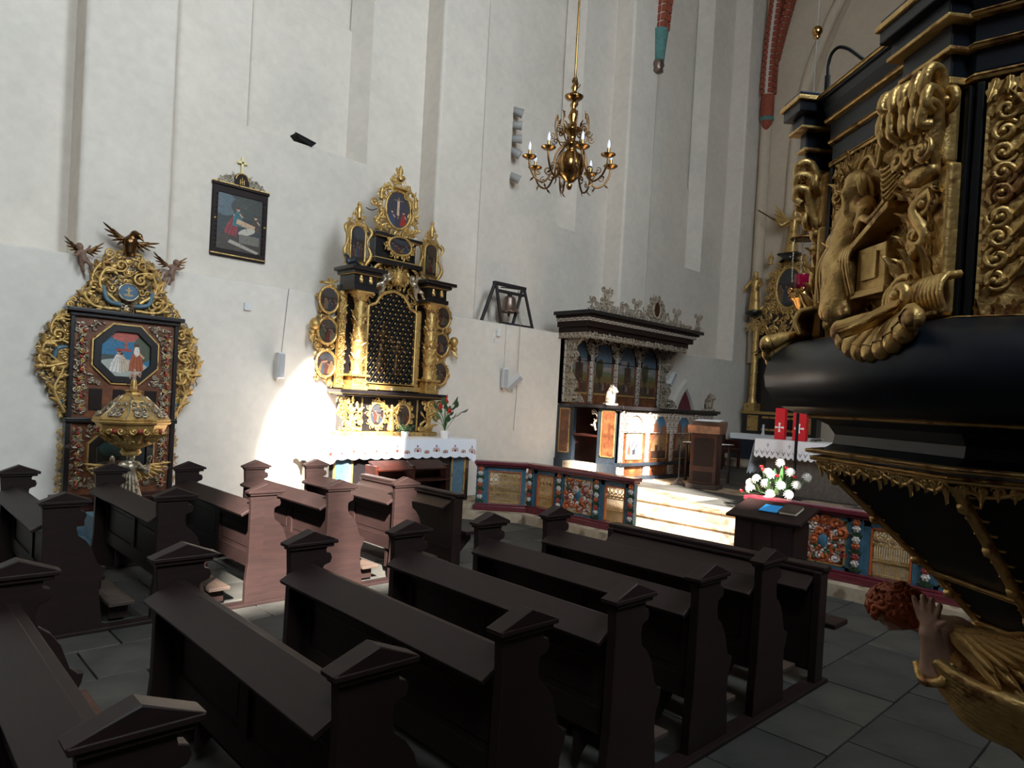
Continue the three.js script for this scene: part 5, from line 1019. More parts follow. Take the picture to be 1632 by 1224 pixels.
// ---------------------------------------------------------------- altar rails
function rail(name, label, pos, turn, L, sections) {   // local x along, z towards the nave
  const t = thing(name, label, 'altar rail', pos, turn);
  mesh('top_rail', [bx(-0.04, L + 0.04, 0.80, 0.86, -0.1, 0.12, 0.014), bx(-0.02, L + 0.02, 0.765, 0.80, -0.07, 0.085, 0.01)], M.railRed, t);
  mesh('bottom_rail', [bx(-0.03, L + 0.03, 0.0, 0.09, -0.09, 0.11, 0.012), bx(-0.01, L + 0.01, 0.09, 0.12, -0.06, 0.075, 0.008)], M.railRed, t);
  let x = 0;
  for (const [kind, w] of sections) {
    if (kind === 'post') {
      const p = mesh('post', bx(x, x + w, 0.12, 0.765, -0.045, 0.045, 0.006), M.railBlue, t);
      const cx = x + w / 2, cols = [M.paintGreen, M.paintWhite, M.paintRed, M.paintOrange];
      for (let i = 0; i < 9; i++) {
        const y = 0.17 + i * 0.068, m = cols[[0, 1, 2, 0, 3, 1, 0, 1, 3][i]];
        mesh(m === M.paintGreen ? 'leaf_bunch' : 'blossom', m === M.paintGreen ? [0, 1, 2, 3, 4].map((k) => put(leaf(0.07, 0.028, 0.3, 2), cx + (k - 2) * 0.014, y - 0.03, 0.05, (2 - k) * 0.45)) : [...[0, 1, 2, 3, 4, 5].map((k) => sph(0.021, cx + Math.cos(k / 6 * TAU) * 0.03, y + Math.sin(k / 6 * TAU) * 0.028, 0.066, 1, 1, 0.8, 6)), sph(0.018, cx, y, 0.082, 1, 1, 1, 6)], m, p);
      }
    } else if (kind === 'grille') {
      const p = mesh('panel_frame', [bx(x, x + 0.075, 0.12, 0.765, -0.03, 0.03), bx(x + w - 0.075, x + w, 0.12, 0.765, -0.03, 0.03), bx(x, x + w, 0.69, 0.765, -0.03, 0.03)], M.railBlue, t);
      const a = x + 0.08, b = x + w - 0.08;
      mesh('red_border', [bx(a, a + 0.018, 0.13, 0.69, -0.02, 0.036), bx(b - 0.018, b, 0.13, 0.69, -0.02, 0.036), bx(a, b, 0.672, 0.69, -0.02, 0.036)], M.paintOrange, p);
      const n = Math.max(6, Math.round((b - a) / 0.027));
      for (let i = 0; i < n; i++) mesh('spindle', tube([V(a + 0.03 + (b - a - 0.06) * i / (n - 1), 0.125, 0), V(a + 0.03 + (b - a - 0.06) * i / (n - 1), 0.50, 0)], 0.006, 5), M.gilt, p);
      mesh('gilt_crossbars', [0.14, 0.30, 0.48, 0.66].map((y) => bx(a, b, y, y + 0.014, -0.012, 0.014)), M.gilt, p);
      const tr = [], cols2 = Math.max(2, Math.round((b - a) / 0.085));
      for (let i = 0; i < cols2; i++) { const cx = a + (b - a) * (i + 0.5) / cols2; tr.push(new THREE.TorusGeometry(0.036, 0.007, 5, 14).translate(cx, 0.615, 0), new THREE.TorusGeometry(0.036, 0.007, 5, 14).translate(cx, 0.54, 0), ...scroll(cx, 0.575, 0.022, 1, 1, i, 0.25), tube([V(cx - 0.04, 0.66, 0), V(cx, 0.61, 0), V(cx + 0.04, 0.66, 0)], 0.006, 4)); }
      mesh('gilt_tracery', tr, M.gilt, p);
    } else {
      const p = mesh('panel_frame', [bx(x, x + 0.05, 0.12, 0.765, -0.03, 0.03), bx(x + w - 0.05, x + w, 0.12, 0.765, -0.03, 0.03), bx(x, x + w, 0.71, 0.765, -0.03, 0.03), bx(x, x + w, 0.12, 0.16, -0.03, 0.03)], M.railBlue, t);
      const a = x + 0.05, b = x + w - 0.05, cx = (a + b) / 2;
      mesh('gilt_border', [bx(a, a + 0.022, 0.16, 0.71, -0.02, 0.038), bx(b - 0.022, b, 0.16, 0.71, -0.02, 0.038), bx(a, b, 0.69, 0.71, -0.02, 0.038), bx(a, b, 0.16, 0.18, -0.02, 0.038)], M.gilt, p);
      mesh('carving_ground', bx(a, b, 0.17, 0.70, -0.02, 0.0), M.pew, p);
      const area = [[a + 0.02, 0.19], [b - 0.02, 0.19], [b - 0.02, 0.69], [a + 0.02, 0.69]], av = (px, py) => Math.hypot((px - cx) / 0.075, (py - 0.44) / 0.105) < 1;
      for (const [m, s, k] of [[M.paintGreen, 0.2, 0.085], [M.paintRed, 0.5, 0.09], [M.paintWhite, 0.9, 0.1], [M.paintOrange, 0.5, 0.13]]) mesh('painted_carving', foliage(area, k, 0.005, { scrolls: s, w: 0.32, avoid: av, pearls: 0.5 }), m, p);
      mesh('blue_boss', sph(0.07, cx, 0.44, 0.02, 1, 1.4, 0.45, 16), M.paintBlue, p);
    }
    x += w;
  }
  return t;
}
{
  reseed(808);
  const W3 = [['post', 0.14], ['grille', 0.72]];
  rail('altar_rail', 'painted altar rail section set at an angle beside the embroidered altar', [-9.01, 0.153, -7.94], Math.atan2(0.66, 0.66), 0.86, W3);
  rail('altar_rail', 'blue painted altar rail with carved panel beside the sunlit steps', [-8.36, 0.153, -8.6], 0, 2.26, [['post', 0.14], ['grille', 0.55], ['post', 0.12], ['carved', 0.68], ['post', 0.12], ['grille', 0.55], ['post', 0.1]]);
  rail('altar_rail', 'altar rail with carved blossoms behind the wooden prayer desk', [-4.28, 0.153, -8.6], 0, 3.0, [['grille', 0.5], ['post', 0.14], ['carved', 0.66], ['post', 0.14], ['grille', 0.6], ['post', 0.14], ['carved', 0.66], ['post', 0.14]]);
}
// ---------------------------------------------------------------- sanctuary furniture
const PF = 0.553;
{
  const t = thing('prayer_desk', 'plain reddish-brown prayer desk with sloping top before the altar rail', 'desk', [-3.62, 0, -7.85]);
  mesh('desk_body', [bx(-0.36, 0.36, 0.05, 0.86, -0.2, 0.2, 0.008), bx(-0.39, 0.39, 0.0, 0.08, -0.23, 0.23, 0.01)], M.pew, t);
  mesh('front_boards', [-0.24, 0, 0.24].map((x) => bx(x - 0.1, x + 0.1, 0.12, 0.82, 0.2, 0.212, 0.004)), M.pew, t);
  mesh('sloping_top', box(0.9, 0.035, 0.56, 0, 0, 0, 0.01).rotateX(0.28).translate(0, 0.94, 0), M.pew, t);
  const tilt = (g, x, z, y) => g.rotateX(0.28).translate(x, y, z);
  const b1 = solo('blue_booklet', 'bright blue booklet lying on the prayer desk', 'booklet', tilt(box(0.22, 0.012, 0.2, 0, 0, 0, 0.002), -3.64, -7.86, 0.975), M.cyanBook);
  const b2 = thing('open_book', 'thick pale book lying beside the blue booklet', 'book', [-3.40, 0.99, -7.86]); b2.rotation.x = 0.28;
  mesh('pages', box(0.2, 0.035, 0.22, 0, 0, 0, 0.004), M.paper, b2); mesh('cover', [box(0.21, 0.006, 0.23, 0, -0.02, 0), box(0.21, 0.006, 0.23, 0, 0.02, 0)], M.worn, b2);
}
{ // ambo
  const t = thing('lectern', 'reddish wooden lectern on the platform in front of the painted stall', 'lectern', [-7.1, PF, -12.3], 0.25);
  mesh('base', [box(0.62, 0.09, 0.5, 0, 0.045, 0, 0.01)], M.worn, t);
  mesh('column', [bx(-0.26, 0.26, 0.09, 1.12, -0.18, 0.18, 0.01)], M.mahog, t);
  mesh('inset_panel', [bx(-0.19, 0.19, 0.45, 1.0, 0.18, 0.19, 0.003)], M.pew, t);
  mesh('inset_panel', [bx(-0.19, 0.19, 0.14, 0.34, 0.18, 0.19, 0.003)], M.pew, t);
  mesh('head', ext([[-0.2, 1.1], [0.2, 1.1], [0.3, 1.24], [0.3, 1.34], [-0.26, 1.24]], 0.62, 0.006).rotateY(PI / 2).translate(-0.31, 0, 0), M.walnut, t);
  solo('lectern_sheet', 'white sheet of paper lying on the reddish lectern', 'paper', box(0.5, 0.008, 0.3, 0, 0, 0).rotateX(0.1).rotateY(0.25).translate(-7.1, PF + 1.355, -12.35), M.linen);
}
{ // side table with cloth
  const t = thing('credence_table', 'small dark table behind the reddish lectern', 'table', [-7.75, PF, -13.5]);
  mesh('table_top', box(0.85, 0.03, 0.55, 0, 0.82, 0, 0.006), M.pew, t);
  for (const [x, z] of [[-0.38, -0.23], [0.38, -0.23], [-0.38, 0.23], [0.38, 0.23]]) mesh('leg', bx(x - 0.025, x + 0.025, 0, 0.81, z - 0.025, z + 0.025, 0.004), M.pew, t);
  const c = thing('small_cloth', 'white cloth with a hanging corner on the small dark table', 'tablecloth', [-7.75, PF, -13.5]);
  mesh('cloth_top', box(0.9, 0.008, 0.6, 0, 0.84, 0), M.linen, c);
  mesh('hanging_corner', ext([[0.2, 0.845], [0.46, 0.845], [0.33, 0.52]], 0.006).translate(0, 0, 0.3), M.linen, c);
}
{ // candle stand
  const t = thing('candle_stand', 'thin black wrought stand beside the reddish lectern', 'stand', [-7.6, PF, -12.15]);
  mesh('pole', tube([V(0, 0.03, 0), V(0, 0.95, 0)], 0.014, 6), M.black, t);
  for (let k = 0; k < 3; k++) mesh('leg', tube(curvePts([[0, 0.14, 0], [Math.cos(k * 2.1) * 0.08, 0.08, Math.sin(k * 2.1) * 0.08], [Math.cos(k * 2.1) * 0.16, 0.012, Math.sin(k * 2.1) * 0.16]], 8), 0.011, 5), M.black, t);
  mesh('twist', Array.from({ length: 9 }, (_, i) => sph(0.02, 0, 0.16 + i * 0.09, 0, 1, 0.7, 1, 6)), M.black, t);
  mesh('drip_pan', lathe([[0.01, 0.95], [0.07, 0.97], [0.075, 0.985], [0.02, 0.975]], 14), M.black, t);
}
{ // celebrant's chair
  const t = thing('armchair', 'reddish armchair with an arched back against the wall', 'chair', [-9.85, PF, -17.45], PI / 2);
  mesh('backrest', ext(archPts(-0.5, 0.5, 0.5, 1.25), 0.08, 0.01), M.pew, t);
  mesh('seat', box(1.0, 0.12, 0.55, 0, 0.5, 0.3, 0.02), M.mahog, t);
  for (const s of [-1, 1]) { mesh('armrest', bx(s * 0.44, s * 0.52, 0.5, 0.78, 0, 0.55, 0.01), M.mahog, t); for (const z of [0.04, 0.52]) mesh('leg', bx(s * 0.48 - 0.04, s * 0.48 + 0.04, 0, 0.5, z - 0.03, z + 0.03), M.mahog, t); }
  mesh('back_padding', ext(archPts(-0.36, 0.36, 0.58, 1.12), 0.04, 0.01).translate(0, 0, 0.08), M.mahog, t);
}
{ // pointed doorway
  const d = struct('door_1', 'small pointed doorway with a red inner face behind the stall', 'door');
  const og = (w, h) => { const o = [[-w, 0], [w, 0], [w, h * 0.55]]; for (let i = 1; i < 8; i++) { const u = i / 8; o.push([w * (1 - u * u), h * (0.55 + 0.45 * u)]); } o.push([0, h]); for (let i = 7; i > 0; i--) { const u = i / 8; o.push([-w * (1 - u * u), h * (0.55 + 0.45 * u)]); } o.push([-w, h * 0.55]); return o; };
  const put2 = (g) => g.rotateY(PI / 2).translate(WALL, PF, -16.55);
  mesh('door_reveal', put2(ext(og(0.66, 2.36), 0.10, 0.01, [og(0.5, 2.15).map(([x, y]) => [x, Math.max(0.01, y)])])), M.plasterLow, d);
  mesh('door_leaf', put2(ext(og(0.5, 2.15), 0.012)), std({ color: '#7a3540', roughness: 0.7, map: spotMap }), d);
  mesh('door_handle', put2(merge(sph(0.04, 0.38, 1.1, 0.04), box(0.03, 0.16, 0.02, 0.38, 1.1, 0.02))), M.iron, d);
}
wallThing('column_loudspeaker', 'pale column loudspeaker leaning out above the pointed doorway', 'loudspeaker', 2.9, -15.75, speakerParts().map(([n, g, m]) => [n, n === 'bracket' ? g : g.rotateZ(-0.6), m]));
// ---------------------------------------------------------------- mass altar with lace cloth
{
  reseed(909);
  const t = thing('mass_altar', 'free-standing altar under a white lace cloth', 'altar', [-5.1, PF, -13.4]);
  mesh('altar_body', bx(-1.1, 1.1, 0, 0.98, -0.38, 0.38, 0.01), std({ color: '#6b6058', map: spotMap, roughness: 0.7 }), t);
  mesh('altar_top', box(2.5, 0.07, 0.95, 0, 1.015, 0, 0.01), M.walnut, t);
  const lace = canvasTex(1024, 128, (g, w, h) => {
    g.fillStyle = '#f0eff6'; g.fillRect(0, 0, w, h); g.fillStyle = '#7d7480';
    for (let i = 0; i < 24; i++) { const x = (i + 0.5) / 24 * w; blob(g, x, h * 0.75, 6, 9, '#8a8290'); blob(g, x - 10, h * 0.68, 4, 6, '#8a8290'); blob(g, x + 10, h * 0.68, 4, 6, '#8a8290'); blob(g, x + 21, h * 0.6, 3, 3, '#8a8290'); if (i % 4 === 2) { g.fillStyle = '#a9a2b0'; g.fillRect(x - 3, h * 0.2, 6, 30); g.fillRect(x - 12, h * 0.28, 24, 6); } }
  }, false);
  const c = thing('lace_cloth', 'white altar cloth with a scalloped lace border', 'tablecloth', [-5.1, PF, -13.4]);
  mesh('cloth_top', box(2.56, 0.008, 1.0, 0, 1.054, 0), M.linen, c);
  const strip = (L, drop, n, mat, place) => { const g = new THREE.PlaneGeometry(L, drop, n * 8, 8), p = g.attributes.position; for (let i = 0; i < p.count; i++) { const x = p.getX(i), v = 0.5 - p.getY(i) / drop; p.setXYZ(i, x, -v * (drop - 0.04 + 0.045 * Math.abs(Math.sin((x / L + 0.5) * n * PI))), 0.012 * Math.sin(x * 19) * v + 0.02 * v); } g.computeVertexNormals(); place(g); mesh('lace_drop', g, mat, c, true); };
  const lm = std({ map: lace, roughness: 0.95, side: THREE.DoubleSide });
  strip(2.56, 0.36, 24, lm, (g) => g.translate(0, 1.055, 0.505)); strip(1.0, 0.72, 9, lm, (g) => g.rotateY(-PI / 2).rotateZ(-0.18).translate(-1.285, 1.045, 0)); strip(1.0, 0.72, 9, lm, (g) => g.rotateY(PI / 2).rotateZ(0.18).translate(1.285, 1.045, 0));
  for (const [i, [x, h]] of [[-6.02, 0.62], [-5.63, 0.56]].entries()) {
    const k = thing('red_altar_candle', i ? 'red block candle with a white cross, right of the black microphone pole' : 'tall red block candle with a white cross, left of the microphone pole', 'candle', [x, PF + 1.058, -13.2]);
    mesh('wax_body', [box(i ? 0.26 : 0.2, h, 0.12, 0, h / 2, 0, 0.012)], M.redWax, k);
    mesh('white_cross', [0, 1].map((q) => ext([[-0.022, -0.09], [0.022, -0.09], [0.008, 0], [0.022, 0.09], [-0.022, 0.09], [-0.008, 0]], 0.006).rotateZ(q * PI / 2).translate(0, 0.24, 0.06)), M.potWhite, k);
  }
  const dish = solo('silver_dish', 'small silver dish on the right of the lace altar cloth', 'dish', lathe([[0.01, 0.01], [0.07, 0.015], [0.11, 0.03], [0.105, 0.035], [0.01, 0.02]], 18, -5.35, PF + 1.055, -13.2), M.silver);
  const ms = thing('microphone_stand', 'black microphone pole standing in front of the lace altar', 'microphone stand', [-5.35, PF, -12.4]);
  mesh('pole', tube([V(0, 0.03, 0), V(0, 1.6, 0)], 0.028, 8), M.black, ms);
  mesh('foot', lathe([[0.0, 0.03], [0.14, 0.02], [0.15, 0.0], [0, 0]], 18), M.black, ms);
  mesh('microphone', [tube([V(0, 1.6, 0), V(0.05, 1.7, -0.1)], 0.014, 6), sph(0.03, 0.05, 1.71, -0.11)], M.black, ms);
}
{ // flower arrangement
  reseed(111);
  const t = thing('flower_arrangement', 'bouquet of white chrysanthemums with red flowers before the lace altar', 'flowers', [-4.78, PF, -10.5]);
  mesh('stand', lathe([[0.2, 0], [0.2, 0.03], [0.05, 0.06], [0.05, 0.22], [0.16, 0.26], [0.2, 0.36], [0.18, 0.36], [0.14, 0.28], [0.0, 0.27]], 18), M.black, t);
  for (let i = 0; i < 60; i++) { const a = i * 2.4, r = rr(0.1, 0.46), y = 0.3 + rr(0, 0.32) * (1.1 - r * 1.4); mesh('leaf', flatLeaf(rr(0.12, 0.24), rr(0.02, 0.04)).rotateX(rr(0.5, 1.6)).rotateY(PI / 2 - a).translate(Math.cos(a) * r * 0.7, y, Math.sin(a) * r * 0.7), i % 3 ? M.leafGreen : M.leafLight, t); }
  const mum = metric(merge(Array.from({ length: 60 }, (_, i) => { const e = i / 60; return leaf(0.05, 0.012, 0.3, 1).rotateX(PI / 2 - e * 1.9 + 0.2).rotateY(i * 2.4); }), sph(0.03, 0, 0.01, 0))); mum.userData.metric = true;
  for (const [x, y, z] of [[-0.3, 0.5, 0.1], [-0.12, 0.62, 0.1], [0.02, 0.78, 0], [0.22, 0.66, 0.08], [-0.08, 0.46, 0.26], [0.16, 0.46, 0.26], [0.34, 0.48, 0.12], [-0.42, 0.42, 0.06], [-0.3, 0.36, 0.3], [0.3, 0.34, 0.28], [0.05, 0.32, 0.36], [-0.02, 0.6, 0.2], [0.42, 0.6, -0.05]]) { const s = mesh('flower_stalk', tube([V(x * 0.3, 0.28, z * 0.3), V(x, y, z)], 0.004, 4), M.leafLight, t); const m = mesh('white_blossom', mum, M.whiteFlower, s); m.position.set(x, y, z); m.rotation.set(0.5, x, -x * 1.5); m.scale.setScalar(1.55); }
  for (const [x, y, z] of [[-0.26, 0.68, 0.05], [-0.2, 0.64, 0.12], [0.14, 0.7, 0.05], [0.3, 0.58, 0.1], [-0.5, 0.34, 0.02], [-0.55, 0.26, 0.1], [0.08, 0.58, 0.22]]) { const s = mesh('flower_stalk', tube([V(x * 0.3, 0.28, z * 0.3), V(x, y, z)], 0.004, 4), M.leafLight, t); mesh('red_blossom', Array.from({ length: 8 }, (_, i) => flatLeaf(0.05, 0.02).rotateX(0.9).rotateY(i * 0.8).translate(x, y, z)), M.redFlower, s); }
}
// ---------------------------------------------------------------- hanging sanctuary lamp
{
  const t = thing('sanctuary_lamp', 'hanging gilt sanctuary lamp with a red glass on chains', 'lamp', [-5.25, 0, -12]);
  mesh('cord', tube([V(0, 5.3, 0), V(0, TOP, 0)], 0.008, 4), M.rope, t);
  mesh('cord_ball', [sph(0.09, 0, 8.84, 0, 1, 1, 1, 12), lathe([[0.02, 8.7], [0.06, 8.74], [0.02, 8.78]], 10)], M.brass, t);
  mesh('canopy', lathe([[0.01, 5.38], [0.05, 5.36], [0.06, 5.3], [0.16, 5.25], [0.24, 5.22], [0.23, 5.2], [0.0, 5.24]], 20), M.brass, t);
  for (let k = 0; k < 3; k++) mesh('chain', Array.from({ length: 18 }, (_, i) => { const q = i / 17, a = k * 2.09; return sph(0.016, Math.cos(a) * (0.2 + 0.02 * Math.sin(q * 3)), 5.2 - q * 0.75, Math.sin(a) * 0.2, 0.8, 1.5, 0.8, 6); }), M.silver, t);
  mesh('lamp_body', [lathe([[0.01, 3.92], [0.04, 3.96], [0.1, 4.02], [0.14, 4.1], [0.2, 4.14], [0.22, 4.2], [0.19, 4.24], [0.21, 4.3], [0.15, 4.33], [0.14, 4.3]], 20), ...Array.from({ length: 6 }, (_, i) => sph(0.05, Math.cos(i * 1.05) * 0.21, 4.3, Math.sin(i * 1.05) * 0.21))], M.brass, t);
  mesh('red_glass', lathe([[0.02, 4.32], [0.1, 4.34], [0.12, 4.45], [0.13, 4.58], [0.12, 4.58], [0.1, 4.4]], 18), phy({ color: '#a31440', roughness: 0.1, transmission: 0.5, thickness: 0 }), t);
}
// ---------------------------------------------------------------- brass chandelier
{
  reseed(222);
  const t = thing('chandelier', 'baroque brass chandelier with candle bulbs hanging on a rod', 'chandelier', [-6.36, 5.0, -7.0]);
  mesh('hanging_rod', tube([V(0, 1.6, 0), V(0, TOP - 5, 0)], 0.016, 8), M.brass, t);
  mesh('rod_knob', sph(0.06, 0, 2.86, 0, 1, 0.8, 1, 12), M.brass, t);
  mesh('baluster', lathe([[0.0, 0.0], [0.03, 0.02], [0.045, 0.07], [0.02, 0.1], [0.08, 0.14], [0.17, 0.22], [0.2, 0.34], [0.17, 0.46], [0.08, 0.53], [0.05, 0.56], [0.09, 0.6], [0.1, 0.64], [0.05, 0.68], [0.045, 0.74], [0.11, 0.8], [0.12, 0.84], [0.05, 0.88], [0.04, 0.95], [0.07, 1.0], [0.05, 1.06], [0.03, 1.12], [0.05, 1.16], [0.03, 1.22], [0.11, 1.25], [0.13, 1.28], [0.04, 1.3], [0.03, 1.36], [0.05, 1.4], [0.02, 1.46], [0.015, 1.6]], 24), M.brass, t);
  mesh('top_figure', [...scroll(0, 1.5, 0.05, 1.2, 1, 1, 0.25), ...scroll(0.06, 1.42, 0.04, 1.2, -1, 0, 0.25), put(leaf(0.12, 0.03, 0.4, 2), 0.02, 1.4, 0, -0.6), put(leaf(0.14, 0.035, 0.4, 2), 0.02, 1.12, 0, -1.0)], M.brassDark, t);
  for (let k = 0; k < 8; k++) {
    const a = k / 8 * TAU + 0.2, arm = thingPart('arm', t); arm.rotation.y = a;
    mesh('branch', [tube(curvePts([[0.1, 0.62, 0], [0.2, 0.5, 0], [0.26, 0.22, 0], [0.36, 0.08, 0], [0.48, 0.12, 0], [0.56, 0.26, 0], [0.575, 0.36, 0]], 26), 0.014, 7), ...scroll(0.30, 0.24, 0.07, 1.2, 1, 3.4, 0.14), ...scroll(0.44, 0.2, 0.05, 1.2, -1, 2, 0.14), put(leaf(0.09, 0.02, 0.4, 2), 0.36, 0.07, 0, 2.6), put(leaf(0.08, 0.02, 0.4, 2), 0.5, 0.13, 0, -2.4)], M.brassDark, arm);
    mesh('ornament_branch', [tube(curvePts([[0.06, 0.66, 0], [0.16, 0.64, 0], [0.22, 0.74, 0], [0.24, 0.9, 0], [0.22, 1.0, 0]], 16), 0.010, 6), ...scroll(0.18, 0.82, 0.06, 1.3, 1, 1, 0.16), ...scroll(0.27, 0.72, 0.05, 1.3, -1, 0, 0.16), put(leaf(0.12, 0.03, 0.3, 3), 0.22, 0.92, 0, 0.1)], M.brassDark, arm);
    mesh('drip_pan', lathe([[0.01, 0.36], [0.05, 0.365], [0.095, 0.39], [0.1, 0.4], [0.06, 0.385], [0.02, 0.38]], 18, 0.575, 0, 0), M.brass, arm);
    const cd = mesh('candle_sleeve', cyl(0.02, 0.02, 0.1, 0.575, 0.38, 0, 10), M.brass, arm);
    mesh('candle_bulb', lathe([[0.012, 0.48], [0.022, 0.51], [0.018, 0.55], [0.002, 0.6]], 12, 0.575, 0, 0), M.bulb, arm);
  }
}
// ---------------------------------------------------------------- distant gilded altar at the east end
{
  reseed(333);
  const t = thing('east_altar', 'distant gilded altar with an oval painting and an angel on top', 'altarpiece', [-9.0, 0, -19.95]);
  mesh('altar_steps', [bx(-1.3, 1.3, PF, PF + 0.2, 0, 1.6, 0.01)], M.sand, t);
  mesh('mensa', bx(-1.15, 1.15, PF + 0.2, 1.48, 0.1, 0.9, 0.01), M.slate, t);
  mesh('mensa_cloth', [bx(-1.2, 1.2, 1.48, 1.5, 0.05, 0.95), bx(-1.2, 1.2, 1.34, 1.48, 0.94, 0.955)], M.linen, t);
  mesh('predella', [bx(-1.1, 1.1, 1.5, 2.15, 0.05, 0.4, 0.01)], M.ebony, t);
  mesh('predella_gilding', [ext([[-0.95, 1.6], [-0.62, 1.6], [-0.62, 2.05], [-0.95, 2.05]], 0.03, 0.005), ext([[0.62, 1.6], [0.95, 1.6], [0.95, 2.05], [0.62, 2.05]], 0.03, 0.005), bx(-1.15, 1.15, 2.1, 2.18, 0, 0.06), bx(-0.5, 0.5, 1.62, 1.68, 0, 0.03), bx(-0.5, 0.5, 1.98, 2.04, 0, 0.03)].map((g) => g.translate(0, 0, 0.4)), M.gilt, t);
  mesh('back_board', bx(-0.95, 0.95, 2.15, 5.0, 0.02, 0.2), M.ebony, t);
  for (const s of [-1, 1]) {
    mesh('column', [lathe([[0.13, 0], [0.14, 0.06], [0.1, 0.12], [0.1, 0.9], [0.12, 0.95], [0.1, 1.0], [0.09, 2.1], [0.14, 2.25], [0.15, 2.3]], 16, s * 0.85, 2.4, 0.4), bx(s * 0.85 - 0.17, s * 0.85 + 0.17, 2.18, 2.42, 0.2, 0.58, 0.01)], M.gilt, t);
    mesh('side_foliage', foliage([[s * 0.7, 4.6], [s * 1.25, 4.6], [s * 1.1, 5.1], [s * 0.6, 5.5], [s * 0.3, 5.2], [s * 0.5, 4.8]], 0.16, 0.2, { w: 0.3 }), M.gilt, t);
    const f = mesh('saint_figure', robed(1.2, { la: [0.2, 0.6, 0.2], ra: [-0.24, 0.5, 0.1] }).translate(s * 0.98, 5.2, 0.35), M.gilt, t);
    mesh('figure_base', lathe([[0.1, 5.02], [0.24, 5.1], [0.26, 5.16], [0.24, 5.2]], 14, s * 0.98, 0, 0.35), M.ebony, f);
  }
  mesh('centre_foliage', foliage([[-0.9, 4.5], [0.9, 4.5], [0.9, 5.0], [-0.9, 5.0]], 0.16, 0.22, { w: 0.3 }), M.gilt, t);
  const p = mesh('oval_painting', picture(ellPts(0.0, 5.85, 0.36, 0.58), 0.2), pictureMat(paintDevotion(17)), t, true);
  const fr = [ringBar(ellPts(0, 5.85, 0.39, 0.61), 0.05, 0.22)]; for (let k = 0; k < 18; k++) { const a = k / 18 * TAU; fr.push(...scroll(Math.cos(a) * 0.52, 5.85 + Math.sin(a) * 0.74, 0.12, 1.2, k % 2 ? 1 : -1, a, 0.28, 0.2)); }
  mesh('oval_frame', [...fr, ...foliage([[-0.75, 5.1], [0.75, 5.1], [0.7, 6.3], [0.4, 6.75], [-0.4, 6.75], [-0.7, 6.3]], 0.17, 0.15, { w: 0.28, avoid: (x, y) => Math.hypot(x / 0.42, (y - 5.85) / 0.64) < 1 })], M.gilt, p);
  for (const s of [-1, 1]) mesh('finial', lathe([[0.08, 6.6], [0.05, 6.7], [0.09, 6.78], [0.03, 6.9], [0.01, 7.0]], 10, s * 0.62, 0, 0.2), M.gilt, t);
  const an = mesh('crowning_angel', robed(1.25, { la: [0.42, 0.85, 0.1], ra: [-0.36, 0.8, 0.2], lean: 0.06 }).translate(0.02, 6.85, 0.3), M.gilt, t);
  mesh('angel_wing', wing(0.6, 1, 7).map((g) => g.rotateZ(0.25).translate(0.1, 7.75, 0.2)), M.gilt, an);
  mesh('angel_wing', wing(0.6, -1, 7).map((g) => g.rotateZ(-0.25).translate(-0.08, 7.75, 0.2)), M.gilt, an);
  mesh('sword', tube([V(-0.42, 7.82, 0.5), V(-0.95, 8.2, 0.55)], 0.02, 5), M.brassDark, an);
  mesh('angel_base', [bx(-0.3, 0.3, 6.78, 6.84, 0.1, 0.5, 0.01), lathe([[0.3, 6.6], [0.2, 6.7], [0.3, 6.8]], 14, 0, 0, 0.3)], M.ebony, an);
  const v = solo('altar_candlestick', 'small candle on the cloth of the distant gilded altar', 'candle', [cyl(0.04, 0.03, 0.3, -9.3, 1.502, -19.25, 10), cyl(0.06, 0.05, 0.04, -9.3, 1.502, -19.25, 10)], M.linen);
}
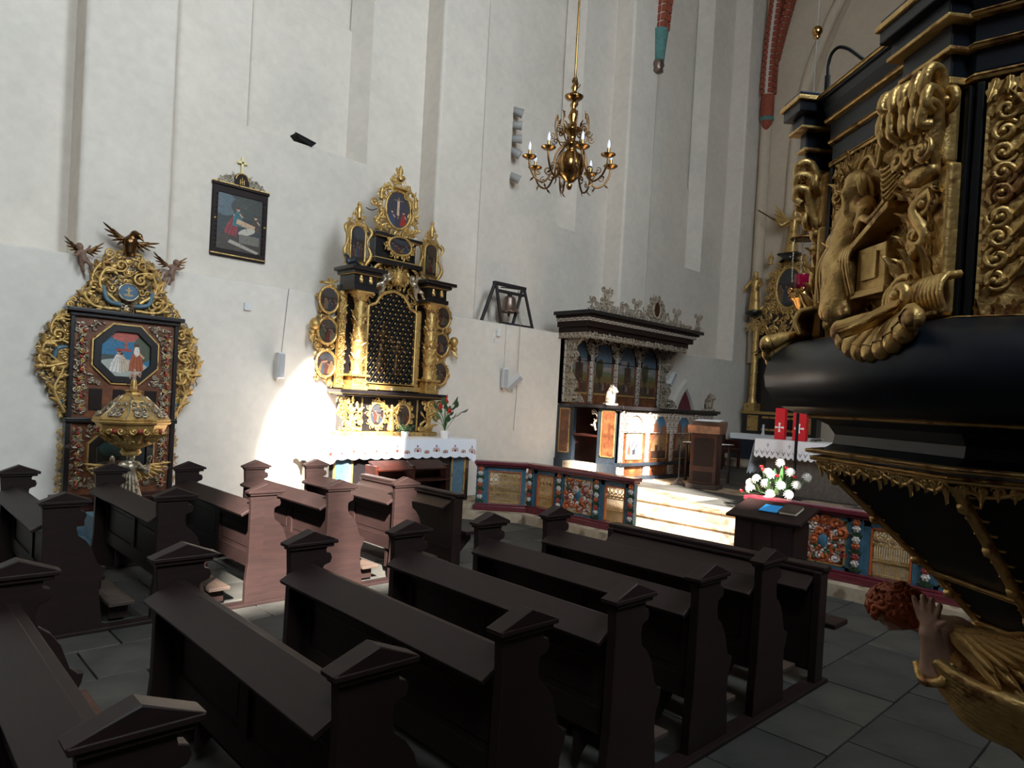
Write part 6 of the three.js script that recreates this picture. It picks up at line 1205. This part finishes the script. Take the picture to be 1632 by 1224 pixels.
// ---------------------------------------------------------------- pulpit
let pulpit;
{
  reseed(444);
  const t = pulpit = thing('pulpit', 'dark blue octagonal pulpit with gilded relief panels and mouldings', 'pulpit', [-0.228, 0, -2.721], -0.6735);
  const R = 0.748, HS = 0.31;                          // to the flats; half a side
  const face = (k) => (g) => g.translate(0, 0, R).rotateY(k * PI / 4);
  const faces = (k, arr) => arr.flat(9).map((g) => face(k)(g));
  mesh('drum', octo([[R - 0.01, 2.30], [R - 0.01, 2.93]]), M.black, t);
  // base: swelling torus, hollow band and mouldings
  const tor = []; for (let i = 0; i <= 10; i++) { const a = -PI / 2 + i / 10 * PI; tor.push([R + 0.03 + 0.135 * Math.cos(a), 2.205 + 0.125 * Math.sin(a)]); }
  mesh('swelling_base', octo([[R - 0.05, 2.08], ...tor, [R - 0.02, 2.33]], false).toNonIndexed(), M.blueblack, t);
  mesh('hollow_band', octo([[R + 0.02, 2.075], [R - 0.03, 2.05], [R - 0.05, 2.02], [R - 0.045, 1.99], [R - 0.01, 1.965]]), M.blueblack, t);
  const line = (r, y, h = 0.014) => octo([[r - 0.02, y - h * 0.75], [r, y - h * 0.5], [r + 0.003, y - h * 0.1], [r - 0.004, y], [r + 0.004, y + h * 0.15], [r, y + h * 0.5], [r - 0.02, y + h * 0.75]]);
  mesh('gilt_moulding', [line(R + 0.03, 2.078, 0.012)], M.gilt, t);
  mesh('gilt_moulding', [line(R + 0.03, 1.962, 0.012), line(R + 0.015, 1.938, 0.014)], M.gilt, t);
  mesh('gilt_moulding', [line(R + 0.02, 2.332, 0.009)], M.gilt, t);
  // entablature
  mesh('entablature', octo([[R, 2.91], [R + 0.006, 2.93], [R + 0.006, 2.985], [R + 0.014, 2.995], [R + 0.016, 3.05], [R + 0.026, 3.07], [R + 0.038, 3.10], [R + 0.042, 3.125], [R + 0.05, 3.13], [R + 0.05, 3.15], [R - 0.2, 3.15]]), M.blueblack, t);
  for (const [r, y, h] of [[0.012, 2.915, 0.016], [0.018, 2.99, 0.013], [0.032, 3.06, 0.013], [0.054, 3.143, 0.013]]) mesh('gilt_moulding', line(R + r, y, h), M.gilt, t);
  mesh('top_board', octo([[R + 0.05, 3.15], [R + 0.035, 3.165], [R - 0.12, 3.165], [R - 0.12, 3.08]]), M.ebony, t);
  // each face: at its right end a gilded pilaster under a projecting piece of entablature, with fringe roll and scallop below
  FINE = true;
  for (const k of [-1, 0, 1]) {
    const all = (a) => faces(k, [a]), g = thingPart('corner_console', t), X = 0.215, E = k < 0 ? 0.5 : 1;
    const layers = (bl, gi, x0, x1) => { mesh('entablature_block', all(bl.map(([a, b, d, w]) => bx(x0 - w, x1 + w, a, b, -0.15, d, 0.005))), M.blueblack, g); mesh('entablature_block_gilding', all(gi.map(([a, b, d, w]) => bx(x0 - w, x1 + w, a, b, -0.15, d, 0.004))), M.gilt, g); };
    const BL = [[2.925, 2.985, 0.05, 0.0], [2.985, 3.05, 0.062, 0.012], [3.05, 3.1, 0.085, 0.03], [3.1, 3.168, 0.11, 0.05]], GI = [[2.905, 2.925, 0.057, 0.006], [2.982, 2.994, 0.07, 0.018], [3.048, 3.06, 0.094, 0.038], [3.135, 3.152, 0.12, 0.058]];
    if (k >= 0) layers(BL, GI, X - 0.09, X + 0.07);
    if (k === 0) layers(BL, GI, -0.415, -0.395);
    // capital: a tuft of curling acanthus
    const cap = [box(0.13, 0.2, 0.05, X, 2.81, 0.03, 0.02)];
    for (let q = 0; q < 15; q++) { const x = ((q % 5) - 2) / 2, r = Math.floor(q / 5), h = 0.05 * r + rr(-0.012, 0.012); cap.push(tube(curvePts([[X + x * 0.03, 2.70 + h, 0.045], [X + x * 0.055, 2.77 + h, 0.075 - r * 0.008], [X + x * 0.075, 2.84 + h * 0.9, 0.085], [X + x * 0.085, 2.85 + h * 0.8, 0.115], [X + x * 0.085 + rr(-0.012, 0.012), rr(2.79, 2.82) + h * 0.8, 0.122], [X + x * 0.08 + rr(-0.012, 0.012), 2.80 + h * 0.8, 0.10]], 16), (u) => 0.019 - 0.007 * u, 7)); }
    for (let q = 0; q < 9; q++) cap.push(...scroll(X + ((q % 3) - 1) * 0.045, 2.86 - Math.floor(q / 3) * 0.055, 0.028, 1.4, q % 2 ? 1 : -1, q * 1.7, 0.34, 0.065 + 0.012 * Math.floor(q / 3)));
    cap.push(...scroll(X - 0.075, 2.87, 0.035, 1.4, -1, 0.5, 0.3, 0.05), ...scroll(X + 0.075, 2.87, 0.035, 1.4, 1, 2.6, 0.3, 0.05), sph(0.04, X, 2.705, 0.06, 1.5, 0.7, 0.7, 12));
    mesh('capital', all(cap), M.gilt, g);
    const pil = [bx(X - 0.07, X + 0.08, 2.34, 2.72, -0.02, 0.045, 0.012)];
    pil.push(...scroll(X + 0.02, 2.635, 0.045, 1.5, 1, 1, 0.26, 0.05), ...scroll(X - 0.015, 2.555, 0.035, 1.4, -1, 2, 0.28, 0.05), tube(curvePts([[X + 0.05, 2.66, 0.05], [X - 0.01, 2.62, 0.065], [X + 0.03, 2.54, 0.06], [X - 0.03, 2.49, 0.06], [X, 2.44, 0.055]], 20), (q) => 0.018 - 0.006 * q, 8));
    for (let q = 0; q < 7; q++) pil.push(put(leaf(0.07, 0.02, 0.4, 3), X + (q % 2 ? 0.02 : -0.02), 2.46 + q * 0.03, 0.05, (q % 2 ? -1 : 1) * 0.8));
    for (const x of [-0.04, 0, 0.04]) pil.push(put(leaf(0.13, 0.03, 0.35, 3), X + x, 2.395, 0.055, -x * 6));
    mesh('pilaster', all(pil), M.gilt, g);
    const roll = []; for (let q = 0; q < 15; q++) { const x = X - 0.085 + q * 0.0145; roll.push(tube(curvePts([[x, 2.435, 0.03], [x + 0.004, 2.425, 0.07], [x + 0.006, 2.39, 0.085], [x + 0.004, 2.35, 0.07]], 10), (u) => 0.0105 - 0.003 * u, 6)); }
    mesh('fringe_roll', all(roll), M.gilt, g);
    const sh = []; for (let q = 0; q < 9; q++) { const a = (q - 4) * 0.28, C = X + 0.0; sh.push(tube(curvePts([[C + Math.sin(a) * 0.02, 2.365, 0.06], [C + Math.sin(a) * 0.095, 2.365 - Math.cos(a) * 0.05, 0.125], [C + Math.sin(a) * 0.165, 2.365 - Math.cos(a) * 0.115, 0.165]], 12), (u) => 0.01 + 0.02 * u, 8), sph(0.031, C + Math.sin(a) * 0.165, 2.365 - Math.cos(a) * 0.115, 0.165, 1, 1, 0.8, 10)); }
    mesh('scallop_shell', all(sh), M.gilt, g);
    mesh('console_leaf', all([put(leaf(0.22, 0.05, -0.2, 3), 0, 0, 0).rotateX(2.3).translate(X, 2.4, 0.08), ...scroll(X, 2.40, 0.045, 1.4, 1, 1, 0.3, 0.09)]), M.gilt, g);
  }
  // relief panels
  const LX = -0.285, RX = 0.125, MX = (LX + RX) / 2;      // the relief field of a face
  function reliefFrame(k) {
    const p = thingPart('relief_panel', t);
    mesh('relief_ground', faces(k, [bx(LX, RX, 2.335, 2.895, -0.01, 0.008)]), M.gilt, p);
    const fr = [];
    for (let i = 0; i < 15; i++) { const x = LX + 0.015 + i * (RX - LX - 0.03) / 14; fr.push(put(leaf(rr(0.05, 0.075), 0.017, 0.3, 2), x, 2.9, 0.008, PI + rr(-0.35, 0.35)), put(leaf(rr(0.035, 0.05), 0.017, 0.35, 2), x, 2.338, 0.008, rr(-0.3, 0.3))); }
    for (let i = 0; i < 13; i++) { const y = 2.37 + i * 0.04; fr.push(put(leaf(0.05, 0.015, 0.35, 2), LX + 0.012, y, 0.008, -0.5 + rr(-0.2, 0.2)), put(leaf(0.05, 0.015, 0.35, 2), RX - 0.012, y, 0.008, 0.5 + rr(-0.2, 0.2))); }
    mesh('relief_border', faces(k, fr), M.gilt, p);
    return p;
  }
  const big = (g) => g.translate(0.09, -2.365, 0).scale(1.25, 1.3, 1.25).translate(-0.095, 2.392, 0);
  const S3 = (a) => a.map(([x, y, z]) => V(x, y, z));
  {
    const p = reliefFrame(0), cloth = [];
    // gathered curtain and scrolling tendrils over the writer
    cloth.push(tube(curvePts(S3([[-0.20, 2.70, 0.015], [-0.17, 2.79, 0.025], [-0.13, 2.77, 0.02]]), 16), 0.010, 7), tube(curvePts(S3([[-0.13, 2.74, 0.015], [-0.10, 2.82, 0.03], [-0.05, 2.83, 0.035], [-0.02, 2.78, 0.03], [0.01, 2.84, 0.035], [0.06, 2.845, 0.03], [0.085, 2.78, 0.02]]), 34), 0.0085, 7));
    for (let i = 0; i < 8; i++) cloth.push(tube(curvePts(S3([[-0.03 + i * 0.004, 2.80 - i * 0.016, 0.012], [0.02, 2.755 - i * 0.017, 0.034 - i * 0.001], [0.075 - i * 0.003, 2.79 - i * 0.016, 0.012]]), 12), 0.0075, 6));
    cloth.push(...scroll(-0.185, 2.70, 0.035, 1.4, -1, 1.2, 0.2, 0.015), ...scroll(-0.235, 2.66, 0.03, 1.3, 1, 0.4, 0.24, 0.012), ...scroll(-0.25, 2.76, 0.028, 1.3, -1, 0.4, 0.24, 0.012), ...scroll(-0.23, 2.83, 0.025, 1.3, 1, 2, 0.24, 0.012));
    for (let i = 0; i < 9; i++) cloth.push(tube(curvePts(S3([[-0.255, 2.72 - i * 0.014, 0.012], [-0.215, 2.70 - i * 0.018, 0.022], [-0.20, 2.64 - i * 0.016, 0.012]]), 8), 0.005, 5));
    for (let i = 0; i < 22; i++) { const x = LX + 0.03 + rnd() * 0.1, y = rr(2.45, 2.86); cloth.push(put(leaf(rr(0.05, 0.08), 0.018, 0.35, 3), x, y, 0.01, rr(-1.2, 1.2))); }
    mesh('relief_curtain', faces(0, cloth.map((g) => g.translate(0, -2.9, 0).scale(1, 0.86, 1).translate(0, 2.91, 0))), M.gilt, p);
    const right = []; for (let i = 0; i < 8; i++) right.push(...scroll(0.085 + (i % 2) * 0.02, 2.48 + i * 0.043, 0.024, 1.4, i % 2 ? 1 : -1, i * 1.3, 0.26, 0.012)); for (let i = 0; i < 12; i++) right.push(put(leaf(0.055, 0.014, 0.3, 2), 0.08 + rr(-0.02, 0.03), 2.45 + i * 0.033, 0.012, rr(-1, 1)));
    mesh('relief_tendrils', faces(0, right), M.gilt, p);
    mesh('writer_figure', faces(0, [body([[-0.082, 2.648, 0.04, 0.026, -0.084, 2.664, 0.042, 0.026], [-0.088, 2.63, 0.058, 0.014, -0.09, 2.60, 0.06, 0.008], [-0.083, 2.648, 0.064, 0.007, -0.083, 2.642, 0.07, 0.006], [-0.135, 2.60, 0.03, 0.024, -0.06, 2.605, 0.03, 0.024], [-0.095, 2.615, 0.03, 0.022, -0.105, 2.55, 0.03, 0.042], [-0.105, 2.55, 0.03, 0.042, -0.12, 2.48, 0.035, 0.046], [-0.13, 2.605, 0.03, 0.02, -0.155, 2.54, 0.045, 0.018], [-0.155, 2.54, 0.045, 0.018, -0.085, 2.535, 0.055, 0.011], [-0.07, 2.61, 0.03, 0.02, -0.03, 2.585, 0.045, 0.016], [-0.03, 2.585, 0.045, 0.016, -0.045, 2.56, 0.055, 0.01], [-0.12, 2.48, 0.035, 0.05, -0.115, 2.39, 0.035, 0.055], [-0.14, 2.48, 0.04, 0.036, -0.085, 2.455, 0.055, 0.03], [-0.085, 2.455, 0.055, 0.03, -0.09, 2.38, 0.05, 0.026], [-0.165, 2.46, 0.03, 0.03, -0.17, 2.38, 0.035, 0.03], [-0.16, 2.38, 0.04, 0.02, -0.13, 2.365, 0.055, 0.014], [-0.09, 2.375, 0.05, 0.016, -0.06, 2.362, 0.062, 0.012]], 0.0055, 0.014), sph(0.029, -0.083, 2.662, 0.036, 0.95, 1.1, 1.0, 14), ...[0, 1, 2, 3, 4, 5].map((q) => tube(curvePts(S3([[-0.083 + Math.sin(q) * 0.02, 2.675, 0.035 + Math.cos(q) * 0.02], [-0.083 + Math.sin(q) * 0.034, 2.65, 0.035 + Math.cos(q) * 0.03], [-0.083 + Math.sin(q) * 0.036, 2.625, 0.03 + Math.cos(q) * 0.026]]), 8), 0.006, 6))].map(big)), M.gilt, p);
    mesh('drapery_folds', faces(0, Array.from({ length: 11 }, (_, i) => tube(curvePts(S3([[-0.15 + i * 0.009, 2.56 - i * 0.004, 0.045], [-0.165 + i * 0.012, 2.48, 0.076], [-0.18 + i * 0.014, 2.40, 0.06]]), 10), 0.0055, 6)).map(big)), M.gilt, p);
    mesh('writing_desk', faces(0, [bx(-0.045, 0.06, 2.405, 2.50, 0.0, 0.05, 0.003), ext([[-0.065, 2.495], [0.075, 2.565], [0.075, 2.578], [-0.065, 2.508]], 0.062, 0.002), bx(-0.055, 0.07, 2.39, 2.405, 0, 0.058, 0.002), bx(-0.02, 0.035, 2.425, 2.485, 0.05, 0.056, 0.002), tube(curvePts(S3([[-0.06, 2.53, 0.05], [-0.02, 2.565, 0.06], [0.01, 2.555, 0.06], [0.05, 2.585, 0.05]]), 14), 0.009, 6)].map(big)), M.gilt, p);
    const rocks = []; for (let i = 0; i < 26; i++) rocks.push(put(leaf(rr(0.03, 0.055), 0.013, 0.35, 2), rr(LX + 0.03, RX - 0.02), rr(2.345, 2.39), 0.014, rr(-1.2, 1.2))); for (let i = 0; i < 7; i++) rocks.push(sph(rr(0.014, 0.024), -0.24 + rr(-0.02, 0.02), 2.38 + i * 0.025, 0.015, 1, 1, 0.8, 8));
    mesh('relief_foreground', faces(0, rocks), M.gilt, p);
    mesh('putto_head', faces(0, [sph(0.022, -0.245, 2.50, 0.025, 1, 1.1, 0.9, 12), body([[-0.245, 2.47, 0.02, 0.022, -0.24, 2.42, 0.024, 0.026], [-0.24, 2.42, 0.024, 0.02, -0.22, 2.375, 0.03, 0.014]], 0.006, 0.01)]), M.gilt, p);
  }
  {
    const p = reliefFrame(1), fr = [];
    fr.push(tube(archPts(-0.20, 0.06, 2.46, 2.82).map(([x, y]) => V(x, y, 0.022)), 0.009, 7));
    for (let i = 0; i < 9; i++) fr.push(...scroll(-0.245, 2.42 + i * 0.05, 0.028, 1.4, i % 2 ? 1 : -1, i, 0.26, 0.012), put(leaf(0.07, 0.02, 0.4, 3), -0.22, 2.42 + i * 0.05, 0.012, -0.7));
    for (let i = 0; i < 6; i++) fr.push(put(leaf(0.08, 0.024, 0.4, 3), -0.19 + i * 0.05, 2.80, 0.012, (i - 3) * -0.25));
    mesh('niche_frame', faces(1, fr), M.gilt, p);
    mesh('reading_table', faces(1, [bx(-0.18, 0.06, 2.45, 2.55, 0, 0.045, 0.003), bx(-0.19, 0.07, 2.55, 2.565, 0, 0.06, 0.003), bx(-0.15, 0.03, 2.465, 2.535, 0.045, 0.052, 0.002)]), M.gilt, p);
    mesh('evangelist_figure', faces(1, [body([[-0.07, 2.715, 0.035, 0.026, -0.07, 2.735, 0.035, 0.025], [-0.07, 2.69, 0.028, 0.03, -0.07, 2.585, 0.03, 0.048], [-0.11, 2.665, 0.032, 0.02, -0.145, 2.61, 0.045, 0.017], [-0.145, 2.61, 0.045, 0.017, -0.09, 2.59, 0.06, 0.012], [-0.03, 2.665, 0.032, 0.02, 0.0, 2.61, 0.045, 0.017], [-0.14, 2.60, 0.035, 0.03, -0.155, 2.575, 0.04, 0.028]], 0.0055, 0.014)]), M.gilt, p);
    mesh('lower_scroll', faces(1, [...scroll(-0.13, 2.40, 0.035, 1.5, -1, 1, 0.24, 0.012), ...scroll(-0.03, 2.40, 0.035, 1.5, 1, 1, 0.24, 0.012), ...[0, 1, 2, 3, 4].map((i) => put(leaf(0.06, 0.018, 0.3, 2), -0.16 + i * 0.04, 2.35, 0.012, (2 - i) * 0.3))]), M.gilt, p);
  }
  { const p = reliefFrame(-1);
    mesh('high_carving', faces(-1, [...foliage([[-0.25, 2.36], [0.1, 2.36], [0.1, 2.88], [-0.25, 2.88]], 0.08, 0.015, { w: 0.3, curl: 0.4 })]), M.gilt, p); }
  // black strips beside the corners
  for (const k of [-1, 0, 1]) for (const s of [-1, 1]) mesh('dark_strip', faces(k, [bx(s * 0.29, s * 0.308, 2.335, 2.9, -0.01, 0.014, 0.004)])[0], M.black, t);
  // tapering underside with gilded ribs and fringe
  const cone = [[R - 0.01, 1.93], [R - 0.06, 1.88], [R - 0.16, 1.78], [R - 0.27, 1.67], [R - 0.36, 1.58], [R - 0.43, 1.5], [R - 0.5, 1.42], [0.2, 1.36]];
  mesh('underside', octo(cone), M.black, t);
  for (const k of [-0.5, 0.5, 1.5]) {
    const pts = cone.slice(0, 7).map(([r, y]) => V(0, y, r / Math.cos(PI / 8)));
    const rb = [tube(curvePts(pts, 20), 0.016, 6)];
    for (let i = 1; i < 16; i++) { const q = curvePts(pts, 16)[i]; for (const s of [-1, 1]) rb.push(leaf(0.055, 0.02, 0.3, 2).rotateX(-0.7).rotateZ(s * 1.0).translate(q.x, q.y, q.z + 0.004)); if (i % 3 === 0) rb.push(sph(0.02, q.x, q.y, q.z + 0.012, 1, 1, 1, 6)); }
    mesh('gilt_rib', rb.map((g) => g.rotateY(k * PI / 4)), M.gilt, t);
  }
  for (const k of [-1, 0, 1]) {
    const fr = [tube(Array.from({ length: 41 }, (_, i) => V(-0.29 + i * 0.0145, 1.918 - 0.022 * Math.abs(Math.sin(i * PI / 8)), 0.004)), 0.006, 5)]; for (let i = 0; i < 18; i++) { const x = -0.28 + i * 0.033; fr.push(...scroll(x, 1.912, 0.016, 1.3, i % 2 ? 1 : -1, 1 + i, 0.3, 0.0), put(leaf(i % 4 === 1 ? 0.06 : 0.038, 0.014, 0.2, 2), x, 1.925, 0.002, PI)); }
    mesh('gilt_fringe', fr.map((g) => g.translate(0, -1.925, 0).rotateX(0.55).translate(0, 1.93, 0.0)).map((g) => g.translate(0, 0, R).rotateY(k * PI / 4)), M.gilt, t);
  }
  mesh('gilt_ring', [line(0.425, 1.60, 0.012).scale(1, 1, 1)], M.gilt, t);
  mesh('gilt_ring', [line(0.30, 1.46, 0.012)], M.gilt, t);
  mesh('pedestal', [octo([[0.24, 1.40], [0.16, 1.3], [0.13, 1.1], [0.13, 0.25], [0.22, 0.2], [0.26, 0.0]])], M.black, t);
  FINE = false;
}
{
  const t = thing('gooseneck_microphone', 'thin black gooseneck reading lamp bent over the pulpit rim', 'reading lamp', [-1.004, 3.165, -2.40]);
  mesh('stem', [tube([V(0, 0.0, 0), V(0.0, 0.09, 0)], 0.010, 8), tube(curvePts([[0, 0.09, 0], [0, 0.13, 0], [0.01, 0.165, 0.0], [0.03, 0.178, 0.0], [0.06, 0.165, 0.0], [0.115, 0.11, 0.0]], 24), 0.006, 6)], M.black, t);
  mesh('base', lathe([[0.0, 0.0], [0.025, 0.0], [0.022, 0.02], [0.012, 0.03]], 12), M.black, t);
}
// angel carrying the pulpit
{
  reseed(555);
  const t = new THREE.Group(); t.name = 'supporting_angel'; t.position.set(-0.5, 0, -2.42); t.userData.label = 'gilded angel with red-brown curls bowed under the pulpit';
  scene.add(t);
  // skin: head, bent neck, shoulder, raised arm with hand, torso
  const B = [[-0.155, 1.50, 0.06, 0.062, -0.175, 1.485, 0.07, 0.055], [-0.12, 1.47, 0.05, 0.035, -0.06, 1.46, 0.04, 0.04], [-0.02, 1.44, 0.04, 0.065, 0.1, 1.36, 0.02, 0.07], [-0.03, 1.45, 0.09, 0.045, -0.045, 1.36, 0.13, 0.036], [-0.045, 1.36, 0.13, 0.036, -0.055, 1.47, 0.16, 0.026], [-0.055, 1.47, 0.16, 0.026, -0.058, 1.50, 0.165, 0.022],
    ...[[-0.027, 0.050, 0.011], [-0.010, 0.060, 0.012], [0.007, 0.056, 0.011], [0.023, 0.044, 0.010]].map(([dx, l, r]) => [-0.058 + dx * 0.8, 1.512, 0.170, r * 0.85, -0.062 + dx * 1.35, 1.512 + l, 0.168, r * 0.66]), [-0.04, 1.49, 0.17, 0.009, -0.015, 1.515, 0.18, 0.007],
    [-0.165, 1.455, 0.1, 0.02, -0.172, 1.45, 0.108, 0.016], [-0.195, 1.475, 0.118, 0.012, -0.2, 1.468, 0.124, 0.009]];
  mesh('body', body(B, 0.0045, 0.010), M.flesh, t);
  const hair = [];
  for (let i = 0; i < 90; i++) { const a = rnd() * TAU, e = Math.acos(rr(-0.35, 1)), d = V(Math.sin(e) * Math.cos(a), Math.cos(e), Math.sin(e) * Math.sin(a)); if (d.z > 0.8 && d.y < -0.1) continue; hair.push(...scroll(0, 0, rr(0.016, 0.024), 1.2, i % 2 ? 1 : -1, a, 0.4, 0).map((g) => g.lookAt ? g : g)); const n = hair.length; const q = new THREE.Quaternion().setFromUnitVectors(V(0, 0, 1), d); for (const g of hair.slice(n - 2)) { g.applyQuaternion(q); g.translate(-0.168 + d.x * 0.078, 1.498 + d.y * 0.068, 0.07 + d.z * 0.07); } }
  mesh('curly_hair', [...hair, sph(0.07, -0.168, 1.50, 0.066, 1.1, 0.98, 1, 14)], M.hair, t);
  mesh('wing', wing(0.34, 1, 9).map((g) => g.scale(1, 0.8, 1).rotateX(-0.4).rotateZ(-0.35).translate(0.0, 1.48, 0.13)), M.gilt, t);
  const robe = [];
  for (let i = 0; i < 9; i++) robe.push(tube(curvePts([[-0.06 + i * 0.004, 1.40 - i * 0.012, 0.15 - i * 0.006], [0.06, 1.36 - i * 0.014, 0.18 - i * 0.004], [0.2, 1.34 - i * 0.018, 0.18 - i * 0.01], [0.36, 1.30 - i * 0.03, 0.12]], 16), (q) => 0.016 + 0.012 * q, 6));
  mesh('gilded_robe', [...robe, body([[0.0, 1.38, 0.06, 0.08, 0.15, 1.30, 0.05, 0.1], [0.15, 1.3, 0.05, 0.1, 0.32, 1.18, 0.0, 0.13], [0.32, 1.18, 0, 0.13, 0.36, 0.95, -0.1, 0.16], [0.36, 0.95, -0.1, 0.16, 0.3, 0.7, -0.2, 0.14], [0.3, 0.7, -0.2, 0.14, 0.28, 0.4, -0.25, 0.12], [0.28, 0.4, -0.25, 0.12, 0.28, 0.14, -0.26, 0.16]], 0.016, 0.05)], M.gilt, t);
  mesh('sleeve_cuff', [tube(curvePts([[-0.09, 1.365, 0.13], [-0.06, 1.33, 0.165], [-0.015, 1.345, 0.17], [0.0, 1.39, 0.14]], 12), 0.014, 6)], M.gilt, t);
  scene.updateMatrixWorld(true); pulpit.attach(t);                 // it is part of the pulpit
}
renderer.render(scene, camera);
